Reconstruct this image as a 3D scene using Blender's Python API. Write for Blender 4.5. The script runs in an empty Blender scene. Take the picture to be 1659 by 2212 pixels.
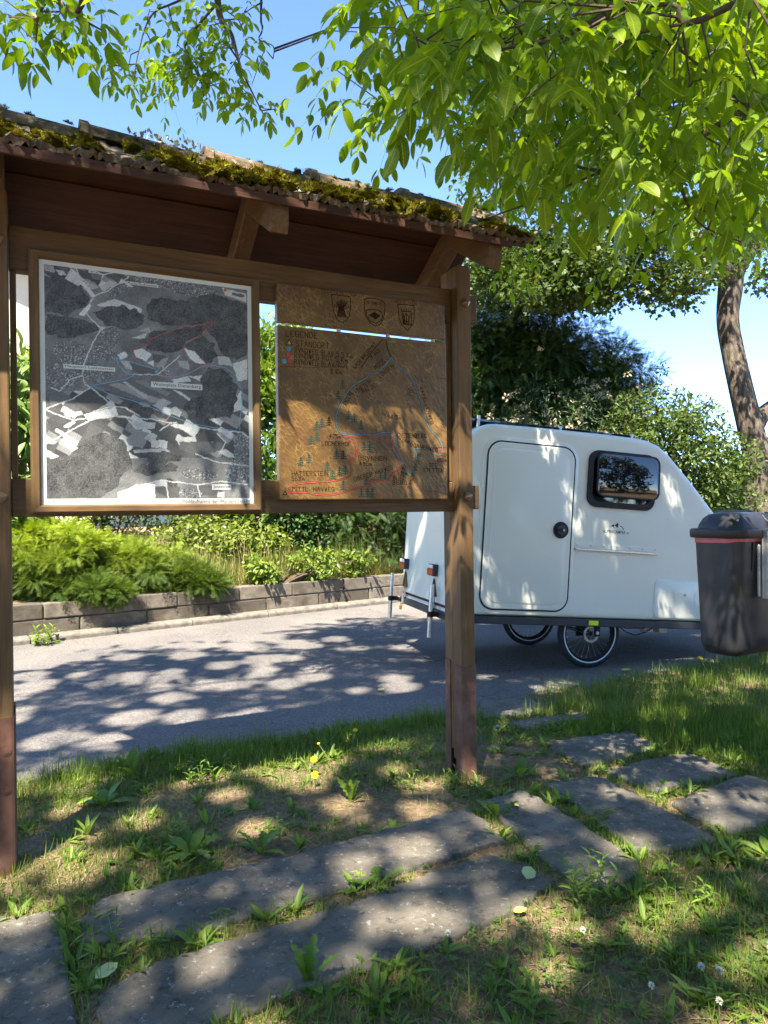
import bpy, bmesh, math, random
import numpy as np
from mathutils import Matrix, Vector

# ------------------------------------------------------------------ camera, sky, sun, exposure
SC = bpy.context.scene
EYE = 1.5
FOC, CX, CY, ROLL = 1534.0, 829.5, 1106.0, 0.0125     # pinhole of the phone camera (photo measured 1659 x 2212)
cam_d = bpy.data.cameras.new('camera')
cam_d.sensor_fit = 'HORIZONTAL'; cam_d.sensor_width = 36.0
cam_d.lens = 36.0 * FOC / 1659.0
cam_d.clip_start = 0.05; cam_d.clip_end = 3000.0
cam = bpy.data.objects.new('camera', cam_d)
SC.collection.objects.link(cam)
cam.matrix_world = Matrix.Translation((0, 0, EYE)) @ Matrix.Rotation(math.pi / 2, 4, 'X') @ Matrix.Rotation(-ROLL, 4, 'Z')
SC.camera = cam

LIGHT = Vector((0.17, 0.60, -1.0)).normalized()        # direction the sunlight travels
sun_el = math.asin(-LIGHT.z)
sun_az = math.atan2(-LIGHT.x, -LIGHT.y)
world = bpy.data.worlds.new('World'); SC.world = world
world.use_nodes = True
wn = world.node_tree
bg = wn.nodes['Background']
sky = wn.nodes.new('ShaderNodeTexSky')
sky.sky_type = 'NISHITA'; sky.sun_disc = False
sky.sun_elevation = sun_el; sky.sun_rotation = sun_az
sky.altitude = 3000; sky.air_density = 0.8; sky.dust_density = 0.0; sky.ozone_density = 5.0
wn.links.new(sky.outputs[0], bg.inputs[0])
bg.inputs[1].default_value = 0.13
sun_d = bpy.data.lights.new('sun', 'SUN')
sun_d.energy = 4.4; sun_d.angle = math.radians(0.53); sun_d.color = (1.0, 0.90, 0.76)
sun = bpy.data.objects.new('sun', sun_d)
SC.collection.objects.link(sun)
sun.rotation_euler = LIGHT.to_track_quat('-Z', 'Y').to_euler()
SC.view_settings.view_transform = 'Standard'
SC.view_settings.look = 'None'
SC.view_settings.gamma = 1.0
SC.view_settings.use_curve_mapping = False
SC.view_settings.exposure = 2.42
SC.render.engine = 'CYCLES'
SC.cycles.use_denoising = True
SC.cycles.max_bounces = 6; SC.cycles.diffuse_bounces = 3; SC.cycles.glossy_bounces = 3
SC.cycles.transmission_bounces = 4; SC.cycles.transparent_max_bounces = 6
SC.cycles.sample_clamp_indirect = 6.0
SC.cycles.caustics_reflective = False; SC.cycles.caustics_refractive = False

# ------------------------------------------------------------------ helpers
COL = SC.collection
rnd = random.Random(11)
rng = np.random.default_rng(11)

def empty(name, loc=(0, 0, 0), rz=0.0, parent=None):
    o = bpy.data.objects.new(name, None); COL.objects.link(o)
    o.location = loc; o.rotation_euler = (0, 0, rz); o.parent = parent
    o.empty_display_size = 0.1
    return o

def tag(o, label=None, cat=None, group=None, kind=None):
    if label: o['label'] = label
    if cat: o['category'] = cat
    if group: o['group'] = group
    if kind: o['kind'] = kind
    return o

def ob(name, me, mat=None, parent=None, loc=None, rot=None, scale=None, smooth=False):
    o = bpy.data.objects.new(name, me); COL.objects.link(o)
    if mat is not None and len(me.materials) == 0: me.materials.append(mat)
    if smooth: me.polygons.foreach_set('use_smooth', [True] * len(me.polygons))
    if parent is not None: o.parent = parent
    if loc is not None: o.location = loc
    if rot is not None: o.rotation_euler = rot
    if scale is not None: o.scale = scale
    return o

def copy_tree(o, parent=None):
    c = o.copy(); COL.objects.link(c); c.parent = parent
    for ch in list(o.children): copy_tree(ch, c)
    return c

def rot_basis(d, n):
    """rows of basis arrays: X along d, Z near n (N,3 arrays) -> (N,3,3) columns X,Y,Z"""
    d = d / np.linalg.norm(d, axis=1, keepdims=True)
    y = np.cross(n, d); l = np.linalg.norm(y, axis=1, keepdims=True); l[l < 1e-6] = 1
    y = y / l
    z = np.cross(d, y)
    return np.stack([d, y, z], axis=2)

def mesh_np(name, V, F, tint=None, smooth=False):
    me = bpy.data.meshes.new(name)
    V = np.asarray(V, np.float32); F = np.asarray(F, np.int32)
    k = F.shape[1]
    me.vertices.add(len(V)); me.vertices.foreach_set('co', V.ravel())
    me.loops.add(F.size); me.loops.foreach_set('vertex_index', F.ravel())
    me.polygons.add(len(F)); me.polygons.foreach_set('loop_start', np.arange(0, F.size, k, dtype=np.int32))
    if smooth: me.polygons.foreach_set('use_smooth', np.ones(len(F), bool))
    me.update(calc_edges=True)
    if tint is not None:
        a = me.color_attributes.new('Col', 'FLOAT_COLOR', 'POINT')
        t = np.asarray(tint, np.float32)
        if t.ndim == 1: t = np.stack([t, t, t], axis=1)
        a.data.foreach_set('color', np.concatenate([t, np.ones((len(t), 1), np.float32)], axis=1).ravel())
    return me

def scatter(protoV, protoF, B, P, S, tint):
    """many copies of one small shape as one vertex / triangle soup"""
    N = len(P); k = len(protoV)
    V = np.einsum('nij,kj->nki', B, protoV) * np.asarray(S).reshape(N, 1, 1) + np.asarray(P)[:, None, :]
    F = protoF[None, :, :] + (np.arange(N) * k)[:, None, None]
    return V.reshape(-1, 3), F.reshape(-1, protoF.shape[1]), np.repeat(np.asarray(tint), k)

def join_soup(parts):
    Vs, Fs, Ts, off = [], [], [], 0
    for V, F, T in parts:
        Vs.append(V); Fs.append(F + off); Ts.append(T); off += len(V)
    return np.concatenate(Vs), np.concatenate(Fs), np.concatenate(Ts)

class MB:
    def __init__(s): s.v = []; s.f = []
    def add(s, v, f):
        o = len(s.v); s.v += [tuple(p) for p in v]; s.f += [tuple(i + o for i in q) for q in f]; return s
    def box(s, x0, x1, y0, y1, z0, z1):
        return s.add([(x0, y0, z0), (x1, y0, z0), (x1, y1, z0), (x0, y1, z0), (x0, y0, z1), (x1, y0, z1), (x1, y1, z1), (x0, y1, z1)],
                     [(0, 3, 2, 1), (4, 5, 6, 7), (0, 1, 5, 4), (1, 2, 6, 5), (2, 3, 7, 6), (3, 0, 4, 7)])
    def tube(s, path, rad, n=8, cap=True):
        path = [Vector(p) for p in path]
        if not hasattr(rad, '__len__'): rad = [rad] * len(path)
        rings = []
        up = Vector((0.31, 0.17, 0.93))
        for i, p in enumerate(path):
            t = (path[min(i + 1, len(path) - 1)] - path[max(i - 1, 0)]).normalized()
            a = t.cross(up)
            if a.length < 0.05: a = t.cross(Vector((1, 0, 0)))
            a.normalize(); b = t.cross(a)
            rings.append([p + (a * math.cos(2 * math.pi * k / n) + b * math.sin(2 * math.pi * k / n)) * rad[i] for k in range(n)])
        v = [q for r in rings for q in r]; f = []
        for i in range(len(path) - 1):
            for k in range(n):
                f.append((i * n + k, i * n + (k + 1) % n, (i + 1) * n + (k + 1) % n, (i + 1) * n + k))
        if cap:
            f.append(tuple(range(n))); f.append(tuple((len(path) - 1) * n + k for k in reversed(range(n))))
        return s.add(v, f)
    def prism(s, poly, y0, y1):
        """polygon in x,z extruded along y"""
        n = len(poly)
        v = [(x, y0, z) for x, z in poly] + [(x, y1, z) for x, z in poly]
        f = [tuple(range(n)), tuple(reversed(range(n, 2 * n)))] + [(k, k + n, (k + 1) % n + n, (k + 1) % n) for k in range(n)]
        return s.add(v, f)
    def ribbon(s, pts, w, y):
        """flat stroke in the x,z plane at depth y facing -y"""
        for (ax, az), (bx, bz) in zip(pts[:-1], pts[1:]):
            dx, dz = bx - ax, bz - az; l = math.hypot(dx, dz) or 1e-6
            ex, ez = dx / l * w * 0.35, dz / l * w * 0.35
            nx, nz = -dz / l * w / 2, dx / l * w / 2
            yy = y + rnd.uniform(-0.0001, 0.0001)
            s.add([(ax - ex - nx, yy, az - ez - nz), (bx + ex - nx, yy, bz + ez - nz), (bx + ex + nx, yy, bz + ez + nz), (ax - ex + nx, yy, az - ez + nz)], [(0, 1, 2, 3)])
        return s
    def mesh(s, name, bevel=0, seg=1, recalc=True):
        me = bpy.data.meshes.new(name); me.from_pydata(s.v, [], s.f)
        if bevel or recalc:
            bm = bmesh.new(); bm.from_mesh(me)
            if recalc: bmesh.ops.recalc_face_normals(bm, faces=bm.faces)
            if bevel:
                bmesh.ops.bevel(bm, geom=[e for e in bm.edges if e.is_manifold and e.calc_face_angle(0) > 0.5], offset=bevel, segments=seg, profile=0.6, affect='EDGES', clamp_overlap=True)
            bm.to_mesh(me); bm.free()
        return me

def boxmesh(name, x0, x1, y0, y1, z0, z1, bevel=0.004, seg=1):
    return MB().box(x0, x1, y0, y1, z0, z1).mesh(name, bevel, seg)

def round_rect(x0, x1, z0, z1, r, n=6):
    pts = []
    for cx, cz, a0 in ((x1 - r, z1 - r, 0), (x0 + r, z1 - r, 90), (x0 + r, z0 + r, 180), (x1 - r, z0 + r, 270)):
        for k in range(n + 1):
            a = math.radians(a0 + 90 * k / n); pts.append((cx + r * math.cos(a), cz + r * math.sin(a)))
    return pts

# ------------------------------------------------------------------ materials
def newmat(name):
    m = bpy.data.materials.new(name); m.use_nodes = True
    nt = m.node_tree
    return m, nt, nt.nodes['Principled BSDF']

def ramp(nt, fac, stops):
    r = nt.nodes.new('ShaderNodeValToRGB')
    e = r.color_ramp.elements
    while len(e) > 1: e.remove(e[-1])
    e[0].position = stops[0][0]; e[0].color = (*stops[0][1], 1)
    for p, c in stops[1:]:
        q = e.new(p); q.color = (*c, 1)
    nt.links.new(fac, r.inputs[0])
    return r.outputs[0]

def coords(nt, stretch=(1, 1, 1), rand=True):
    tc = nt.nodes.new('ShaderNodeTexCoord')
    v = tc.outputs['Object']
    if rand:
        oi = nt.nodes.new('ShaderNodeObjectInfo')
        ml = nt.nodes.new('ShaderNodeMath'); ml.operation = 'MULTIPLY'; ml.inputs[1].default_value = 23.0
        nt.links.new(oi.outputs['Random'], ml.inputs[0])
        ad = nt.nodes.new('ShaderNodeVectorMath'); ad.operation = 'ADD'
        nt.links.new(v, ad.inputs[0]); nt.links.new(ml.outputs[0], ad.inputs[1]); v = ad.outputs[0]
    mp = nt.nodes.new('ShaderNodeMapping'); mp.inputs['Scale'].default_value = stretch
    nt.links.new(v, mp.inputs[0])
    return mp.outputs[0]

def noise(nt, vec, scale, detail=6, rough=0.6, dist=0.0):
    n = nt.nodes.new('ShaderNodeTexNoise')
    n.inputs['Scale'].default_value = scale; n.inputs['Detail'].default_value = detail
    n.inputs['Roughness'].default_value = rough; n.inputs['Distortion'].default_value = dist
    nt.links.new(vec, n.inputs['Vector'])
    return n.outputs[0]

def voronoi(nt, vec, scale, feature='F1', out=0):
    n = nt.nodes.new('ShaderNodeTexVoronoi'); n.feature = feature
    n.inputs['Scale'].default_value = scale
    nt.links.new(vec, n.inputs['Vector'])
    return n.outputs[out]

def mix(nt, fac, a, b, mode='MIX'):
    n = nt.nodes.new('ShaderNodeMix'); n.data_type = 'RGBA'; n.blend_type = mode
    for s, v in ((n.inputs[0], fac), (n.inputs[6], a), (n.inputs[7], b)):
        if isinstance(v, (int, float)): s.default_value = v
        elif isinstance(v, tuple): s.default_value = (*v, 1)
        else: nt.links.new(v, s)
    return n.outputs[2]

def bump(nt, bsdf, h, strength, dist=0.01):
    b = nt.nodes.new('ShaderNodeBump'); b.inputs['Strength'].default_value = strength; b.inputs['Distance'].default_value = dist
    nt.links.new(h, b.inputs['Height']); nt.links.new(b.outputs[0], bsdf.inputs['Normal'])

def pm(name, stops, scale=6, detail=6, rough=0.8, bmp=0.0, bscale=None, stretch=(1, 1, 1), metal=0, spec=0.3, coat=0, bdist=0.01, dist=0.0, rr=None):
    m, nt, b = newmat(name)
    v = coords(nt, stretch)
    f = noise(nt, v, scale, detail, dist=dist)
    nt.links.new(ramp(nt, f, stops), b.inputs['Base Color'])
    b.inputs['Roughness'].default_value = rough; b.inputs['Metallic'].default_value = metal
    b.inputs['Specular IOR Level'].default_value = spec; b.inputs['Coat Weight'].default_value = coat
    if rr:
        r = ramp(nt, noise(nt, v, scale * 2.3, 4), [(0.3, (rr[0],) * 3), (0.7, (rr[1],) * 3)])
        nt.links.new(r, b.inputs['Roughness'])
    if bmp: bump(nt, b, noise(nt, v, bscale or scale * 4, 8), bmp, bdist)
    return m

def leafmat(name, lo, hi, trans=0.42, warm=(1.25, 1.15, 0.55), per_object=False, rough=0.45, spec=0.35):
    m, nt, b = newmat(name)
    if per_object: f = nt.nodes.new('ShaderNodeObjectInfo').outputs['Random']
    else:
        at = nt.nodes.new('ShaderNodeAttribute'); at.attribute_name = 'Col'; f = at.outputs['Fac']
    c = ramp(nt, f, [(0.0, lo), (1.0, hi)])
    nt.links.new(c, b.inputs['Base Color'])
    b.inputs['Roughness'].default_value = rough; b.inputs['Specular IOR Level'].default_value = spec
    tr = nt.nodes.new('ShaderNodeBsdfTranslucent')
    nt.links.new(mix(nt, 1.0, c, warm, 'MULTIPLY'), tr.inputs[0])
    ms = nt.nodes.new('ShaderNodeMixShader'); ms.inputs[0].default_value = trans
    nt.links.new(b.outputs[0], ms.inputs[1]); nt.links.new(tr.outputs[0], ms.inputs[2])
    nt.links.new(ms.outputs[0], nt.nodes['Material Output'].inputs[0])
    return m

def veined_leaf(name, lo, hi, trans, warm):
    m, nt, b = newmat(name)
    oi = nt.nodes.new('ShaderNodeObjectInfo'); tc = nt.nodes.new('ShaderNodeTexCoord')
    sep = nt.nodes.new('ShaderNodeSeparateXYZ'); nt.links.new(tc.outputs['Object'], sep.inputs[0])
    ab = nt.nodes.new('ShaderNodeMath'); ab.operation = 'ABSOLUTE'; nt.links.new(sep.outputs[1], ab.inputs[0])
    # side veins run forward from the midrib
    vx = nt.nodes.new('ShaderNodeMath'); vx.operation = 'MULTIPLY_ADD'; vx.inputs[1].default_value = -0.75; nt.links.new(ab.outputs[0], vx.inputs[0]); nt.links.new(sep.outputs[0], vx.inputs[2])
    sn = nt.nodes.new('ShaderNodeMath'); sn.operation = 'MULTIPLY'; sn.inputs[1].default_value = 62.0; nt.links.new(vx.outputs[0], sn.inputs[0])
    si = nt.nodes.new('ShaderNodeMath'); si.operation = 'SINE'; nt.links.new(sn.outputs[0], si.inputs[0])
    side = ramp(nt, si.outputs[0], [(0.90, (0, 0, 0)), (1.0, (0.45, 0.45, 0.45))])
    mid = ramp(nt, ab.outputs[0], [(0.008, (0.9, 0.9, 0.9)), (0.022, (0, 0, 0))])
    vein = mix(nt, 1.0, mid, side, 'ADD')
    c = ramp(nt, oi.outputs['Random'], [(0.0, lo), (1.0, hi)])
    mott = ramp(nt, noise(nt, coords(nt), 5.0, 5, 0.7), [(0.3, (0.72, 0.74, 0.7)), (0.7, (1.18, 1.14, 1.1))])
    c = mix(nt, 1.0, c, mott, 'MULTIPLY')
    c = mix(nt, vein, c, tuple(min(0.5, x * 1.7 + 0.02) for x in hi))
    nt.links.new(c, b.inputs['Base Color']); b.inputs['Roughness'].default_value = 0.42; b.inputs['Specular IOR Level'].default_value = 0.35
    tr = nt.nodes.new('ShaderNodeBsdfTranslucent'); nt.links.new(mix(nt, 1.0, c, warm, 'MULTIPLY'), tr.inputs[0])
    ms = nt.nodes.new('ShaderNodeMixShader'); ms.inputs[0].default_value = trans
    nt.links.new(b.outputs[0], ms.inputs[1]); nt.links.new(tr.outputs[0], ms.inputs[2]); nt.links.new(ms.outputs[0], nt.nodes['Material Output'].inputs[0])
    return m

def wood(name, axis, lo, hi, rough=0.62, gloss=0.25):
    st = {'x': (1.2, 22, 22), 'z': (22, 22, 1.2), 'y': (22, 1.2, 22)}[axis]
    m, nt, b = newmat(name)
    v = coords(nt, st)
    f = noise(nt, v, 2.2, 8, 0.65, 0.6)
    big = noise(nt, coords(nt, (1, 1, 1)), 2.4, 4)
    c = ramp(nt, f, [(0.3, lo), (0.5, tuple((a + c) / 2 for a, c in zip(lo, hi))), (0.72, hi)])
    c = mix(nt, ramp(nt, big, [(0.35, (0, 0, 0)), (0.7, (0.55, 0.55, 0.55))]), c, tuple(x * 0.62 for x in lo))
    nt.links.new(c, b.inputs['Base Color'])
    b.inputs['Roughness'].default_value = rough; b.inputs['Specular IOR Level'].default_value = gloss
    bump(nt, b, noise(nt, v, 6, 6), 0.35, 0.004)
    return m

WX = wood('stained_wood_lengthwise', 'x', (0.098, 0.056, 0.024), (0.200, 0.126, 0.060))
WZ = wood('stained_wood_upright', 'z', (0.110, 0.062, 0.025), (0.235, 0.145, 0.064))
WY = wood('stained_wood_rafter', 'y', (0.098, 0.055, 0.024), (0.19, 0.115, 0.055))
W_ROOF = wood('roof_boarding', 'x', (0.045, 0.019, 0.011), (0.10, 0.043, 0.024))

def m_panel():
    m, nt, b = newmat('carved_oak')
    v0 = coords(nt, (1, 1, 1))
    def turned(ang, sc):
        r = nt.nodes.new('ShaderNodeMapping'); r.inputs['Rotation'].default_value = (0, ang, 0); nt.links.new(v0, r.inputs[0])
        s = nt.nodes.new('ShaderNodeMapping'); s.inputs['Scale'].default_value = sc; nt.links.new(r.outputs[0], s.inputs[0]); return s.outputs[0]
    wv = turned(0.75, (2.4, 1, 1.0))
    cell = voronoi(nt, wv, 26.0); edge = nt.nodes.new('ShaderNodeTexVoronoi'); edge.feature = 'DISTANCE_TO_EDGE'; edge.inputs['Scale'].default_value = 26.0
    nt.links.new(wv, edge.inputs['Vector'])
    grain = noise(nt, coords(nt, (2.5, 8, 40)), 2.0, 6, 0.6, 0.3)
    big = noise(nt, v0, 5.0, 5, 0.6)
    base = ramp(nt, big, [(0.30, (0.095, 0.048, 0.014)), (0.52, (0.155, 0.085, 0.025)), (0.75, (0.235, 0.137, 0.040))])
    base = mix(nt, ramp(nt, grain, [(0.35, (0.35, 0.35, 0.35)), (0.6, (0, 0, 0))]), base, (0.10, 0.05, 0.017))
    rim = ramp(nt, edge.outputs[0], [(0.0, (1, 1, 1)), (0.10, (0, 0, 0))])
    patch = ramp(nt, noise(nt, v0, 11, 5), [(0.42, (0, 0, 0)), (0.62, (0.55, 0.55, 0.55))])
    fac = mix(nt, 1.0, rim, patch, 'MULTIPLY')
    nt.links.new(mix(nt, fac, base, (0.46, 0.28, 0.085)), b.inputs['Base Color'])
    b.inputs['Roughness'].default_value = 0.40; b.inputs['Specular IOR Level'].default_value = 0.45
    bump(nt, b, cell, 0.35, 0.006)
    return m
PANEL = m_panel()
CARVE = pm('carved_groove', [(0.3, (0.022, 0.012, 0.006)), (0.7, (0.045, 0.024, 0.010))], 30, rough=0.9, spec=0.1)
BLUE = pm('blue_groove_paint', [(0.3, (0.06, 0.16, 0.20)), (0.7, (0.12, 0.27, 0.33))], 40, rough=0.7)
RED = pm('red_groove_paint', [(0.3, (0.30, 0.045, 0.035)), (0.7, (0.46, 0.085, 0.06))], 40, rough=0.7)
PINE = pm('pine_green_paint', [(0.3, (0.008, 0.045, 0.036)), (0.7, (0.016, 0.075, 0.055))], 40, rough=0.8)
YEL = pm('ochre_paint', [(0.3, (0.42, 0.27, 0.03)), (0.7, (0.60, 0.40, 0.06))], 40, rough=0.7)
SHOE = pm('red_brown_painted_steel', [(0.30, (0.085, 0.042, 0.029)), (0.55, (0.145, 0.072, 0.048)), (0.80, (0.22, 0.125, 0.090))], 9, 8, rough=0.55, bmp=0.25, bscale=60, bdist=0.003, rr=(0.4, 0.75))
BOLT = pm('painted_bolt', [(0.3, (0.17, 0.095, 0.05)), (0.7, (0.26, 0.16, 0.095))], 30, rough=0.35, spec=0.6)
PEG = pm('galvanised_peg', [(0.3, (0.42, 0.36, 0.27)), (0.7, (0.60, 0.54, 0.44))], 40, rough=0.45, metal=0.4)

def m_tile():
    m, nt, b = newmat('weathered_clay_tile')
    v = coords(nt)
    base = ramp(nt, noise(nt, v, 8, 8, 0.7), [(0.30, (0.070, 0.055, 0.040)), (0.46, (0.150, 0.115, 0.080)), (0.62, (0.245, 0.170, 0.115)), (0.80, (0.36, 0.21, 0.13))])
    lich = ramp(nt, noise(nt, v, 26, 6, 0.7), [(0.55, (0, 0, 0)), (0.63, (0.8, 0.8, 0.8))])
    c = mix(nt, lich, base, (0.42, 0.42, 0.34))
    dark = ramp(nt, noise(nt, v, 5.5, 5, 0.7), [(0.46, (0, 0, 0)), (0.60, (0.85, 0.85, 0.85))])
    c = mix(nt, dark, c, (0.055, 0.052, 0.032))
    nt.links.new(c, b.inputs['Base Color']); b.inputs['Roughness'].default_value = 0.92; b.inputs['Specular IOR Level'].default_value = 0.15
    bump(nt, b, noise(nt, v, 34, 8, 0.75), 0.9, 0.012)
    return m
TILE = m_tile()
MOSS = leafmat('roof_moss', (0.045, 0.042, 0.007), (0.27, 0.25, 0.028), trans=0.25, rough=0.9, spec=0.05)
LICHEN = pm('grey_lichen', [(0.3, (0.26, 0.30, 0.22)), (0.7, (0.48, 0.53, 0.42))], 60, rough=0.95, spec=0.05)
YLICHEN = pm('yellow_lichen', [(0.3, (0.42, 0.27, 0.03)), (0.7, (0.62, 0.43, 0.08))], 60, rough=0.95, spec=0.05)

def m_asphalt():
    m, nt, b = newmat('asphalt')
    v = coords(nt, rand=False)
    fine = ramp(nt, voronoi(nt, v, 130), [(0.0, (0.30, 0.285, 0.27)), (0.35, (0.160, 0.153, 0.147)), (0.8, (0.100, 0.097, 0.095))])
    big = ramp(nt, noise(nt, v, 0.7, 5, 0.65), [(0.35, (0.80, 0.80, 0.80)), (0.7, (1.22, 1.17, 1.10))])
    med = ramp(nt, noise(nt, v, 38, 4, 0.75), [(0.32, (0.62, 0.62, 0.63)), (0.68, (1.35, 1.33, 1.30))])
    big = mix(nt, 1.0, big, med, 'MULTIPLY')
    c = mix(nt, 1.0, fine, big, 'MULTIPLY')
    specks = ramp(nt, noise(nt, v, 210, 2), [(0.66, (0, 0, 0)), (0.74, (0.7, 0.7, 0.7))])
    c = mix(nt, specks, c, (0.40, 0.38, 0.35))
    cr = nt.nodes.new('ShaderNodeTexVoronoi'); cr.feature = 'DISTANCE_TO_EDGE'; cr.inputs['Scale'].default_value = 0.55
    wv = nt.nodes.new('ShaderNodeVectorMath'); wv.operation = 'ADD'
    nz = nt.nodes.new('ShaderNodeTexNoise'); nz.inputs['Scale'].default_value = 3.0; nt.links.new(v, nz.inputs['Vector'])
    nt.links.new(v, wv.inputs[0]); nt.links.new(nz.outputs[1], wv.inputs[1]); nt.links.new(wv.outputs[0], cr.inputs['Vector'])
    crack = ramp(nt, cr.outputs[0], [(0.0, (0.7, 0.7, 0.7)), (0.006, (0, 0, 0))])
    c = mix(nt, crack, c, (0.045, 0.043, 0.04))
    nt.links.new(c, b.inputs['Base Color']); b.inputs['Roughness'].default_value = 0.88; b.inputs['Specular IOR Level'].default_value = 0.25
    bump(nt, b, voronoi(nt, v, 130), 0.5, 0.004)
    return m
ASPHALT = m_asphalt()

def m_ground():
    m, nt, b = newmat('dry_soil_and_thatch')
    v = coords(nt, rand=False)
    a = ramp(nt, noise(nt, v, 26, 9, 0.75), [(0.28, (0.075, 0.050, 0.030)), (0.48, (0.20, 0.145, 0.092)), (0.62, (0.31, 0.230, 0.150)), (0.80, (0.42, 0.325, 0.220))])
    g = ramp(nt, noise(nt, v, 4.2, 6, 0.7), [(0.44, (0, 0, 0)), (0.62, (0.7, 0.7, 0.7))])
    st = nt.nodes.new('ShaderNodeMapping'); st.inputs['Scale'].default_value = (60, 14, 30); st.inputs['Rotation'].default_value = (0, 0, 0.6)
    nt.links.new(v, st.inputs[0])
    thatch = ramp(nt, noise(nt, st.outputs[0], 3, 6, 0.7), [(0.35, (0.07, 0.055, 0.024)), (0.7, (0.27, 0.21, 0.11))])
    nt.links.new(mix(nt, g, a, thatch), b.inputs['Base Color'])
    b.inputs['Roughness'].default_value = 0.97; b.inputs['Specular IOR Level'].default_value = 0.05
    bump(nt, b, noise(nt, v, 60, 10, 0.8), 1.0, 0.012)
    return m
GROUND = m_ground()

def m_slab():
    m, nt, b = newmat('grey_stone_slab')
    v = coords(nt)
    a = ramp(nt, noise(nt, v, 5, 8, 0.7), [(0.30, (0.086, 0.077, 0.061)), (0.52, (0.150, 0.134, 0.106)), (0.74, (0.225, 0.201, 0.160))])
    l = ramp(nt, noise(nt, v, 34, 7, 0.8), [(0.58, (0, 0, 0)), (0.64, (0.8, 0.8, 0.8))])
    dk = ramp(nt, noise(nt, v, 21, 6, 0.75), [(0.36, (0.7, 0.7, 0.7)), (0.46, (0, 0, 0))])
    a = mix(nt, dk, a, (0.045, 0.042, 0.033))
    c = mix(nt, l, a, (0.44, 0.43, 0.39))
    d = ramp(nt, voronoi(nt, v, 16), [(0.0, (0.8, 0.8, 0.8)), (0.07, (0, 0, 0))])
    c = mix(nt, d, c, (0.035, 0.032, 0.028))
    pale = ramp(nt, noise(nt, v, 2.4, 4), [(0.50, (0, 0, 0)), (0.72, (0.5, 0.5, 0.5))])
    c = mix(nt, pale, c, (0.185, 0.165, 0.138))
    nt.links.new(c, b.inputs['Base Color']); b.inputs['Roughness'].default_value = 0.9; b.inputs['Specular IOR Level'].default_value = 0.2
    bump(nt, b, noise(nt, v, 24, 9, 0.8), 1.0, 0.014)
    return m
SLAB = m_slab()

def m_block():
    m, nt, b = newmat('concrete_wall_block')
    v = coords(nt)
    a = ramp(nt, noise(nt, v, 9, 9, 0.75), [(0.28, (0.085, 0.073, 0.057)), (0.50, (0.170, 0.147, 0.117)), (0.75, (0.255, 0.225, 0.185))])
    oi = nt.nodes.new('ShaderNodeObjectInfo')
    n2 = nt.nodes.new('ShaderNodeMath'); n2.operation = 'MULTIPLY_ADD'; n2.inputs[1].default_value = 0.5
    nt.links.new(oi.outputs['Random'], n2.inputs[0]); nt.links.new(noise(nt, v, 3, 6), n2.inputs[2])
    d = ramp(nt, n2.outputs[0], [(0.62, (0, 0, 0)), (0.88, (0.75, 0.75, 0.75))])
    nt.links.new(mix(nt, d, a, (0.065, 0.056, 0.042)), b.inputs['Base Color'])
    b.inputs['Roughness'].default_value = 0.95; b.inputs['Specular IOR Level'].default_value = 0.1
    bump(nt, b, noise(nt, v, 45, 9, 0.8), 0.9, 0.012)
    return m
BLOCK = m_block()
KERB = pm('kerb_concrete', [(0.3, (0.09, 0.082, 0.068)), (0.5, (0.155, 0.142, 0.120)), (0.75, (0.225, 0.208, 0.18))], 10, 8, rough=0.93, bmp=0.7, bscale=50, spec=0.1)

# ------------------------------------------------------------------ ground, road, path, wall
road_far = [(-30, -11.75), (-12.0, 2.26), (-4.328, 8.223), (0.139, 11.70), (5.0, 15.48), (9.0, 18.2), (30, 27.0), (60, 36)]
road_near = [(-30, -8.9 - 4), (-9.0, 0.9), (-2.08, 4.01), (-1.50, 4.30), (-0.42, 4.80), (0.43, 5.23), (1.19, 5.74), (2.10, 6.25), (3.27, 6.90), (9.0, 9.6), (30, 18.0), (60, 27)]
def polyY(pl, x): return float(np.interp(x, [p[0] for p in pl], [p[1] for p in pl]))

def vnoise(x, y, s, seed=0):
    """smooth value noise on arrays"""
    r = np.random.default_rng(seed); T = r.random((64, 64))
    x = np.asarray(x) * s + 700; y = np.asarray(y) * s + 700
    xi = np.floor(x).astype(int); yi = np.floor(y).astype(int); fx = x - xi; fy = y - yi
    fx = fx * fx * (3 - 2 * fx); fy = fy * fy * (3 - 2 * fy)
    g = lambda i, j: T[i % 64, j % 64]
    return (g(xi, yi) * (1 - fx) + g(xi + 1, yi) * fx) * (1 - fy) + (g(xi, yi + 1) * (1 - fx) + g(xi + 1, yi + 1) * fx) * fy

def lawn_z(x, y):
    return 0.010 + 0.016 * (vnoise(x, y, 1.3, 3) - 0.5) + 0.010 * (vnoise(x, y, 5, 4) - 0.5)

def near_y(x): return np.interp(x, [p[0] for p in road_near], [p[1] for p in road_near])
def far_y(x): return np.interp(x, [p[0] for p in road_far], [p[1] for p in road_far])
def bank_z(x, y):
    d = (y - far_y(x)) * 0.79 - 0.27
    return np.where(d < 0.02, -0.06, np.minimum(0.40 + 0.16 * np.maximum(d - 0.15, 0), 1.15))

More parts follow.
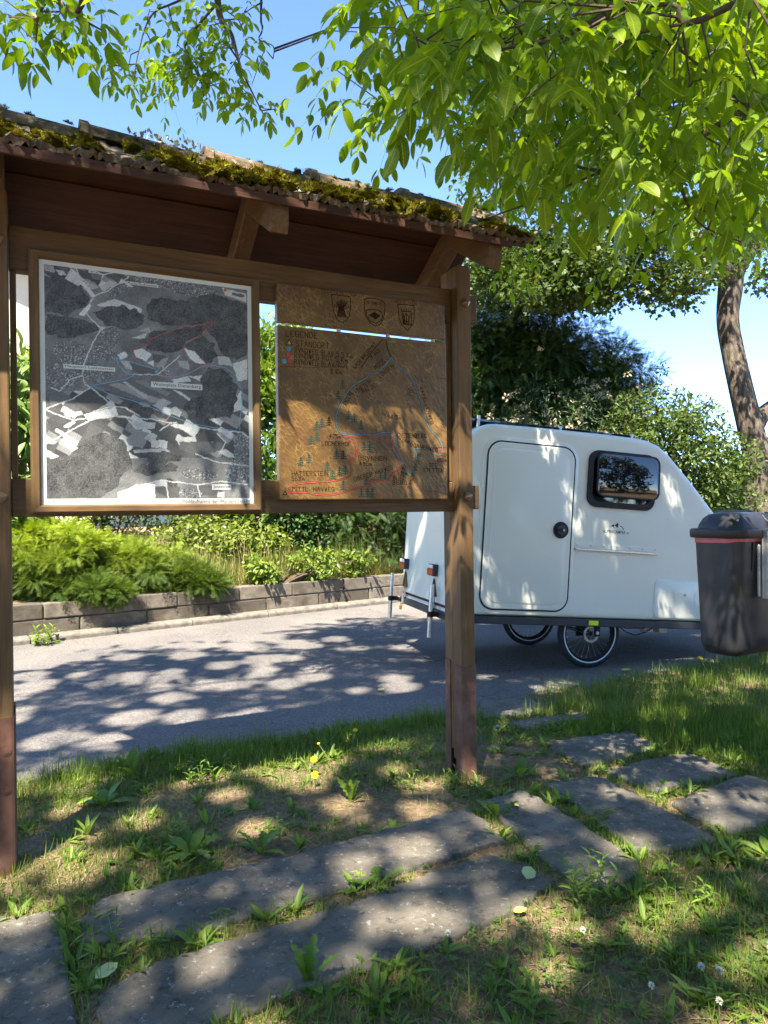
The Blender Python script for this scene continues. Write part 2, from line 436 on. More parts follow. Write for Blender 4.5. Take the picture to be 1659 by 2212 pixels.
xs = np.unique(np.concatenate([np.linspace(-120, -12, 28), np.linspace(-12, 12, 241), np.linspace(12, 120, 28)]))
ys = np.unique(np.concatenate([np.linspace(-60, -6, 20), np.linspace(-6, 18, 281), np.linspace(18, 240, 40)]))
gx, gy = np.meshgrid(xs, ys, indexing='ij')
edge = gy - near_y(gx)
wob = 0.10 * (vnoise(gx, gy, 2.2, 8) - 0.5)
gz = np.where(edge < wob, lawn_z(gx, gy), -0.05)
gz = np.where(gy > far_y(gx) + 0.05, bank_z(gx, gy), gz)
nx_, ny_ = gx.shape
V = np.stack([gx.ravel(), gy.ravel(), gz.ravel()], 1)
idx = np.arange(nx_ * ny_).reshape(nx_, ny_)
F = np.stack([idx[:-1, :-1].ravel(), idx[1:, :-1].ravel(), idx[1:, 1:].ravel(), idx[:-1, 1:].ravel()], 1)
tag(ob('ground', mesh_np('ground', V, F, smooth=True), GROUND), 'dry soil and turf of the verge and bank', None, kind='structure')

rx = np.unique(np.concatenate([[p[0] for p in road_near], [p[0] for p in road_far], np.linspace(-6, 8, 57)]))
rv, rf = [], []
for i, x in enumerate(rx):
    yn, yf = float(near_y(x)), float(far_y(x))
    for k in range(9): rv.append((x, yn - 0.10 + (yf - yn + 0.12) * k / 8, 0.0))
for i in range(len(rx) - 1):
    for k in range(8): rf.append((i * 9 + k, (i + 1) * 9 + k, (i + 1) * 9 + k + 1, i * 9 + k + 1))
tag(ob('road', mesh_np('road', np.array(rv), np.array(rf)), ASPHALT), 'grey asphalt road dappled with leaf shadow behind the notice board', kind='structure')

SLABS = {
 'A': [(-1.744, 2.575), (-1.439, 2.627), (-1.22, 2.648), (-1.177, 2.563), (-1.045, 2.323), (-0.902, 2.055), (-0.829, 1.91), (-1.303, 1.6), (-1.9, 1.8)],
 'B': [(-1.148, 2.696), (-0.956, 2.809), (-0.534, 3.009), (0.204, 3.415), (0.415, 3.544), (0.525, 3.173), (0.354, 3.084), (0.176, 2.976), (-0.136, 2.809), (-0.527, 2.578), (-0.767, 2.46), (-1.076, 2.444)],
 'C': [(-0.904, 2.175), (-0.77, 2.328), (-0.532, 2.467), (-0.151, 2.674), (0.171, 2.9), (0.446, 3.033), (0.56, 2.957), (0.665, 2.833), (0.497, 2.637), (0.265, 2.482), (-0.018, 2.321), (-0.154, 2.241), (-0.5, 2.056), (-0.765, 1.9)],
 'D': [(0.469, 3.599), (0.713, 3.742), (0.916, 3.332), (1.05, 2.954), (0.958, 2.826), (0.782, 2.727), (0.662, 2.984), (0.578, 3.268)],
 'E': [(0.84, 3.817), (1.133, 3.925), (1.198, 3.888), (1.375, 3.421), (1.461, 3.152), (1.225, 3.05), (1.064, 3.076), (0.959, 3.446)],
 'F': [(1.218, 3.992), (1.551, 4.186), (1.845, 4.297), (1.934, 3.915), (1.639, 3.824), (1.4, 3.689)],
 'G': [(1.419, 3.556), (1.696, 3.757), (1.984, 3.913), (2.075, 3.777), (2.17, 3.533), (1.841, 3.355), (1.549, 3.206), (1.474, 3.341)],
 'H': [(0.994, 4.503), (1.605, 4.742), (1.698, 4.388), (1.336, 4.155), (1.109, 4.068)],
 'I': [(0.781, 4.907), (1.054, 5.061), (1.412, 5.163), (1.453, 4.988), (0.945, 4.769)],
 'J': [(0.714, 5.48), (1.149, 5.596), (1.186, 5.203), (0.909, 5.079), (0.673, 5.049)]}
path = tag(empty('path', (0, 0, 0)), 'path of flat grey stone slabs laid in the grass', kind='structure')
slab_polys = []
def make_slab(poly, key):
    r = random.Random(key)
    cx = sum(p[0] for p in poly) / len(poly); cy = sum(p[1] for p in poly) / len(poly)
    pts = []
    n = len(poly)
    for i in range(n):
        a, b = Vector(poly[i]), Vector(poly[(i + 1) % n])
        l = (b - a).length; k = max(1, int(l / 0.035))
        t = (b - a).normalized(); nn = Vector((-t.y, t.x))
        for j in range(k):
            amp = 0.015 if j else 0.008
            pts.append(a.lerp(b, j / k) + nn * r.uniform(-amp, amp * 0.6))
    slab_polys.append([(p.x, p.y) for p in pts])
    n = len(pts)
    tilt = (r.uniform(-0.006, 0.006), r.uniform(-0.006, 0.006))
    def ring(off, z):
        out = []
        for p in pts:
            d = (Vector((cx, cy)) - p); d.normalize()
            q = p + d * off
            out.append((q.x - cx, q.y - cy, z + (q.x - cx) * tilt[0] + (q.y - cy) * tilt[1] + (r.uniform(-0.0015, 0.0015) if z > 0.02 else 0)))
        return out
    v = ring(0.012, -0.05) + ring(0.0, 0.018) + ring(0.003, 0.026) + ring(0.012, 0.031)
    f = []
    for s in range(3):
        for k in range(n): f.append((s * n + k, s * n + (k + 1) % n, (s + 1) * n + (k + 1) % n, (s + 1) * n + k))
    f.append(tuple(range(3 * n, 4 * n)))
    m = MB(); m.add(v, f)
    me = m.mesh('slab')
    ob('slab', me, SLAB, path, (cx, cy, 0))
for k, p in SLABS.items(): make_slab(p, k)

# retaining wall of concrete blocks and its kerb
wall_dir = Vector((0.789, 0.614, 0)); wall_n = Vector((0.614, -0.789, 0))
W0 = Vector((-4.328, 8.223, 0)) - wall_n * 0.16
wall = empty('retaining_wall', W0, math.atan2(wall_dir.y, wall_dir.x))
tag(wall, 'low retaining wall of two courses of brown concrete blocks across the road', 'wall')
top_j = [-4.0, -3.1, -2.2, -1.35, -0.48, 0.376, 1.197, 2.046, 2.979, 3.846, 4.783, 5.77, 6.7, 7.6, 8.5, 9.4, 10.3, 11.2]
low_j = [-4.4, -3.5, -2.6, -1.75, -0.9, -0.05, 0.794, 1.631, 2.502, 3.396, 4.318, 5.281, 6.2, 7.1, 8.0, 8.9, 9.8, 10.7, 11.6]
for js, z0, z1 in ((top_j, 0.262, 0.445), (low_j, 0.05, 0.248)):
    for a, b in zip(js[:-1], js[1:]):
        dy = rnd.uniform(-0.008, 0.008)
        ob('block', boxmesh('block', a + 0.010, b - 0.010, dy, 0.24 + dy, z0, z1 + rnd.uniform(-0.005, 0.004), 0.012, 2), BLOCK, wall)
tag(ob('mortar_core', boxmesh('mortar_core', -4.4, 11.6, 0.03, 0.22, -0.05, 0.43, 0), KERB, wall), kind=None)
kerb = tag(empty('kerb', W0, math.atan2(wall_dir.y, wall_dir.x)), 'low worn concrete kerb along the foot of the block wall', kind='structure')
kj = [-4.4, -3.2, -2.1, -1.0, 0.2, 1.21, 2.2, 3.35, 4.55, 5.7, 6.8, 7.9, 9.0, 10.1, 11.3]
for a, b in zip(kj[:-1], kj[1:]):
    m = MB(); prof = [(-0.165, -0.05), (-0.165, 0.045), (-0.150, 0.068), (-0.120, 0.080), (-0.004, 0.086), (-0.004, -0.05)]
    n = len(prof); a1, b1 = a + 0.006, b - 0.006
    m.add([(a1, y, z) for y, z in prof] + [(b1, y, z) for y, z in prof], [tuple(range(n)), tuple(reversed(range(n, 2 * n)))] + [(k, k + n, (k + 1) % n + n, (k + 1) % n) for k in range(n)])
    ob('kerb_stone', m.mesh('kerb_stone', 0.006), KERB, kerb)

# ------------------------------------------------------------------ notice board
KB = tag(empty('notice_board', (0.441, 3.926, 0), math.radians(26)),
         'roofed wooden notice board on two posts holding a trail map and an aerial photo', 'notice board')

def shoe_mesh(front, h):
    """U-shaped steel shoe round the front or the rear of a post (post section 0.087 x 0.18)"""
    t = 0.006; x0, x1 = -0.0435 - t, 0.0435 + t
    r = 0.014
    if front:
        prof = [(x0, 0.062), (x0, -t + r), (x0 + r * 0.3, -t + r * 0.3), (x0 + r, -t), (x1 - r, -t), (x1 - r * 0.3, -t + r * 0.3), (x1, -t + r), (x1, 0.062)]
        inn = [(x1 - t, 0.062), (x1 - t, 0.002), (x0 + t, 0.002), (x0 + t, 0.062)]
    else:
        prof = [(x0, 0.118), (x0, 0.18 + t - r), (x0 + r, 0.18 + t), (x1 - r, 0.18 + t), (x1, 0.18 + t - r), (x1, 0.118)]
        inn = [(x1 - t, 0.118), (x1 - t, 0.178), (x0 + t, 0.178), (x0 + t, 0.118)]
    loop = prof + inn; n = len(loop)
    m = MB()
    m.v = [(x, y, -0.03) for x, y in loop] + [(x, y, h) for x, y in loop]
    k = len(prof)
    m.f = [(i, (i + 1) % n, (i + 1) % n + n, i + n) for i in range(n)]
    # top rim as strips between outer and inner line
    if front:
        pairs = [(0, 11), (1, 10), (2, 10), (3, 10), (4, 9), (5, 9), (6, 9), (7, 8)]
    else:
        pairs = [(0, 9), (1, 8), (2, 8), (3, 7), (4, 7), (5, 6)]
    for (a, b), (c, d) in zip(pairs[:-1], pairs[1:]):
        m.f.append((a + n, c + n, d + n, b + n) if b != d else (a + n, c + n, b + n))
    return m.mesh('post_shoe', recalc=True)

def bolt_cap(parent, x, z, r=0.030):
    m = MB(); n = 4
    ring = [(x + r * math.cos(a), -0.001, z + r * math.sin(a)) for a in [0.25 + math.pi / 2 * k for k in range(4)]]
    ring2 = [(px, -0.010, pz) for px, _, pz in ring]
    m.add(ring + ring2 + [(x, -0.038, z)], [(k, (k + 1) % 4, (k + 1) % 4 + 4, k + 4) for k in range(4)] + [(k + 4, (k + 1) % 4 + 4, 8) for k in range(4)])
    ob('bolt', m.mesh('bolt', 0.002), BOLT, parent)

for px, hs, nm in ((0.0195, 0.64, 'r'), (-2.262, 0.668, 'l')):
    m = MB().box(px - 0.0435, px + 0.0435, 0.0, 0.098, 0.11, 2.86)
    post = ob('post', m.mesh('post', 0.007, 2), WZ, KB)
    m = MB().box(px - 0.0425, px + 0.0425, 0.1, 0.18, 0.16, 2.855)
    ob('rear_post_half', m.mesh('rear_post_half', 0.006, 2), WZ, post)
    for fr in (True, False):
        s = ob('post_shoe', shoe_mesh(fr, hs if fr else hs + 0.02), SHOE, post, (px, 0, 0))
    for zz in (hs - 0.14, hs - 0.30):
        c = MB(); c.tube([(px + 0.018, -0.0085, zz), (px + 0.018, -0.004, zz)], 0.017, 14)
        c.tube([(px + 0.018, -0.0115, zz), (px + 0.018, -0.008, zz)], 0.008, 8)
        ob('shoe_bolt', c.mesh('shoe_bolt'), SHOE, post)
    bolt_cap(post, px + 0.007, 2.652); bolt_cap(post, px + 0.007, 1.581)

for z0, z1, nm in ((2.553, 2.742, 'upper'), (1.498, 1.664, 'lower')):
    r = ob('rail', boxmesh('rail', -2.217, -0.026, 0.067, 0.135, z0, z1, 0.005), WX, KB)
    ob('tenon', boxmesh('tenon', 0.064, 0.150, 0.07, 0.13, z0 + 0.012, z1 - 0.02, 0.005), WX, r)
    ob('tenon', boxmesh('tenon', -2.39, -2.306, 0.07, 0.13, z0 + 0.012, z1 - 0.02, 0.005), WX, r)
    k = MB(); k.tube([(-0.60, 0.0665, z0 + 0.05), (-0.45, 0.0665, z0 + 0.052), (-0.30, 0.0665, z0 + 0.047)], 0.0012, 5)
    ob('crack', k.mesh('crack'), CARVE, r)
ob('batten', boxmesh('batten', -0.056, -0.027, 0.072, 0.115, 1.666, 2.551, 0.003), WZ, KB)
ob('batten', boxmesh('batten', -2.215, -2.19, 0.08, 0.12, 1.666, 2.551, 0.003), WZ, KB)

# roof: rafters, boarding, tiles, ridge, moss
TH = math.radians(31.0)
def slope_pt(y): return math.tan(TH) * y
for xc in (-1.142, 0.008, -2.275):
    poly = [(-0.305, 2.742), (-0.325, 2.80), (-0.325, 2.868), (0.09, 3.110), (0.505, 2.868), (0.505, 2.80), (0.485, 2.742), (0.09, 2.985)]
    m = MB(); n = len(poly)
    for half in (0, 1):
        pl = [(-0.300, 2.742), (-0.322, 2.79), (-0.322, 2.866), (0.0895, 3.108), (0.0895, 2.985)] if not half else [(0.0905, 2.985), (0.0905, 3.108), (0.502, 2.866), (0.502, 2.79), (0.480, 2.742)]
        q = MB(); nn = len(pl)
        q.add([(xc - 0.044, y, z) for y, z in pl] + [(xc + 0.044, y, z) for y, z in pl],
              [tuple(range(nn)), tuple(reversed(range(nn, 2 * nn)))] + [(k, k + nn, (k + 1) % nn + nn, (k + 1) % nn) for k in range(nn)])
        ob('rafter', q.mesh('rafter', 0.006), WY, KB)

RX0, RX1 = -2.62, 0.235
deck = MB()
e0, e1 = (-0.335, 2.868), (0.085, 2.868 + 0.42 * math.tan(TH))
deck.add([(RX0, e0[0], e0[1]), (RX0, e1[0], e1[1]), (RX0, e1[0], e1[1] + 0.018), (RX0, e0[0], e0[1] + 0.018),
          (0.19, e0[0], e0[1]), (0.19, e1[0], e1[1]), (0.19, e1[0], e1[1] + 0.018), (0.19, e0[0], e0[1] + 0.018)],
         [(0, 1, 2, 3), (7, 6, 5, 4), (0, 4, 5, 1), (1, 5, 6, 2), (2, 6, 7, 3), (3, 7, 4, 0)])
ROOF = ob('roof', deck.mesh('roof'), W_ROOF, KB)
ob('fascia', boxmesh('fascia', RX0, 0.095, -0.352, -0.337, 2.852, 2.892, 0.003), W_ROOF, ROOF)
# rear slope boards, lapped
s_len = 0.165
for k in range(3):
    y0 = 0.095 + k * s_len * math.cos(TH); z0 = 2.868 + 0.42 * math.tan(TH) - k * s_len * math.sin(TH)
    b = MB().box(RX0, 0.19, 0, s_len + 0.02, (-0.004 if k % 2 else 0.010), (0.014 if k % 2 else 0.028))
    ob('board', b.mesh('board', 0.002), W_ROOF, ROOF, (0, y0, z0), (-TH, 0, 0))

def tile_mesh(wid=0.236, length=0.44):
    n = 14; rows = 4; m = MB(); v = []
    for j in range(rows):
        s = length * j / (rows - 1)
        for i in range(n + 1):
            u = i / n
            h = 0.012 * max(0, math.sin(u * 2 * math.pi * 1.5 + 0.4)) ** 0.8 + (0.012 if u > 0.9 else 0)
            h += 0.006 * math.sin(u * 29 + j * 5) * (1 if j == 0 else 0.4)
            sag = -0.004 if j == 0 else 0
            v.append((u * wid, s + (0.008 * math.sin(u * 23 + wid * 40) if j == 0 else 0), h + sag))
    nb = len(v)
    for i in range(n + 1): v.append((i / n * wid, v[i][1], v[i][2] - 0.030 + 0.008 * math.sin(i * 2.1)))
    for i in range(n + 1): v.append((i / n * wid, length, v[(rows - 1) * (n + 1) + i][2] - 0.02))
    f = []
    for j in range(rows - 1):
        for i in range(n): f.append((j * (n + 1) + i, j * (n + 1) + i + 1, (j + 1) * (n + 1) + i + 1, (j + 1) * (n + 1) + i))
    for i in range(n):
        f.append((i + 1, i, nb + i, nb + i + 1))
        f.append((nb + i, nb + n + 1 + i, nb + n + 2 + i, nb + i + 1))
    # side walls
    for i in (0, n):
        f.append((i, (n + 1) + i, 2 * (n + 1) + i, 3 * (n + 1) + i, nb + n + 1 + i, nb + i))
    m.add(v, f)
    return m.mesh('tile')
tm = tile_mesh(); tm.materials.append(TILE)
tile_pos = []
x = 0.24 - 0.2365 * 13
while x < 0.1:
    for side in (0, 1):
        lift = rnd.uniform(0, 0.006); rzz = rnd.uniform(-0.012, 0.012)
        if side == 0:
            o = ob('tile', tm, None, ROOF, (x, -0.352 + rnd.uniform(-0.008, 0.008), 2.914 + lift), (TH, rnd.uniform(-0.006, 0.006), rzz))
        else:
            o = ob('tile', tm, None, ROOF, (x + 0.236, 0.532, 2.936 + lift), (TH, 0, math.pi + rzz))
    x += 0.2365
RXE = x

def ridge_mesh(length=0.56):
    m = MB(); n = 10; v = []
    for j, (xx, ex) in enumerate(((0, 1.10), (0.035, 1.10), (0.045, 1.0), (length, 0.96))):
        for i in range(n + 1):
            a = math.pi * i / n
            v.append((xx, -math.cos(a) * 0.125 * ex, math.sin(a) ** 0.8 * 0.085 * ex))
    for j, xx in enumerate((0, length)):
        for i in range(n + 1):
            a = math.pi * i / n
            v.append((xx, -math.cos(a) * 0.105, math.sin(a) ** 0.8 * 0.066))
    f = []
    for j in range(3):
        for i in range(n): f.append((j * (n + 1) + i, (j + 1) * (n + 1) + i, (j + 1) * (n + 1) + i + 1, j * (n + 1) + i + 1))
    a0, a1 = 4 * (n + 1), 5 * (n + 1)
    for i in range(n):
        f.append((i, i + 1, a0 + i + 1, a0 + i)); f.append((3 * (n + 1) + i + 1, 3 * (n + 1) + i, a1 + i, a1 + i + 1))
        f.append((a0 + i, a0 + i + 1, a1 + i + 1, a1 + i))
    f.append((0, a0, a1, 3 * (n + 1), 2 * (n + 1), n + 1)); f.append((n, 2 * n + 1, 3 * n + 2, 4 * n + 3, a1 + n, a0 + n))
    m.add(v, f); return m.mesh('ridge_tile')
rm = ridge_mesh(); rm.materials.append(TILE)
for xx in (-2.985, -2.46, -1.94, -1.402, -0.882, -0.365, -0.26 + 0.0):
    last = xx == -0.26
    if last: xx = 0.145 - 0.42
    o = ob('ridge_tile', rm, None, ROOF, (xx, 0.09, 3.142 + (0.004 if not last else -0.012)), (0, math.radians(2.6), rnd.uniform(-0.02, 0.02)))
    if last: o.location.x = -0.275; o.rotation_euler[1] = math.radians(1.2)

def tuft_mesh(seed, R=0.05, n=230, spike=0.016):
    r = np.random.default_rng(seed)
    # dome core
    a = r.random(n) * 2 * np.pi; q = np.sqrt(r.random(n))
    el = 0.50 + 0.25 * np.sin(3 * a + seed)
    p = np.stack([q * np.cos(a) * R * (1 + 0.3 * np.sin(2 * a + seed)), q * np.sin(a) * R * 0.8, np.sqrt(np.maximum(0, 1 - q * q)) * R * el], 1)
    nrm = p / R + np.array([0, 0, 0.45]) + r.normal(0, 0.35, (n, 3))
    B = rot_basis(nrm, r.normal(0, 1, (n, 3)))
    pv = np.array([[0, -0.22, 0], [0, 0.22, 0], [0.6, 0.0, 0.08], [1, 0, 0]], float)
    pf = np.array([[0, 1, 2], [2, 1, 3]])
    V1, F1, T1 = scatter(pv, pf, B, p * 0.92, spike * (0.6 + 0.8 * r.random(n)), np.clip(0.25 + 0.6 * r.random(n) + 4 * p[:, 2], 0, 1))
    # core mesh
    m = 12; cv = [[0, 0, R * 0.5]]; 
    for j in (0.5, 0.95):
        for i in range(m):
            aa = 2 * math.pi * i / m
            cv.append([j * math.cos(aa) * R * (1 + 0.3 * math.sin(2 * aa + seed)) * 0.95, j * math.sin(aa) * R * 0.76, math.sqrt(1 - j * j) * R * 0.5 - 0.004])
    cf = [[0, 1 + i, 1 + (i + 1) % m] for i in range(m)]
    for i in range(m):
        cf += [[1 + i, 1 + m + i, 1 + m + (i + 1) % m], [1 + i, 1 + m + (i + 1) % m, 1 + (i + 1) % m]]
    return mesh_np('moss_clump', *join_soup([(V1, F1, T1), (np.array(cv), np.array(cf), np.full(len(cv), 0.12))])[:2],
                   tint=np.concatenate([T1, np.full(len(cv), 0.12)]))
tufts = [tuft_mesh(s) for s in range(5)]
for t in tufts: t.materials.append(MOSS)
r = random.Random(5)
spots = []
for k in range(150):
    xx = r.uniform(-2.4, 0.22)
    s = r.choice([0.015, 0.03, 0.06, 0.09, 0.13, 0.18, 0.24]) + r.uniform(-0.01, 0.01)
    spots.append((xx, s, r.uniform(0.45, 1.15) * (1.25 if -1.6 < xx < -0.3 else 0.9)))
for xx, s, sc in spots:
    o = ob('moss_clump', r.choice(tufts), None, ROOF, (xx, -0.352 + s * math.cos(TH), 2.922 + s * math.sin(TH)),
           (TH + r.uniform(-0.2, 0.25), r.uniform(-0.2, 0.2), r.uniform(0, 6.28)), (sc * r.uniform(1.0, 1.7), sc * r.uniform(0.8, 1.2), sc * r.uniform(0.55, 1.0)))
for k in range(34):
    xx = r.uniform(-2.4, 0.2); a = r.uniform(0.2, 1.9)
    ob('moss_clump', r.choice(tufts), None, ROOF, (xx, 0.09 - 0.118 * math.cos(a), 3.135 + 0.080 * math.sin(a)), (0.9 - a * 0.5, 0, r.uniform(0, 6)), (r.uniform(0.25, 0.6),) * 3)
# lichen rosettes
def rosette(seed, n=26, R=0.035):
    r = np.random.default_rng(seed); a = r.random(n) * 6.283; q = np.sqrt(r.random(n)) * R
    p = np.stack([q * np.cos(a), q * np.sin(a), 0.004 + 0.008 * r.random(n)], 1)
    d = np.stack([np.cos(a), np.sin(a), 0.5 + r.normal(0, 0.3, n)], 1)
    pv = np.array([[0, -0.25, 0], [0.5, -0.5, 0.1], [1, -0.2, 0.25], [1, 0.2, 0.25], [0.5, 0.5, 0.1], [0, 0.25, 0]], float)
    pf = np.array([[0, 1, 5], [1, 4, 5], [1, 2, 4], [2, 3, 4]])
    V1, F1, T1 = scatter(pv, pf, rot_basis(d, np.tile([0, 0, 1.0], (n, 1))), p, 0.013 * (0.6 + 0.8 * r.random(n)), np.ones(n))
    return mesh_np('lichen', V1, F1)
ros = [rosette(s) for s in range(3)]; rosy = [rosette(s + 5, 16, 0.02) for s in range(2)]
for q in ros: q.materials.append(LICHEN)
for q in rosy: q.materials.append(YLICHEN)
for xx, a, sc in ((-1.72, 0.5, 1.0), (-1.66, 0.75, 1.1), (-1.60, 0.4, 1.2), (-1.55, 0.7, 1.0), (-1.50, 0.35, 1.2), (-1.47, 0.6, 0.9), (-1.62, 0.95, 0.9), (-1.44, 0.25, 1.1), (-0.9, 0.6, 0.5), (-0.2, 0.5, 0.5)):
    ob('lichen', r.choice(ros), None, ROOF, (xx, 0.09 - 0.125 * math.cos(a), 3.142 + 0.082 * math.sin(a)), (1.0 - a * 0.4, 0, r.uniform(0, 6)), (sc,) * 3)
for k in range(16):
    s = r.uniform(0, 0.2)
    ob('lichen', r.choice(ros + rosy), None, ROOF, (r.uniform(-1.2, 0.25), -0.357 + s * math.cos(TH), 2.926 + s * math.sin(TH)), (TH, 0, r.uniform(0, 6)), (r.uniform(0.4, 0.8),) * 3)

# ------------------------------------------------------------------ aerial photo poster
def homography(src, dst):
    A = []; b = []
    for (x, y), (u, v) in zip(src, dst):
        A.append([x, y, 1, 0, 0, 0, -u * x, -u * y]); b.append(u)
        A.append([0, 0, 0, x, y, 1, -v * x, -v * y]); b.append(v)
    h = np.append(np.linalg.solve(np.array(A, float), np.array(b, float)), 1).reshape(3, 3)
    def f(p):
        p = np.asarray(p, float).reshape(-1, 2)
        q = np.c_[p, np.ones(len(p))] @ h.T
        return q[:, :2] / q[:, 2:3]
    return f
PT = [(263, 190), (1458, 357), (1468, 1580), (272, 1575)]
PX = [(-2.081, 2.586), (-1.191, 2.586), (-1.191, 1.576), (-2.081, 1.576)]
toX = homography(PT, PX); toT = homography(PX, PT)

poster = ob('poster', boxmesh('poster', -2.104, -1.168, 0.050, 0.062, 1.547, 2.609, 0),
            pm('white_poster_board', [(0.3, (0.62, 0.66, 0.60)), (0.7, (0.72, 0.75, 0.68))], 5, rough=0.35, coat=0.3), KB)
FR = [(-2.142, 2.645), (-1.134, 2.645), (-1.134, 1.510), (-2.142, 1.510)]
FI = [(-2.101, 2.606), (-1.171, 2.606), (-1.171, 1.550), (-2.101, 1.550)]
for k in range(4):
    a, b, c, d = FR[k], FR[(k + 1) % 4], FI[(k + 1) % 4], FI[k]
    mid = lambda p, q, t: (p[0] + (q[0] - p[0]) * t, p[1] + (q[1] - p[1]) * t)
    m = MB()
    lay = [[(*a, .066), (*b, .066), (*c, .066), (*d, .066)], [(*a, .034), (*b, .034), (*mid(b, c, .55), .028), (*mid(a, d, .55), .028)]]
    A = [(p[0], 0.066, p[1]) for p in (a, b, c, d)]
    T = [(a[0], 0.036, a[1]), (b[0], 0.036, b[1]), (*(lambda q: (q[0], 0.029, q[1]))(mid(b, c, .25)),), (*(lambda q: (q[0], 0.029, q[1]))(mid(a, d, .25)),),
         (*(lambda q: (q[0], 0.031, q[1]))(mid(b, c, .8)),), (*(lambda q: (q[0], 0.031, q[1]))(mid(a, d, .8)),), (c[0], 0.046, c[1]), (d[0], 0.046, d[1])]
    m.add(A + T, [(3, 2, 1, 0), (0, 1, 5, 4), (4, 5, 6, 7), (7, 6, 8, 9), (9, 8, 10, 11), (11, 10, 2, 3), (0, 4, 7, 9, 11, 3), (1, 2, 10, 8, 6, 5)])
    ob('frame_rail', m.mesh('frame_rail'), WX if k % 2 == 0 else WZ, poster)

NU, NV = 330, 372
uu, vv = np.meshgrid(np.linspace(-2.081, -1.191, NU), np.linspace(1.576, 2.586, NV), indexing='ij')
Tp = toT(np.stack([uu.ravel(), vv.ravel()], 1)); tx, ty = Tp[:, 0], Tp[:, 1]
def pip(poly, x, y):
    inside = np.zeros(len(x), bool); n = len(poly)
    for i in range(n):
        x0, y0 = poly[i]; x1, y1 = poly[(i + 1) % n]
        if y0 == y1: continue
        c = ((y0 > y) != (y1 > y)) & (x < (x1 - x0) * (y - y0) / (y1 - y0) + x0)
        inside ^= c
    return inside
def fbm(x, y, s, seed): return sum(vnoise(x, y, s * 2 ** k, seed + k) / 2 ** k for k in range(4)) / 1.875
wx = tx + 26 * (vnoise(tx, ty, 0.03, 21) - 0.5); wy = ty + 26 * (vnoise(tx, ty, 0.03, 22) - 0.5)
fx_ = tx + 6 * (vnoise(tx, ty, 0.05, 23) - 0.5); fy_ = ty + 6 * (vnoise(tx, ty, 0.05, 24) - 0.5)
g = 0.055 + 0.17 * fbm(tx, ty, 0.012, 31) + 0.05 * (fbm(tx, ty, 0.15, 35) - 0.5)
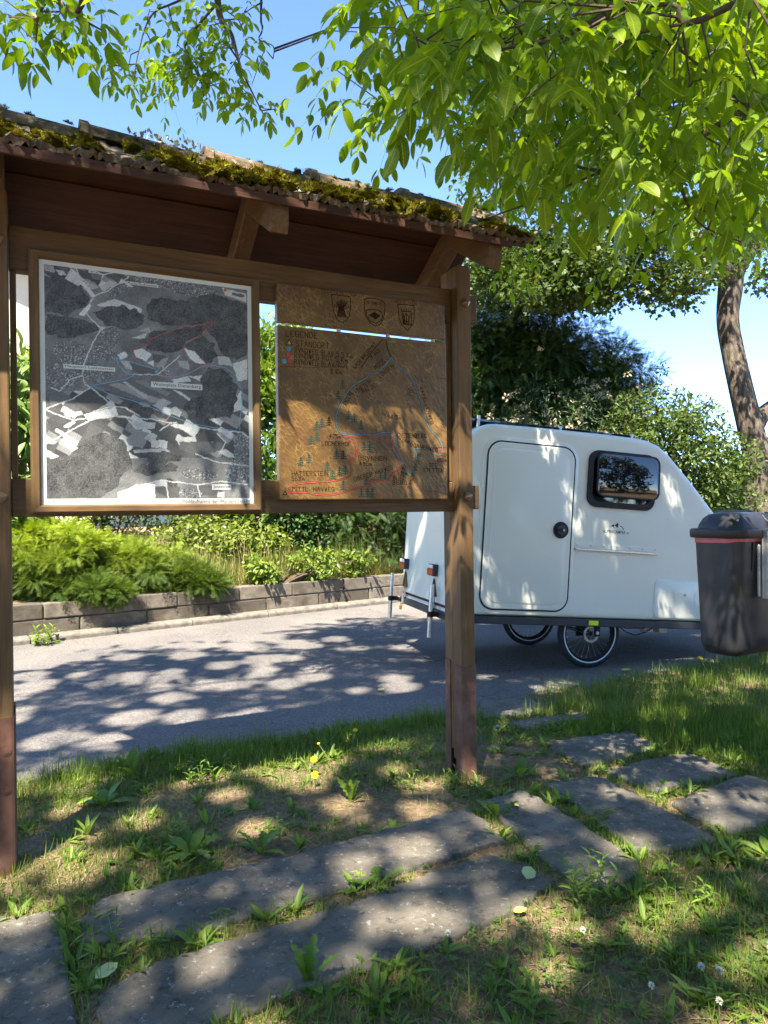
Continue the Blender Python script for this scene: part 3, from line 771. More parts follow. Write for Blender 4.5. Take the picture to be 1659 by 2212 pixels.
# patchwork of strip fields over the open land
ang = 0.55; su = fx_ * math.cos(ang) + fy_ * math.sin(ang); sv = -fx_ * math.sin(ang) + fy_ * math.cos(ang)
cell = np.floor(su / 95).astype(int) * 31 + np.floor(sv / 34).astype(int) * 17
hsh = (np.abs(np.sin(cell * 12.9898) * 43758.5453) % 1)
openl = (ty > 940) & (ty < 1340) | ((ty < 330) & (tx < 800))
g = np.where(openl, np.where(hsh > 0.80, 0.55, np.where(hsh > 0.6, 0.22, 0.035 + 0.08 * hsh)), g)
fields = [
 (.62, [(450, 280), (500, 300), (560, 370), (550, 395), (510, 345)]), (.68, [(465, 490), (530, 425), (542, 440), (500, 500)]),
 (.55, [(570, 435), (680, 400), (760, 430), (840, 460), (832, 492), (700, 450), (600, 445)]), (.62, [(890, 500), (930, 470), (985, 490), (960, 510)]),
 (.36, [(510, 290), (590, 330), (540, 345)]), (.45, [(590, 330), (650, 290), (690, 310), (610, 355)]), (.06, [(455, 220), (530, 240), (545, 280), (480, 280)]),
 (.13, [(535, 235), (610, 250), (600, 290), (545, 280)]), (.5, [(330, 220), (380, 230), (400, 260), (350, 255)]), (.30, [(265, 200), (320, 205), (330, 240), (268, 230)]),
 (.55, [(1310, 340), (1450, 380), (1455, 430), (1330, 385)]), (.1, [(1370, 370), (1440, 385), (1440, 400), (1370, 388)]),
 (.5, [(600, 560), (690, 585), (680, 610), (600, 580)]), (.5, [(780, 630), (870, 602), (850, 640)]), (.36, [(820, 590), (880, 570), (890, 600)]),
 (.66, [(790, 705), (840, 695), (895, 728), (862, 772), (800, 742)]), (.07, [(897, 726), (985, 742), (955, 790), (905, 772)]), (.6, [(865, 775), (910, 765), (905, 800)]), (.28, [(955, 760), (1000, 740), (965, 810), (912, 800)]),
 (.66, [(690, 730), (740, 712), (762, 735), (712, 760)]), (.42, [(712, 762), (770, 772), (792, 820), (742, 812)]), (.08, [(765, 775), (930, 822), (925, 862), (830, 850), (785, 822)]),
 (.75, [(1090, 695), (1180, 742), (1205, 790), (1120, 762)]), (.34, [(1045, 765), (1110, 772), (1122, 825), (1060, 802)]),
 (.45, [(1280, 740), (1350, 752), (1370, 802), (1290, 792)]), (.60, [(1370, 790), (1455, 762), (1458, 882), (1400, 892)]), (.62, [(1385, 1000), (1420, 940), (1425, 1060), (1375, 1072)]),
 (.60, [(1010, 880), (1110, 860), (1130, 890), (1030, 902)]), (.56, [(1112, 860), (1222, 856), (1180, 892)]),
 (.10, [(560, 905), (780, 872), (1000, 905), (1190, 985), (1080, 1050), (900, 1030), (700, 962)]), (.26, [(640, 905), (700, 895), (960, 1000), (900, 1015)]), (.18, [(780, 880), (860, 885), (1010, 960), (980, 975)]), (.4, [(720, 890), (742, 888), (880, 985), (862, 992)]),
 (.40, [(900, 1030), (960, 985), (1012, 1012), (952, 1052)]), (.58, [(980, 1065), (1032, 1036), (1072, 1072), (1060, 1102)]), (.6, [(1020, 940), (1060, 950), (1122, 992), (1112, 1002)]),
 (.11, [(270, 945), (360, 942), (430, 985), (300, 1032)]), (.05, [(432, 985), (530, 922), (652, 1002), (550, 1062)]), (.62, [(490, 1080), (670, 1040), (702, 1086), (520, 1118)]), (.42, [(370, 1075), (480, 1060), (490, 1080), (400, 1100)]),
 (.06, [(270, 1110), (330, 1075), (400, 1100), (300, 1160)]), (.05, [(300, 1170), (400, 1110), (450, 1122), (390, 1162)]), (.62, [(370, 1150), (430, 1115), (446, 1126), (400, 1162)]),
 (.66, [(330, 1160), (402, 1200), (382, 1212), (320, 1176)]), (.62, [(270, 1200), (332, 1240), (312, 1256), (270, 1240)]), (.62, [(420, 1270), (462, 1290), (440, 1302), (390, 1272)]),
 (.07, [(680, 1040), (760, 1036), (812, 1082), (702, 1092)]), (.46, [(760, 1120), (917, 1132), (910, 1167), (800, 1172)]), (.66, [(1000, 1150), (1040, 1136), (1132, 1167), (1110, 1187)]),
 (.22, [(740, 1230), (800, 1172), (882, 1192), (842, 1282), (760, 1262)]), (.4, [(850, 1225), (882, 1192), (932, 1212), (890, 1252)]), (.52, [(890, 1232), (935, 1238), (935, 1280), (890, 1276)]), (.62, [(937, 1232), (986, 1240), (986, 1281), (937, 1281)]),
 (.40, [(780, 1290), (980, 1282), (1002, 1306), (790, 1308)]), (.52, [(1040, 1220), (1150, 1216), (1160, 1246), (1045, 1242)]), (.06, [(900, 1172), (1040, 1192), (1032, 1240), (890, 1192)]), (.05, [(1150, 1202), (1280, 1197), (1322, 1252), (1170, 1242)]),
 (.10, [(1040, 1245), (1300, 1250), (1330, 1290), (1180, 1330), (1060, 1290)]), (.78, [(690, 1545), (800, 1500), (912, 1490), (912, 1580), (690, 1580)]), (.07, [(915, 1512), (1062, 1512), (1060, 1572), (990, 1576), (915, 1540)]), (.5, [(912, 1470), (978, 1470), (978, 1510), (912, 1506)]),
 (.08, [(1160, 1500), (1300, 1510), (1310, 1570), (1180, 1560)]), (.5, [(1280, 1540), (1320, 1545), (1318, 1576), (1276, 1576)])]
for val, poly in fields:
    k = pip(poly, fx_, fy_)
    g = np.where(k, val * (0.9 + 0.2 * fbm(tx, ty, 0.05, 41)), g)
# villages: speckle of roofs
def village(cx, cy, rx, ry, a, dens):
    global g
    dx, dy = tx - cx, ty - cy; c, s = math.cos(a), math.sin(a)
    q = ((dx * c + dy * s) / rx) ** 2 + ((-dx * s + dy * c) / ry) ** 2
    k = q < 1 + 0.4 * (vnoise(tx, ty, 0.03, 51) - 0.5)
    n1 = vnoise(tx, ty, 0.20, 53); n2 = vnoise(tx, ty, 0.28, 54)
    g = np.where(k, np.where(n1 > 1 - dens * 0.8, 0.40, np.where(n2 < 0.4, 0.06, 0.14)), g)
for a in ((420, 720, 110, 75, .2, .36), (360, 850, 105, 80, 0, .34), (560, 830, 110, 55, .2, .30), (640, 630, 75, 60, -.5, .26), (600, 720, 90, 50, .2, .3), (920, 285, 220, 45, .25, .40), (1130, 340, 160, 50, .2, .34), (1420, 1280, 45, 95, .1, .38), (1400, 1420, 75, 80, 0, .42), (1170, 1440, 110, 36, .1, .36), (1120, 1550, 70, 30, .1, .34), (960, 830, 45, 22, .2, .45), (700, 350, 60, 30, -.6, .3)): village(*a)
forest = [
 [(265, 260), (330, 262), (400, 290), (480, 330), (520, 380), (545, 400), (480, 460), (400, 490), (340, 470), (268, 480)],
 [(268, 490), (400, 490), (500, 520), (560, 550), (600, 580), (540, 610), (440, 625), (340, 620), (270, 600)],
 [(550, 480), (640, 440), (720, 440), (800, 470), (850, 500), (840, 560), (760, 580), (660, 560), (590, 530)],
 [(860, 440), (900, 400), (960, 380), (1060, 420), (1150, 400), (1250, 380), (1340, 400), (1458, 440), (1462, 740), (1370, 760), (1300, 720), (1260, 640), (1200, 560), (1080, 560), (960, 560), (870, 520)],
 [(820, 655), (900, 600), (1050, 580), (1150, 570), (1240, 550), (1200, 620), (1100, 650), (1080, 700), (1010, 725), (900, 700)],
 [(1085, 680), (1200, 620), (1260, 680), (1285, 740), (1240, 792), (1170, 760), (1115, 720)],
 [(1180, 880), (1230, 820), (1310, 820), (1370, 860), (1400, 930), (1390, 1020), (1360, 1110), (1280, 1110), (1190, 1110), (1110, 1100), (1080, 1050), (1130, 1000), (1200, 960)],
 [(268, 1340), (420, 1310), (490, 1260), (560, 1190), (640, 1190), (720, 1240), (760, 1300), (780, 1400), (700, 1460), (690, 1520), (560, 1580), (268, 1580)],
 [(840, 1320), (960, 1300), (1080, 1330), (1050, 1372), (900, 1372)], [(770, 1400), (900, 1360), (1050, 1390), (1040, 1422), (860, 1442)],
 [(810, 1030), (880, 1035), (1000, 1090), (980, 1105), (860, 1080)], [(660, 1020), (790, 1010), (820, 1030), (700, 1050)], [(980, 1470), (1040, 1475), (1030, 1510), (985, 1512)]]
tree = 0.5 * fbm(tx, ty, 0.022, 61) + 0.5 * fbm(tx, ty, 0.16, 63); tree2 = vnoise(tx, ty, 0.42, 66)
for poly in forest:
    k = pip(poly, wx, wy)
    g = np.where(k, np.clip(0.045 + 0.16 * (tree - 0.45) + 0.085 * (tree2 - 0.5), 0.010, 0.25), g)
k = pip([(1090, 700), (1150, 715), (1215, 790), (1150, 780), (1110, 745)], fx_, fy_); g = np.where(k, 0.7, g)
# roads
roads = [[(455, 215), (470, 260), (520, 310), (560, 380), (530, 430), (510, 480), (540, 520), (600, 570), (560, 640), (520, 720), (490, 800), (490, 850), (500, 900), (540, 922), (640, 1010), (680, 1032)],
 [(560, 380), (640, 350), (760, 270)], [(270, 1045), (300, 1032), (430, 985), (530, 922)], [(270, 1045), (330, 1078), (430, 1112), (700, 1092), (900, 1112), (1100, 1152), (1200, 1167), (1300, 1182), (1420, 1192), (1466, 1222)],
 [(550, 1062), (660, 1032), (740, 1042), (822, 1092)], [(740, 1096), (802, 1165)], [(300, 920), (350, 940), (420, 870), (490, 850)], [(1040, 1212), (1055, 1260)], [(270, 1250), (420, 1170), (520, 1120)], [(700, 1090), (830, 1120)], [(790, 845), (930, 850), (1000, 790), (1060, 740)],
 [(940, 1180), (1000, 1140), (1040, 1130)], [(1280, 1200), (1330, 1250), (1290, 1320)], [(750, 1540), (830, 1500), (950, 1470), (1160, 1500), (1300, 1480), (1460, 1500)], [(975, 1470), (990, 1575)], [(1160, 1500), (1180, 1572)], [(1150, 1320), (1290, 1370), (1460, 1390)], [(530, 240), (620, 255), (700, 240)]]
for pl in roads:
    for (x0, y0), (x1, y1) in zip(pl[:-1], pl[1:]):
        L2 = (x1 - x0) ** 2 + (y1 - y0) ** 2
        t = np.clip(((fx_ - x0) * (x1 - x0) + (fy_ - y0) * (y1 - y0)) / L2, 0, 1)
        d = np.hypot(fx_ - x0 - t * (x1 - x0), fy_ - y0 - t * (y1 - y0))
        g = np.where(d < 3.2, np.maximum(g, 0.58), g)
stripe_ = 0.86 + 0.28 * vnoise(su, sv * 0.02, 0.33, 45)
g = g * np.where(g > 0.12, stripe_, 1.0) * (1 + 0.16 * np.random.default_rng(9).normal(0, 1, len(g)))
g = 0.95 * np.clip(g, 0.001, 1) ** 0.84
g = np.clip(g * 1.0 + 0.008 + 0.04 * (vnoise(tx, ty, 0.4, 71) - 0.5), 0.012, 0.85)
colr = np.stack([g * 0.97, g, g * 0.97], 1)
st = np.hypot((tx - 1330), (ty - 355)) < 9
colr[st] = (0.35, 0.14, 0.04)
idx = np.arange(NU * NV).reshape(NU, NV)
F = np.stack([idx[:-1, :-1].ravel(), idx[1:, :-1].ravel(), idx[1:, 1:].ravel(), idx[:-1, 1:].ravel()], 1)
pmt, nt, b = newmat('aerial_photo_print')
at = nt.nodes.new('ShaderNodeAttribute'); at.attribute_name = 'Col'
nt.links.new(at.outputs['Color'], b.inputs['Base Color']); b.inputs['Roughness'].default_value = 0.42; b.inputs['Specular IOR Level'].default_value = 0.4
ob('aerial_photo', mesh_np('aerial_photo', np.stack([uu.ravel(), np.full(NU * NV, 0.0494), vv.ravel()], 1), F, tint=colr), pmt, poster)

INK = pm('black_ink', [(0.3, (0.03, 0.03, 0.03)), (0.7, (0.05, 0.05, 0.05))], 20, rough=0.6)
GREYINK = pm('grey_ink', [(0.3, (0.12, 0.12, 0.12)), (0.7, (0.16, 0.16, 0.16))], 20, rough=0.6)
PAPER = pm('label_paper', [(0.3, (0.62, 0.65, 0.60)), (0.7, (0.70, 0.72, 0.66))], 8, rough=0.5)
PBLUE = pm('blue_route_print', [(0.3, (0.14, 0.36, 0.52)), (0.7, (0.20, 0.44, 0.62))], 20, rough=0.5)
PRED = pm('red_route_print', [(0.3, (0.42, 0.075, 0.05)), (0.7, (0.52, 0.11, 0.08))], 20, rough=0.5)

def text_mesh(body, x0, x1, zc, y, h=None, bold=0.0, plane='xz', name='lettering'):
    """lettering in the x,z plane facing -y, fitted between x0 and x1, centred on zc"""
    cu = bpy.data.curves.new('text', 'FONT'); cu.body = body; cu.size = 1.0; cu.resolution_u = 3; cu.offset = bold
    o = bpy.data.objects.new('text', cu)
    me = bpy.data.meshes.new_from_object(o)
    bpy.data.objects.remove(o); bpy.data.curves.remove(cu)
    n = len(me.vertices); co = np.empty(n * 3, np.float32); me.vertices.foreach_get('co', co); co = co.reshape(-1, 3)
    mn, mx = co.min(0), co.max(0)
    s = (x1 - x0) / (mx[0] - mn[0])
    sz = s if h is None else h / (mx[1] - mn[1])
    out = np.stack([x0 + (co[:, 0] - mn[0]) * s, np.full(n, y), zc + (co[:, 1] - (mn[1] + mx[1]) / 2) * sz], 1)
    me.vertices.foreach_set('co', out.astype(np.float32).ravel()); me.update()
    me.name = name
    return me
def px(x, y): return tuple(toX([(x, y)])[0])
def label_plate(body, c0, c1, y0, y1, tx0, tx1, by):
    a = px(c0, y0); c = px(c1, y1)
    pl = ob('name_plate', boxmesh('name_plate', a[0], c[0], 0.0487, 0.0492, c[1], a[1], 0), PAPER, poster)
    ob('plate_lettering', text_mesh(body, px(tx0, by)[0], px(tx1, by)[0], (a[1] + c[1]) / 2, 0.0484, (a[1] - c[1]) * 0.72, 0.004), INK, poster)
label_plate('Rafz/Schweiz', 750, 937, 296, 338, 757, 930, 318)
label_plate('Hauptort Lottstetten', 374, 680, 780, 830, 384, 670, 808)
label_plate('Wohnplatz Dietenberg', 891, 1193, 888, 944, 902, 1184, 917)
label_plate('Jestetten', 1247, 1360, 1497, 1531, 1254, 1352, 1514)
ob('caption', text_mesh('Luftbildaufnahme der Wanderstrecken', -1.530, -1.190, 1.5625, 0.0484, 0.018, 0.004), GREYINK, poster)
ob('caption', text_mesh('Aussichtspunkt', -2.058, -1.944, 1.5625, 0.0484, 0.014, 0.004), GREYINK, poster)
m = MB()
for p in ([(-2.081, 1.556), (-2.069, 1.556), (-2.069, 1.569), (-2.081, 1.569), (-2.081, 1.556)], [(-2.078, 1.558), (-2.075, 1.567), (-2.072, 1.558)]): m.ribbon(p, 0.0012, 0.0484)
ob('caption_mark', m.mesh('caption_mark', recalc=False), GREYINK, poster)
route_b = [(922, 848), (935, 822), (770, 772), (686, 748), (700, 790), (740, 835), (790, 850), (750, 872), (660, 890), (548, 908), (640, 960), (780, 1000), (900, 1045), (1000, 1090), (1130, 1140), (1270, 1165), (1412, 1188), (1410, 1130), (1425, 1040), (1430, 950), (1400, 900), (1390, 860), (1330, 812), (1240, 795)]
route_m = [(1240, 795), (1180, 808), (1110, 845), (1040, 863), (980, 860), (922, 848)]
route_r = [(775, 768), (795, 735), (790, 695), (885, 660), (872, 648), (960, 612), (1080, 572), (1170, 560), (1248, 541), (1250, 560), (1210, 590), (1190, 625), (1110, 652), (1085, 680), (1088, 710), (1115, 750), (1150, 785), (1240, 795)]
def smooth(pl, k=4):
    out = []
    for i in range(len(pl) - 1):
        p0 = pl[max(i - 1, 0)]; p1 = pl[i]; p2 = pl[i + 1]; p3 = pl[min(i + 2, len(pl) - 1)]
        for j in range(k):
            t = j / k
            out.append(tuple(0.5 * ((2 * p1[c]) + (-p0[c] + p2[c]) * t + (2 * p0[c] - 5 * p1[c] + 4 * p2[c] - p3[c]) * t * t + (-p0[c] + 3 * p1[c] - 3 * p2[c] + p3[c]) * t ** 3) for c in (0, 1)))
    return out + [pl[-1]]
for pl, mt, nm in ((route_b, PBLUE, 'blue_route'), (route_r, PRED, 'red_route'), (route_m, PBLUE, 'blue_route')):
    m = MB().ribbon([px(*p) for p in (smooth(pl, 3) if pl is not route_b else pl)], 0.0028, 0.0490)
    ob(nm, m.mesh(nm, recalc=False), mt, poster)
m = MB().ribbon([(p[0], p[1] - 0.003) for p in [px(*q) for q in route_m]], 0.002, 0.0488); ob('red_route', m.mesh('red_route', recalc=False), PRED, poster)

# ------------------------------------------------------------------ carved trail panel and crest plank
GL = {'A': ['03 53', '00 36 60'], 'B': ['00 06', '06 46 54 33 03', '33 63 51 40 00'], 'C': ['61 50 10 01 05 16 56 65'], 'D': ['00 06', '06 46 64 62 40 00'], 'E': ['60 00 06 66', '03 43'],
 'F': ['00 06 66', '03 43'], 'G': ['65 46 16 05 01 10 50 61 63 33'], 'H': ['00 06', '60 66', '03 63'], 'I': ['00 06'], 'J': ['46 41 30 10 01'], 'K': ['00 06', '66 03 60'], 'L': ['06 00 50'], 'M': ['00 06 33 66 60'],
 'N': ['00 06 60 66'], 'O': ['10 01 05 16 46 65 61 50 10'], 'P': ['00 06 46 65 54 33 03'], 'R': ['00 06 46 65 54 33 03', '23 60'], 'S': ['65 56 16 05 14 52 61 50 10 01'], 'T': ['06 66', '30 36'], 'U': ['06 30 66'],
 'V': ['06 30 66'], 'W': ['06 20 35 40 66'], 'Z': ['06 66 00 60'], 'm': ['00 03', '02 13 23 32 30', '32 43 53 62 60'], ',': ['11 00'], '.': ['10 11'], '-': ['03 43'], '/': ['00 66'],
 '0': ['10 01 05 16 46 65 61 50 10'], '1': ['14 36 30'], '2': ['05 16 46 65 00 60'], '3': ['06 66 33 53 62 50 00'], '4': ['40 46 02 62'], '5': ['66 06 04 44 62 50 00'], '6': ['56 26 02 10 50 62 43 03'], '7': ['06 66 20'], '8': ['33 05 16 46 65 33 01 10 50 61 33'], '9': ['10 40 64 55 16 04 13 64']}
def stroke_text(m, s, p0, p1, h, w, y, gap=0.32):
    """letters cut along the line p0 -> p1 (x,z)"""
    W = []
    for ch in s: W.append(0.35 if ch == ' ' else 0.12 if ch in 'I1.,' else 0.62)
    tot = sum(W) + gap * (len(s) - 1)
    dx, dz = p1[0] - p0[0], p1[1] - p0[1]; L = math.hypot(dx, dz); ux, uz = dx / L, dz / L
    k = L / tot; x = 0
    for ch, cw in zip(s, W):
        j = rnd.uniform(-0.06, 0.06)
        for st in GL.get(ch, []):
            pts = []
            for tok in st.split():
                gx_ = int(tok[0]) / 6 * 0.62; gz_ = int(tok[1]) / 6 + j * 0.5
                if ch == 'I': gx_ = 0.06
                a = (x + gx_) * k; bb = gz_ * h
                pts.append((p0[0] + ux * a - uz * bb, p0[1] + uz * a + ux * bb))
            m.ribbon(pts, w, y)
        x += cw + gap

PY = 0.020
panel = ob('carved_panel', boxmesh('carved_panel', -1.050, -0.089, PY, 0.066, 1.566, 2.425, 0.006, 2), PANEL, KB)
QT = [(150, 500), (1365, 625), (1382, 1750), (175, 1757)]; QX = [(-1.050, 2.425), (-0.089, 2.425), (-0.089, 1.566), (-1.050, 1.566)]
qX = homography(QT, QX)
def q(x, y): return tuple(qX([(x, y)])[0])
def cut(name, mat, strokes, w, y=PY - 0.0008, parent=None, sm=True):
    m = MB()
    for s in strokes: m.ribbon([q(*p) for p in (smooth(s) if sm else s)], w, y)
    return ob(name, m.mesh(name, recalc=False), mat, parent or panel)
bl1 = [(970, 735), (905, 810), (855, 850), (815, 850), (790, 880), (700, 935), (640, 1010), (590, 1110), (575, 1180), (590, 1250), (640, 1290), (760, 1290), (860, 1290), (900, 1275), (965, 1275), (975, 1295), (1000, 1310), (1015, 1345), (990, 1370), (1000, 1410), (1050, 1490), (1110, 1580), (1140, 1510), (1155, 1430), (1140, 1390), (1220, 1390), (1290, 1430), (1340, 1430)]
bl2 = [(970, 735), (1020, 800), (1100, 860), (1140, 930), (1170, 1010), (1200, 1100), (1240, 1230), (1310, 1310), (1340, 1370), (1340, 1410)]
rd1 = [(620, 1295), (650, 1315), (700, 1340), (725, 1390), (715, 1450), (680, 1470), (690, 1540), (660, 1595), (560, 1620), (440, 1630), (330, 1640), (260, 1660), (240, 1690)]
rd2 = [(240, 1705), (380, 1705), (430, 1718), (540, 1722), (640, 1700), (700, 1680), (800, 1655), (825, 1650), (830, 1615), (940, 1615), (980, 1570), (1040, 1520)]
rd3 = [(640, 1304), (860, 1304), (900, 1289), (958, 1292), (992, 1325), (982, 1370), (995, 1420), (1046, 1502)]
cut('route_groove', CARVE, [bl1, bl2, rd1, rd2], 0.0085, PY - 0.0004)
cut('blue_route', BLUE, [bl1, bl2], 0.0052); cut('red_route', RED, [rd1, rd2, rd3], 0.0050, PY - 0.0011)
cut('road_groove', CARVE, [[(910, 600), (840, 680), (755, 805)], [(930, 600), (945, 670), (970, 730)]], 0.004)
for (x, y) in [(622, 930), (590, 1005), (665, 1150), (708, 1170), (755, 1220), (437, 1228), (474, 1208), (398, 1330), (441, 1303), (778, 1372), (818, 1387), (580, 1435), (383, 1463), (325, 1483), (516, 1518), (603, 1553), (643, 1543), (553, 1580), (898, 1588), (930, 1588), (793, 1630), (630, 1655), (760, 1705), (805, 1705), (838, 1705), (525, 1195), (628, 1435)]:
    big = 1.0 if (x + y) % 3 else 1.2
    s = []
    for k, (w_, yy) in enumerate(((8, -30), (13, -14), (17, 4), (20, 20))):
        s += [[(x - w_ * big, y + yy + 9), (x, y + yy), (x + w_ * big, y + yy + 9)]]
    s += [[(x, y - 34), (x, y + 32)]]
    cut('pine_mark', PINE if (x, y) not in ((525, 1195), (628, 1435)) else CARVE, s, 0.0042, sm=False)
m = MB()
def T(s, x0, y0, x1, y1, hpx, w=0.0030): stroke_text(m, s, q(x0, y0), q(x1, y1), hpx * 0.00079, w * 0.86, PY - 0.0009)
T('LEGENDE', 213, 582, 437, 597, 34, 0.0036); T('STANDORT', 285, 655, 520, 672, 36, 0.0034); T('RUNDWEG BLAU 5,5 Km', 278, 698, 690, 738, 31); T('RUNDWEG ROT 5 Km', 275, 738, 655, 770, 31)
T('RUNDWEG BLAU/ROT', 275, 782, 655, 810, 31); T('8 Km', 535, 850, 610, 855, 30); T('NACH WALDSHUT', 712, 818, 862, 640, 24); T('B 463', 832, 742, 888, 690, 26)
T('MOOS-', 862, 822, 948, 752, 30); T('LOHSEN', 890, 880, 990, 800, 27); T('UNTERE', 648, 1085, 700, 985, 28); T('DIETEN-', 735, 985, 842, 905, 27); T('HALDE', 772, 995, 862, 940, 25)
T('KAPELLENWEG', 1176, 950, 1258, 1212, 22); T('594,3m', 920, 1172, 1042, 1178, 28); T('475m', 527, 1312, 610, 1315, 24); T('LOCHERHOF', 475, 1365, 680, 1370, 25, 0.0034)
T('DIETENBERG', 1020, 1305, 1225, 1312, 27, 0.0034); T('504m', 1032, 1340, 1105, 1345, 24); T('DORNENWEG', 1110, 1370, 1305, 1412, 25, 0.0032); T('BRUNNEN', 740, 1472, 940, 1474, 28, 0.0032); T('495m', 745, 1510, 835, 1510, 24)
T('HATTERSTEIN', 262, 1585, 520, 1582, 28, 0.003); T('568m', 262, 1620, 350, 1618, 24); T('MITTL. HAUWEG', 268, 1692, 565, 1694, 25, 0.0032); T('OBERER HAUWEG', 712, 1625, 985, 1535, 27)
T('BLITZ-', 990, 1608, 1085, 1610, 26, 0.0032); T('BERG', 985, 1645, 1085, 1647, 27, 0.0032); T('519m', 1015, 1570, 1085, 1574, 22); T('PANORAMASTR', 1112, 1675, 1188, 1430, 24); T('LOTT-', 1225, 1518, 1318, 1520, 26); T('STETTEN', 1205, 1555, 1348, 1557, 26, 0.0034); T('450m', 1302, 1480, 1370, 1480, 22)
ob('lettering', m.mesh('lettering', recalc=False), CARVE, panel)
tri = lambda x, y, s: [(x - s, y + s * .8), (x, y - s), (x + s, y + s * .8), (x - s, y + s * .8), (x, y - s)]
cut('triangle_mark', CARVE, [tri(235, 628, 20), tri(213, 1708, 15), tri(1060, 1524, 9)], 0.0040, sm=False)
mm = MB(); mm.add([(*(lambda p: (p[0], PY - 0.0006, p[1]))(q(*p)),) for p in ((219, 641), (251, 641), (235, 612))], [(0, 1, 2)]); ob('triangle_fill', mm.mesh('triangle_fill'), YEL, panel)
cut('triangle_mark', RED, [tri(1328, 1400, 14)], 0.004, sm=False)
circ = lambda x, y, rr: [(x + rr * math.cos(a * 0.449), y + rr * math.sin(a * 0.449)) for a in range(15)]
cut('circle_mark', CARVE, [circ(1060, 1523, 19), circ(1357, 1432, 14), circ(1357, 1432, 5)], 0.0026, sm=False)
for x, y, mt in ((232, 672, BLUE), (234, 713, RED), (200, 762, BLUE), (241, 764, RED)):
    c = q(x, y); mm = MB(); n = 14
    mm.add([(c[0] + 0.0125 * math.cos(6.283 * k / n), PY - 0.0006, c[1] + 0.0135 * math.sin(6.283 * k / n)) for k in range(n)] + [(c[0] + 0.010 * math.cos(6.283 * k / n), PY - 0.002, c[1] + 0.011 * math.sin(6.283 * k / n)) for k in range(n)],
           [(k, (k + 1) % n, (k + 1) % n + n, k + n) for k in range(n)] + [tuple(range(n, 2 * n))])
    ob('legend_dot', mm.mesh('legend_dot'), mt, panel)
cut('chapel_mark', CARVE, [[(1075, 1000), (1110, 1005), (1140, 1010)], [(1090, 995), (1090, 965), (1098, 955), (1106, 965), (1106, 995)], [(1106, 968), (1130, 972), (1134, 990)], [(1112, 982), (1128, 984)]], 0.0022, sm=False)
cut('panel_crack', CARVE, [[(150, 825), (170, 802), (400, 805), (640, 800)], [(1300, 880), (1370, 880)], [(1210, 1690), (1300, 1695), (1380, 1718)], [(1300, 1380), (1375, 1378)]], 0.0018, sm=False)

crest = ob('crest_plank', boxmesh('crest_plank', -1.050, -0.094, PY, 0.066, 2.444, 2.634, 0.006, 2), PANEL, KB)
# crop of the plank -> plank plane
ST = [(-195, 120), (1505, 325), (1500, 640), (-200, 470)]
SXc = [(-1.050, 2.634), (-0.094, 2.634), (-0.094, 2.444), (-1.050, 2.444)]
sX = homography(ST, SXc)
def cs(name, strokes, w, sm=False):
    m2 = MB()
    for s in strokes: m2.ribbon([tuple(sX([p])[0]) for p in (smooth(s) if sm else s)], w, PY - 0.0008)
    return ob(name, m2.mesh(name, recalc=False), CARVE, crest)
shield1 = [(355, 230), (545, 252), (545, 330), (530, 420), (495, 465), (460, 485), (410, 465), (375, 400), (360, 320), (355, 230)]
shield2 = [(680, 280), (720, 266), (800, 266), (860, 285), (895, 315), (888, 400), (870, 460), (835, 505), (790, 517), (740, 490), (695, 430), (682, 350), (688, 310), (680, 280)]
shield2b = [(700, 378), (740, 365), (800, 368), (850, 385), (870, 405), (858, 460), (800, 498), (740, 470), (705, 420), (700, 378)]
shield3 = [(1025, 318), (1192, 332), (1190, 440), (1175, 500), (1120, 556), (1070, 520), (1035, 450), (1025, 318)]
for sh_ in (shield1, shield2, shield2b, shield3): cs('shield_outline', [sh_], 0.0042)
sheaf = []
for k in range(9): sheaf.append([(408 + k * 11, 430 + k * 1.0), (425 + k * 6, 350), (395 + k * 15, 275 + abs(k - 4) * 6)])
for k in range(7): sheaf.append([(385 + k * 22, 300 + abs(k - 3) * 6), (378 + k * 24, 330 + abs(k - 3) * 7)])
sheaf.append([(405, 352), (500, 360)])
cs('wheat_sheaf_mark', sheaf, 0.0040)
md = MB(); md.add([(*(lambda p: (p[0], PY - 0.0006, p[1]))(tuple(sX([p])[0])),) for p in ((725, 418), (785, 390), (850, 425), (795, 458))], [(0, 1, 2, 3)]); ob('lozenge_mark', md.mesh('lozenge_mark'), CARVE, crest)
gate = [[(1060, 360), (1060, 380), (1155, 390), (1160, 368)], [(1085, 362), (1085, 374)], [(1110, 364), (1110, 378)], [(1135, 366), (1135, 380)], [(1065, 390), (1075, 500), (1160, 510), (1165, 400)], [(1090, 500), (1090, 430), (1108, 400), (1130, 430), (1130, 505)], [(1080, 400), (1082, 495)], [(1145, 405), (1145, 505)], [(1108, 420), (1108, 470)], [(1095, 470), (1125, 474)], [(1098, 500), (1108, 470), (1122, 503)]]
cs('gate_tower_mark', gate, 0.0048)
m = MB()
def T2(s, x0, y0, x1, y1, hpx, w): stroke_text(m, s, tuple(sX([(x0, y0)])[0]), tuple(sX([(x1, y1)])[0]), hpx * 0.00061, w * 0.8, PY - 0.0009)
T2('LOTTSTETTEN', 278, 212, 600, 248, 26, 0.0024); T2('JESTETTEN', 990, 302, 1215, 325, 24, 0.0022); T2('DIETENBERG', 702, 312, 860, 330, 24, 0.0022)
ob('lettering', m.mesh('lettering', recalc=False), CARVE, crest)
for x, y in ((230, 487), (602, 527), (958, 563), (1285, 598)):
    c = q(x, y)
    pg = MB().tube([(c[0], 0.043, 2.415), (c[0], 0.043, 2.450)], 0.0115, 12); ob('peg', pg.mesh('peg'), PEG, KB, smooth=False)

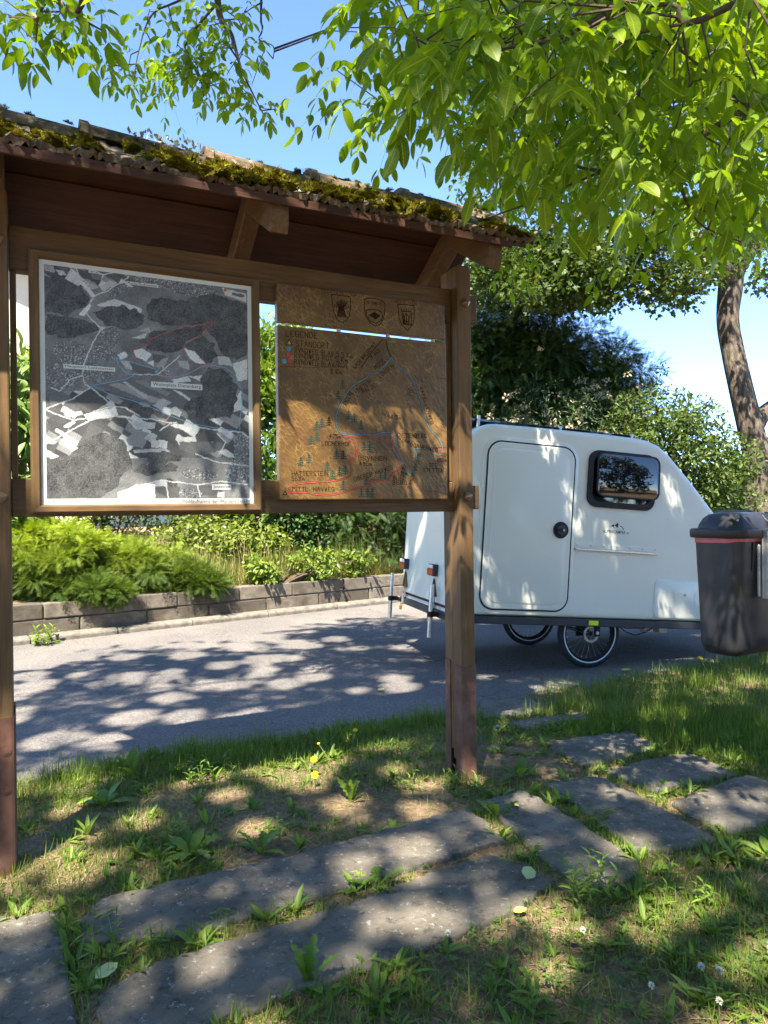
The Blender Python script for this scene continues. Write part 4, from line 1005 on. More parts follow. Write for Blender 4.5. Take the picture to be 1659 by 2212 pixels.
# ------------------------------------------------------------------ bicycle camper
GEL = pm('white_gelcoat', [(0.3, (0.74, 0.745, 0.64)), (0.7, (0.78, 0.78, 0.675))], 1.4, 4, rough=0.28, spec=0.45, coat=0.25)
SEAL = pm('black_rubber', [(0.3, (0.010, 0.010, 0.011)), (0.7, (0.022, 0.022, 0.024))], 20, rough=0.6)
CHAS = pm('anthracite_chassis', [(0.3, (0.026, 0.032, 0.040)), (0.7, (0.040, 0.048, 0.058))], 8, rough=0.4, spec=0.4)
ALU = pm('brushed_aluminium', [(0.3, (0.55, 0.57, 0.58)), (0.7, (0.72, 0.73, 0.73))], 30, rough=0.32, metal=0.85)
STEEL = pm('dull_steel', [(0.3, (0.30, 0.30, 0.29)), (0.7, (0.50, 0.50, 0.48))], 40, rough=0.4, metal=0.8)
TYRE = pm('tyre_rubber', [(0.3, (0.018, 0.018, 0.019)), (0.7, (0.040, 0.039, 0.038))], 25, rough=0.8, bmp=0.5, bscale=90, bdist=0.004)
REFW = pm('reflective_white', [(0.3, (0.66, 0.68, 0.70)), (0.7, (0.80, 0.82, 0.84))], 30, rough=0.3)
LRED = pm('red_lens', [(0.3, (0.74, 0.010, 0.006)), (0.7, (0.85, 0.022, 0.012))], 30, rough=0.2, spec=0.6)
LAMB = pm('amber_lens', [(0.3, (0.22, 0.055, 0.015)), (0.7, (0.30, 0.085, 0.02))], 30, rough=0.2, spec=0.6)
DRED = pm('dark_red_reflector', [(0.3, (0.055, 0.012, 0.012)), (0.7, (0.11, 0.022, 0.020))], 30, rough=0.15, spec=0.7)
FLUO = pm('fluorescent_yellow', [(0.3, (0.62, 0.80, 0.02)), (0.7, (0.70, 0.88, 0.04))], 30, rough=0.5)
BRASS = pm('brass_padlock', [(0.3, (0.42, 0.28, 0.08)), (0.7, (0.58, 0.42, 0.15))], 30, rough=0.35, metal=0.8)
def m_pane():
    m, nt, b = newmat('tinted_acrylic')
    b.inputs['Base Color'].default_value = (0.006, 0.006, 0.008, 1); b.inputs['Roughness'].default_value = 0.03
    b.inputs['Specular IOR Level'].default_value = 0.7; b.inputs['Coat Weight'].default_value = 0.6; b.inputs['Coat Roughness'].default_value = 0.02
    v = coords(nt); bump(nt, b, noise(nt, v, 3.0, 2), 0.06, 0.02)
    return m
PANE = m_pane()

TILT = math.radians(4.5)
CAMP = tag(empty('bicycle_camper', (1.925, 6.738, 0), math.radians(15.5)), 'small white bicycle camper with door, dark window and spoked wheels parked on the road', 'camper')
BL, BR = (0, 0, 0.325), (0, TILT, 0)
YS, YF = -0.10, 1.45                                     # near and far flank

def sharp(me, deg=32):
    me.polygons.foreach_set('use_smooth', [True] * len(me.polygons)); me.set_sharp_from_angle(angle=math.radians(deg)); return me

def plate(name, pts, y0, y1, bev=0.004, seg=2):
    return sharp(MB().prism(pts, y0, y1).mesh(name, bev, seg), 40)

prof = [(-1.43, 0.15), (-1.435, 1.52)]
for k in range(1, 8):
    a = math.radians(180 - 90 * k / 7); prof.append((-1.105 + 0.33 * math.cos(a), 1.55 + 0.33 * math.sin(a)))
prof += [(-0.60, 1.888), (0.0, 1.89), (0.36, 1.885), (0.48, 1.872), (0.60, 1.835), (0.72, 1.755), (0.86, 1.63), (1.013, 1.489), (1.302, 1.204), (1.48, 1.01), (1.57, 0.88), (1.62, 0.74), (1.63, 0.60), (1.63, 0.15)]
bm = bmesh.new()
n = len(prof)
va = [bm.verts.new((x, YS, z)) for x, z in prof]; vb = [bm.verts.new((x, YF, z)) for x, z in prof]
fa = bm.faces.new(va); fb = bm.faces.new(list(reversed(vb)))
for k in range(n): bm.faces.new((va[k], vb[k], vb[(k + 1) % n], va[(k + 1) % n]))
bmesh.ops.recalc_face_normals(bm, faces=bm.faces)
rim = [e for e in bm.edges if (fa in e.link_faces or fb in e.link_faces)]
bmesh.ops.bevel(bm, geom=rim, offset=0.055, segments=5, profile=0.55, affect='EDGES', clamp_overlap=True)
caps = [f for f in bm.faces if len(f.verts) > 8]
bmesh.ops.inset_individual(bm, faces=caps, thickness=0.01)
me = bpy.data.meshes.new('body'); bm.to_mesh(me); bm.free(); sharp(me, 40)
BODY = ob('body', me, GEL, CAMP, BL, BR)

def cpart(name, me, mat, parent=None): return ob(name, me, mat, parent or CAMP, BL if parent is None else None, BR if parent is None else None)

def ring_plate(name, outer, inner, y0, y1):
    n = len(outer); m = MB()
    v = [(x, y1, z) for x, z in outer] + [(x, y0, z) for x, z in outer] + [(x, y0, z) for x, z in inner] + [(x, y1, z) for x, z in inner]
    f = []
    for k in range(n):
        k2 = (k + 1) % n
        for s in range(3): f.append((s * n + k, s * n + k2, (s + 1) * n + k2, (s + 1) * n + k))
    m.add(v, f); return sharp(m.mesh(name), 40)

cpart('door_surround', plate('door_surround', round_rect(-1.225, -0.270, 0.170, 1.765, 0.165, 8), YS - 0.009, YS + 0.02, 0.006), GEL)
DOOR = cpart('door', plate('door', round_rect(-1.178, -0.317, 0.217, 1.716, 0.125, 8), YS - 0.022, YS + 0.02, 0.010, 3), GEL)
cpart('door_panel', plate('door_panel', round_rect(-1.125, -0.368, 0.272, 1.660, 0.10, 8), YS - 0.029, YS - 0.010, 0.006, 2), GEL, DOOR)
cpart('door_seal', ring_plate('door_seal', round_rect(-1.191, -0.304, 0.204, 1.729, 0.136, 8), round_rect(-1.177, -0.318, 0.218, 1.715, 0.124, 8), YS - 0.016, YS - 0.002), SEAL, DOOR)
m = MB(); hx, hz = -0.428, 0.958
m.tube([(hx, YS - 0.030, hz), (hx, YS - 0.044, hz)], [0.078, 0.072], 24)
H = cpart('door_handle', sharp(m.mesh('door_handle')), SEAL, DOOR)
m = MB().tube([(hx, YS - 0.045, hz), (hx, YS - 0.060, hz)], [0.052, 0.046], 20); cpart('grip', sharp(m.mesh('grip')), CHAS, DOOR)
m = MB().box(hx - 0.055, hx + 0.03, YS - 0.066, YS - 0.050, hz - 0.014, hz + 0.014); cpart('lever', m.mesh('lever', 0.004), SEAL, DOOR)
m = MB().tube([(hx + 0.012, YS - 0.066, hz), (hx + 0.012, YS - 0.070, hz)], 0.012, 12); cpart('lock', m.mesh('lock'), STEEL, DOOR)

WIN = cpart('window', ring_plate('window', round_rect(-0.165, 0.560, 1.195, 1.728, 0.10, 7), round_rect(-0.115, 0.510, 1.250, 1.685, 0.07, 7), YS - 0.022, YS + 0.01), SEAL)
cpart('inner_pane', plate('inner_pane', round_rect(-0.12, 0.515, 1.245, 1.69, 0.07, 7), YS - 0.006, YS + 0.006, 0.001, 1), PANE, WIN)
pane_me = MB().prism(round_rect(-0.09, 0.585, -0.415, 0.0, 0.075, 8), -0.009, 0.0)
pn = ob('outer_pane', sharp(pane_me.mesh('outer_pane', 0.004, 2), 40), PANE, WIN, (0, YS - 0.026, 1.712), (math.radians(-2.5), 0, 0))
ob('pane_rim', ring_plate('pane_rim', round_rect(-0.092, 0.587, -0.417, 0.002, 0.077, 8), round_rect(-0.078, 0.573, -0.403, -0.012, 0.066, 8), -0.012, 0.002), SEAL, WIN, (0, YS - 0.026, 1.712), (math.radians(-2.5), 0, 0))

# logo and lettering on the flank
ll = text_mesh('ALPENCAMPER', 0.030, 0.272, 0.975, YS - 0.0008, 0.030, 0.004); L1 = cpart('lettering', ll, SEAL)
ll = text_mesh('.ch', 0.276, 0.312, 0.974, YS - 0.0008, 0.020, 0.006); cpart('lettering', ll, SEAL)
m = MB()
def mt(pts): m.add([(x, YS - 0.0008, z) for x, z in pts], [tuple(range(len(pts)))])
s = 0.00073; ox, oz = 0.096, 1.003
P = lambda x, y: (ox + (x - 475) * s * 0.98, oz + (395 - y) * s * 1.05 - (x - 475) * 0.00005)
mt([P(475, 370), P(500, 358), P(535, 335), P(550, 345), P(545, 352), P(540, 360), P(548, 384), P(528, 362), P(515, 368), P(505, 364)])
mt([P(550, 348), P(598, 308), P(610, 330), P(604, 345), P(608, 378), P(592, 358), P(586, 374), P(574, 356)])
mt([P(612, 332), P(640, 348), P(660, 342), P(685, 365), P(708, 394), P(690, 378), P(682, 385), P(672, 366), P(655, 350), P(640, 354)])
cpart('mountain_logo', m.mesh('mountain_logo'), SEAL)
# aluminium rail
RAIL = cpart('side_rail', sharp(MB().prism([(-0.262, 0.806), (0.628, 0.800), (0.628, 0.845), (-0.262, 0.851)], YS - 0.006, YS + 0.002).mesh('side_rail', 0.001)), GEL)
cpart('rail_lip', MB().prism([(-0.262, 0.786), (0.628, 0.780), (0.628, 0.799), (-0.262, 0.805)], YS - 0.022, YS + 0.002).mesh('rail_lip', 0.003), ALU, RAIL)
for k in range(7):
    m = MB().tube([(-0.235 + k * 0.14, YS - 0.005, 0.829), (-0.235 + k * 0.14, YS - 0.009, 0.829)], 0.006, 8); cpart('rivet', m.mesh('rivet'), STEEL, RAIL)
HATCH = cpart('hatch', plate('hatch', round_rect(0.625, 1.36, 0.180, 0.545, 0.055, 6), YS - 0.010, YS + 0.01, 0.006, 2), GEL)
for hx in (0.80, 1.13):
    cpart('hatch_catch', ring_plate('hatch_catch', round_rect(hx - 0.05, hx + 0.05, 0.29, 0.44, 0.02, 3), round_rect(hx - 0.046, hx + 0.046, 0.294, 0.436, 0.018, 3), YS - 0.013, YS - 0.008), GEL, HATCH)
m = MB().tube([(0.965, YS - 0.010, 0.41), (0.965, YS - 0.016, 0.41)], 0.014, 10); cpart('hatch_lock', m.mesh('hatch_lock'), STEEL, HATCH)

# chassis
for nm, bx in (('side_beam', (-1.44, 1.64, YS - 0.004, YS + 0.05)), ('side_beam', (-1.44, 1.64, YF - 0.05, YF + 0.004)), ('rear_beam', (-1.445, -1.39, YS + 0.052, YF - 0.052)), ('front_beam', (1.59, 1.645, YS + 0.052, YF - 0.052)), ('cross_beam', (-0.03, 0.03, YS + 0.052, YF - 0.052))):
    cpart(nm, boxmesh(nm, bx[0], bx[1], bx[2], bx[3], 0.078, 0.146, 0.005), CHAS)
cpart('drawbar', MB().tube([(1.62, 0.675, 0.11), (2.05, 0.675, 0.16), (2.25, 0.675, 0.34)], 0.025, 10).mesh('drawbar'), CHAS)
cpart('floor_pan', boxmesh('floor_pan', -1.38, 1.58, YS + 0.055, YF - 0.055, 0.135, 0.149, 0), SEAL)
cpart('side_reflector', boxmesh('side_reflector', -0.070, 0.032, YS - 0.012, YS - 0.0045, 0.090, 0.134, 0.004), FLUO)
for dx in (0.62, 0.78):
    m = MB().box(dx, dx + 0.09, 0.0, 0.10, 0.02, 0.076); cpart('bracket', m.mesh('bracket', 0.005), STEEL)
m = MB().tube([(0.30, -0.02, 0.09), (0.38, -0.02, 0.03), (0.50, -0.02, -0.005), (0.62, -0.02, 0.03), (0.72, 0.0, 0.075)], 0.005, 6); cpart('brake_cable', m.mesh('brake_cable'), SEAL)
m = MB().tube([(0.30, 0.01, 0.085), (0.42, 0.01, 0.055), (0.6, 0.01, 0.06), (0.72, 0.0, 0.08)], 0.004, 6); cpart('brake_cable', m.mesh('brake_cable'), SEAL)
# roof solar panel on little posts
cpart('solar_panel', boxmesh('solar_panel', -1.32, 0.46, 0.10, 1.25, 1.915, 1.938, 0.003), PANE)
for xx in (-1.22, -0.38, 0.40):
    for yy in (0.075, 1.275):
        cpart('panel_foot', boxmesh('panel_foot', xx - 0.012, xx + 0.012, yy - 0.012, yy + 0.012, 1.845 if xx < -1 else 1.88, 1.965 if xx < -1 else 1.945, 0.003), ALU)

# tail end
cpart('tailgate', MB().box(-1.452, -1.425, 0.02, 1.33, 0.21, 1.50).mesh('tailgate', 0.012, 2), GEL)
cpart('tailgate_seal', MB().box(-1.440, -1.426, -0.005, 1.355, 0.185, 1.525).mesh('tailgate_seal', 0.004), SEAL)
for yy in (0.335, 1.235):
    LAMP = cpart('tail_light', boxmesh('tail_light', -1.505, -1.453, yy - 0.075, yy + 0.075, 0.455, 0.565, 0.006), CHAS)
    cpart('lens', boxmesh('lens', -1.514, -1.506, yy - 0.070, yy - 0.002, 0.460, 0.523, 0.003), LRED, LAMP)
    cpart('lens', boxmesh('lens', -1.514, -1.506, yy + 0.002, yy + 0.070, 0.460, 0.523, 0.003), LAMB, LAMP)
    cpart('lens', boxmesh('lens', -1.512, -1.506, yy - 0.070, yy + 0.070, 0.527, 0.560, 0.003), REFW, LAMP)
    tri_ = [(yy - 0.085, 0.265), (yy + 0.085, 0.265), (yy, 0.435)]
    m = MB(); m.add([(-1.456, y, z) for y, z in tri_] + [(-1.470, y, z) for y, z in tri_], [(0, 1, 2), (5, 4, 3), (0, 3, 4, 1), (1, 4, 5, 2), (2, 5, 3, 0)])
    cpart('triangle_reflector', m.mesh('triangle_reflector', 0.006, 2), DRED)
    cpart('hinge_plate', boxmesh('hinge_plate', -1.462, -1.454, yy - 0.025, yy + 0.025, 0.165, 0.262, 0.002), STEEL)
    cpart('latch', boxmesh('latch', -1.475, -1.447, yy + 0.03, yy + 0.055, 0.075, 0.185, 0.004), STEEL)
    lk = MB().box(-1.49, -1.470, yy + 0.02, yy + 0.062, 0.02, 0.062); lk.tube([(-1.48, yy + 0.03, 0.06), (-1.48, yy + 0.03, 0.085), (-1.48, yy + 0.052, 0.085), (-1.48, yy + 0.052, 0.06)], 0.004, 6)
    cpart('padlock', lk.mesh('padlock', 0.0), BRASS)
for yy in (0.215, 1.53):
    PROP = cpart('prop_tube', sharp(MB().tube([(-1.520, yy, -0.105), (-1.520, yy, 0.385)], 0.021, 14).mesh('prop_tube'), 50), ALU)
    cl = MB().tube([(-1.520, yy, 0.085), (-1.520, yy, 0.135)], 0.031, 14); cl.box(-1.50, -1.446, yy - 0.02, yy + 0.02, 0.088, 0.132)
    cpart('clamp', cl.mesh('clamp'), SEAL, PROP)
    if yy > 1: cpart('clamp_arm', boxmesh('clamp_arm', -1.465, -1.446, 1.38, yy, 0.092, 0.130, 0.002), SEAL, PROP)
    m = MB().tube([(-1.553, yy, 0.11), (-1.549, yy, 0.11)], 0.009, 8); cpart('clamp_bolt', m.mesh('clamp_bolt'), STEEL, PROP)

# spoked wheels
def torus(R, r, ny=1.0, n=56, k=12, flat=1.0):
    m = MB(); v = []
    for i in range(n):
        a = 2 * math.pi * i / n
        for j in range(k):
            b = 2 * math.pi * j / k
            rr = R + r * math.cos(b) * flat
            v.append((rr * math.cos(a), r * ny * math.sin(b), rr * math.sin(a)))
    f = [(i * k + j, i * k + (j + 1) % k, ((i + 1) % n) * k + (j + 1) % k, ((i + 1) % n) * k + j) for i in range(n) for j in range(k)]
    m.add(v, f); return sharp(m.mesh('ring'), 60)
ty_me, st_me, rim_me = torus(0.291, 0.034), torus(0.2715, 0.006, 0.5), torus(0.246, 0.016, 0.9, flat=0.8)
sp = MB()
for k in range(28):
    a = 2 * math.pi * k / 28; b = a + (0.9 if k % 2 else -0.9); sd = 0.03 if k % 4 < 2 else -0.03
    sp.tube([(0.024 * math.cos(b), sd, 0.024 * math.sin(b)), (0.236 * math.cos(a), 0.0, 0.236 * math.sin(a))], 0.0013, 4)
sp_me = sp.mesh('spokes')
nip = MB()
for k in range(28):
    a = 2 * math.pi * k / 28; nip.tube([(0.224 * math.cos(a), 0, 0.224 * math.sin(a)), (0.236 * math.cos(a), 0, 0.236 * math.sin(a))], 0.0028, 5)
nip_me = nip.mesh('nipples')
hub_me = sharp(MB().tube([(0, -0.05, 0), (0, -0.035, 0), (0, -0.03, 0), (0, 0.03, 0), (0, 0.035, 0), (0, 0.05, 0)], [0.012, 0.014, 0.026, 0.026, 0.014, 0.012], 14).mesh('hub'))
disc = MB(); nd = 36
for (r0, r1) in ((0.058, 0.08),):
    disc.v += [(r * math.cos(6.283 * i / nd), y, r * math.sin(6.283 * i / nd)) for y in (-0.046, -0.049) for r in (r0, r1 + 0.0) for i in range(nd)]
    disc.f += [(i, (i + 1) % nd, (i + 1) % nd + nd, i + nd) for i in range(nd)] + [(i + 2 * nd, (i + 1) % nd + 2 * nd, (i + 1) % nd + 3 * nd, i + 3 * nd) for i in range(nd)]
for i in range(6):
    a = i * 1.047; disc.tube([(0.02 * math.cos(a), -0.047, 0.02 * math.sin(a)), (0.06 * math.cos(a + 0.4), -0.047, 0.06 * math.sin(a + 0.4))], 0.003, 4)
disc_me = disc.mesh('brake_disc')
for q_, mt_ in ((ty_me, TYRE), (st_me, REFW), (rim_me, SEAL), (sp_me, STEEL), (nip_me, ALU), (hub_me, SEAL), (disc_me, STEEL)): q_.materials.append(mt_)
def wheel(parent, loc, scale=1.0, name='wheel'):
    t = ob(name, ty_me, None, parent, loc, (0, rnd.uniform(0, 6), 0), (scale,) * 3)
    for nm, me_ in (('reflective_stripe', st_me), ('rim', rim_me), ('spokes', sp_me), ('spoke_nipples', nip_me), ('hub', hub_me), ('brake_disc', disc_me)):
        if nm == 'reflective_stripe':
            for sy in (-0.030, 0.030): ob(nm, me_, None, t, (0, sy, 0))
        else: ob(nm, me_, None, t)
    return t
wheel(CAMP, (0, 0.0, 0.325)); wheel(CAMP, (0, 1.22, 0.325))
ob('axle', MB().tube([(0, 0.055, 0.325), (0, 1.165, 0.325)], 0.018, 10).mesh('axle'), CHAS, CAMP)
for yy, s_ in ((0.075, 1), (1.145, -1)):
    ob('axle_arm', MB().box(-0.09, 0.05, yy - 0.012, yy + 0.012, 0.29, 0.42).mesh('axle_arm', 0.006), SEAL, CAMP)
cal = MB().box(0.03, 0.09, -0.065, -0.042, 0.30, 0.40); ob('brake_caliper', cal.mesh('brake_caliper', 0.008), SEAL, CAMP)
ob('axle_nut', MB().tube([(0.052, -0.068, 0.335), (0.052, -0.076, 0.335)], 0.016, 12).mesh('axle_nut'), ALU, CAMP)

# ------------------------------------------------------------------ litter bin on its post
PLAS = pm('black_bin_plastic', [(0.3, (0.014, 0.015, 0.017)), (0.55, (0.022, 0.023, 0.026)), (0.80, (0.040, 0.039, 0.038))], 6, 10, rough=0.38, spec=0.5, rr=(0.28, 0.55), bmp=0.12, bscale=120, bdist=0.003)
BAG = pm('red_bin_liner', [(0.3, (0.60, 0.10, 0.10)), (0.7, (0.72, 0.20, 0.19))], 12, rough=0.4)
GALV = pm('galvanised_steel', [(0.3, (0.38, 0.37, 0.34)), (0.5, (0.55, 0.54, 0.50)), (0.75, (0.66, 0.65, 0.61))], 14, 8, rough=0.42, metal=0.6)
BIN = tag(empty('litter_bin', (1.869, 3.75, 0), math.radians(28)), 'black plastic litter bin with domed lid and red liner hung on a metal post', 'litter bin')
def rr_loop(w, d, r, ox=0.0, oy=0.0, n=6):
    pts = round_rect(ox - w / 2, ox + w / 2, oy - d / 2, oy + d / 2, r, n); return pts
def loft(name, levels, cap0=True, cap1=True, deg=40):
    m = MB(); n = len(levels[0][0])
    for loop, z in levels: m.v += [(x, y, z) for x, y in loop]
    for s in range(len(levels) - 1):
        for k in range(n): m.f.append((s * n + k, s * n + (k + 1) % n, (s + 1) * n + (k + 1) % n, (s + 1) * n + k))
    if cap0: m.f.append(tuple(reversed(range(n))))
    if cap1: m.f.append(tuple(range((len(levels) - 1) * n, len(levels) * n)))
    return sharp(m.mesh(name), deg)
Wb, Db = 0.43, 0.30; bx_, by_ = Wb / 2, Db / 2
lev = []
for t, z in ((0.80, 0.694), (0.865, 0.708), (0.905, 0.745), (0.915, 0.80), (0.93, 0.90), (0.955, 1.05), (0.98, 1.20), (1.0, 1.335)):
    wd = Wb * (0.80 + 0.20 * (t - 0.80) / 0.20) ; dd = Db * (0.66 + 0.34 * (t - 0.80) / 0.20)
    lev.append((rr_loop(wd, dd, 0.068 * t, bx_, by_ + (Db - dd) * 0.10), z))
ob('bin_body', loft('bin_body', lev), PLAS, BIN)
lid = [(rr_loop(Wb + 0.045, Db + 0.045, 0.085, bx_, by_), 1.335), (rr_loop(Wb + 0.055, Db + 0.055, 0.09, bx_, by_), 1.345), (rr_loop(Wb + 0.055, Db + 0.055, 0.09, bx_, by_), 1.378), (rr_loop(Wb + 0.04, Db + 0.04, 0.085, bx_, by_), 1.386),
       (rr_loop(Wb - 0.01, Db - 0.01, 0.075, bx_, by_), 1.388), (rr_loop(Wb - 0.025, Db - 0.025, 0.075, bx_, by_), 1.412), (rr_loop(Wb - 0.055, Db - 0.055, 0.07, bx_, by_), 1.442), (rr_loop(Wb - 0.11, Db - 0.10, 0.06, bx_, by_), 1.464), (rr_loop(Wb - 0.22, Db - 0.18, 0.04, bx_, by_), 1.474)]
LID = ob('lid', loft('lid', lid), PLAS, BIN)
for t in (0.62, 0.82):
    m = MB().tube([(t * Wb, 0.0 - 0.008, 1.392), (t * Wb, 0.012, 1.42), (t * Wb, 0.045, 1.452), (t * Wb, 0.085, 1.470)], 0.007, 6); ob('lid_rib', m.mesh('lid_rib'), PLAS, LID)
ob('lid_rivet', MB().tube([(0.012, 0.012, 1.43), (0.004, 0.006, 1.433)], 0.006, 8).mesh('lid_rivet'), STEEL, LID)
lp = rr_loop(Wb + 0.008, Db + 0.008, 0.07, bx_, by_)
m = MB(); n = len(lp)
m.v = [(x, y, 1.340) for x, y in lp] + [(x * 1.0, y, 1.318 - 0.010 * max(0, math.sin(6.283 * k / n * 1.5 + 3.8))) for k, (x, y) in enumerate(lp)]
m.f = [(k, (k + 1) % n, (k + 1) % n + n, k + n) for k in range(n)]
ob('liner', m.mesh('liner'), BAG, BIN)
m = MB().tube([(0.12, -0.004, 1.31), (0.12, 0.004, 1.16)], 0.004, 6); ob('body_rib', m.mesh('body_rib'), PLAS, BIN)
br = MB().box(0.170, 0.245, -0.024, -0.016, 1.01, 1.375); br.box(0.170, 0.177, -0.05, -0.024, 1.01, 1.375); br.box(0.238, 0.245, -0.05, -0.024, 1.01, 1.375)
BRK = ob('bracket', br.mesh('bracket', 0.0015), GALV, BIN)
br = MB().box(0.150, 0.166, -0.014, 0.000, 1.02, 1.30); ob('bracket_strip', br.mesh('bracket_strip', 0.003), GALV, BRK)
for zz in (1.03, 1.36):
    ob('bracket_bolt', MB().tube([(0.186, -0.024, zz), (0.186, -0.031, zz)], 0.008, 10).mesh('bracket_bolt'), STEEL, BRK)
for zz in (1.10, 1.27):
    m = MB().box(0.178, 0.30, -0.086, -0.028, zz - 0.02, zz + 0.02); ob('strap', m.mesh('strap', 0.004), STEEL, BRK)
ob('post', sharp(MB().tube([(0.262, -0.083, -0.05), (0.262, -0.083, 1.62)], 0.030, 18).mesh('post'), 60), GALV, BIN)

# ------------------------------------------------------------------ touring bicycle that tows the camper (mostly hidden behind the bin)
TARP = pm('olive_canvas', [(0.3, (0.075, 0.085, 0.035)), (0.7, (0.14, 0.155, 0.075))], 9, rough=0.8, bmp=0.4, bscale=20)
BIKE = tag(empty('bicycle', (4.03, 8.14, 0), math.radians(15.5)), 'touring bicycle with olive green luggage bag, mostly hidden behind the litter bin', 'bicycle')
wheel(BIKE, (0.0, 0, 0.43), 1.323); wheel(BIKE, (1.35, 0, 0.43), 1.323)
m = MB()
for a_, b_, r_ in (((0, 0.04, 0.43), (0.5, 0, 0.40), .012), ((0, 0.04, 0.43), (0.34, 0, 0.98), .010), ((0.5, 0, 0.40), (0.30, 0, 1.10), .018), ((0.5, 0, 0.40), (1.10, 0, 0.96), .022), ((0.33, 0, 1.0), (1.06, 0, 1.05), .018), ((1.05, 0, 1.12), (1.22, 0.06, 0.72), .02), ((1.22, 0.06, 0.75), (1.35, 0.06, 0.43), .014), ((1.22, -0.06, 0.75), (1.35, -0.06, 0.43), .014), ((1.05, 0, 1.10), (1.02, 0, 1.28), .014), ((1.02, -0.32, 1.30), (1.02, 0.32, 1.30), .014)):
    m.tube([a_, b_], r_, 8)
ob('frame', m.mesh('frame'), CHAS, BIKE)
ob('saddle', loft('saddle', [(rr_loop(0.30, 0.06, 0.028, 0.32, 0), 1.10), (rr_loop(0.33, 0.17, 0.05, 0.29, 0), 1.13), (rr_loop(0.30, 0.15, 0.05, 0.28, 0), 1.16)]), SEAL, BIKE)
m = MB().box(-0.28, 0.22, -0.08, 0.08, 0.93, 0.95)
for sx in (-0.22, 0.16): m.tube([(sx, 0.08, 0.94), (0.0, 0.06, 0.45)], 0.006, 5); m.tube([(sx, -0.08, 0.94), (0.0, -0.06, 0.45)], 0.006, 5)
ob('rack', m.mesh('rack'), SEAL, BIKE)
ob('luggage_bag', loft('luggage_bag', [(rr_loop(0.60, 0.44, 0.10, -0.03, 0), 0.955), (rr_loop(0.70, 0.52, 0.14, -0.03, 0), 1.10), (rr_loop(0.70, 0.50, 0.15, -0.03, 0), 1.32), (rr_loop(0.58, 0.36, 0.15, -0.03, 0), 1.43), (rr_loop(0.34, 0.16, 0.07, -0.03, 0), 1.475)]), TARP, BIKE)
m = MB().tube([(0.08, -0.262, 1.05), (0.08, -0.258, 1.33), (0.08, -0.19, 1.437), (0.08, 0, 1.482), (0.08, 0.19, 1.437)], 0.012, 6); ob('strap', m.mesh('strap'), SEAL, BIKE)
ob('kick_stand', MB().tube([(0.45, 0.02, 0.42), (0.40, -0.18, 0.01)], 0.010, 6).mesh('kick_stand'), STEEL, BIKE)
ob('pedal_crank', MB().tube([(0.5, -0.06, 0.40), (0.58, -0.06, 0.24), (0.58, -0.16, 0.24)], 0.012, 6).mesh('pedal_crank'), STEEL, BIKE)

# ------------------------------------------------------------------ vegetation helpers
def at(x, y, d):
    """point seen at photo position x,y at distance d ahead"""
    dx, dy = x - CX, y - CY
    u = (dx - ROLL * dy); v = (dy + ROLL * dx)
    return np.array([u / FOC * d, d, EYE - v / FOC * d])
def proj(P):
    P = np.asarray(P, float).reshape(-1, 3)
    yy = np.where(P[:, 1] > 0.05, P[:, 1], np.nan)
    u = FOC * P[:, 0] / yy; v = -FOC * (P[:, 2] - EYE) / yy
    return np.stack([CX + u + ROLL * v, CY - ROLL * u + v, yy], 1)

# small leaf shapes, length 1 along +x
def ellipse_leaf(width, rows, fold=0.12, droop=0.12, tipw=1.0, wave=0.0):
    """leaf blade with a folded midrib"""
    V, F = [], []
    ts = np.linspace(0, 1, rows + 2)
    V.append((0, 0, 0))
    for i, t in enumerate(ts[1:-1]):
        w = width * (math.sin(math.pi * t ** (0.9 * tipw))) ** 0.66
        z = -droop * t * t
        s = 1 + wave * math.sin(i * 2.4)
        V += [(t, -w / 2 * s, z + fold * w), (t, 0, z), (t, w / 2 * s, z + fold * w)]
    V.append((1, 0, -droop)); L = len(V) - 1
    F += [(0, 1, 2), (0, 2, 3)]
    for i in range(rows - 1):
        a = 1 + 3 * i; b = a + 3
        F += [(a, b, a + 1), (a + 1, b, b + 1), (a + 1, b + 1, a + 2), (a + 2, b + 1, b + 2)]
    a = 1 + 3 * (rows - 1)
    F += [(a, L, a + 1), (a + 1, L, a + 2)]
    return np.array(V, float), np.array(F)
LEAF_HI = ellipse_leaf(0.43, 5, 0.16, 0.16)
LEAF_LO = ellipse_leaf(0.44, 2, 0.16, 0.14)
LANCE = ellipse_leaf(0.22, 3, 0.2, 0.2)
ROUND = ellipse_leaf(0.62, 2, 0.1, 0.1)
star = [(0, 0, 0)]
for k, (a, r_) in enumerate(((180, .12), (140, .42), (115, .30), (75, .72), (48, .42), (25, .62), (10, .62), (0, 1.0), (-10, .62), (-25, .62), (-48, .42), (-75, .72), (-115, .30), (-140, .42))):
    star.append((0.32 + 0.66 * r_ * math.cos(math.radians(a)), 0.66 * r_ * math.sin(math.radians(a)), 0.04 * (k % 3)))
star[0] = (0.32, 0, 0)
MAPLE = (np.array(star, float), np.array([(0, 1 + k, 1 + (k + 1) % 14) for k in range(14)]))
fv, ff = [], []
for k in range(8):
    t = 0.08 + k * 0.115; l = 0.30 * (1 - 0.55 * t)
    for s in (-1, 1):
        o = len(fv); fv += [(t, 0, -0.1 * t * t), (t + 0.05, 0.0, -0.1 * t * t), (t + l * 0.75, s * l, -0.1 * t * t - 0.03)]; ff.append((o, o + 1, o + 2))
o = len(fv); fv += [(0, -0.012, 0), (0, 0.012, 0), (1, 0, -0.12)]; ff.append((o, o + 1, o + 2))
FROND = (np.array(fv, float), np.array(ff))
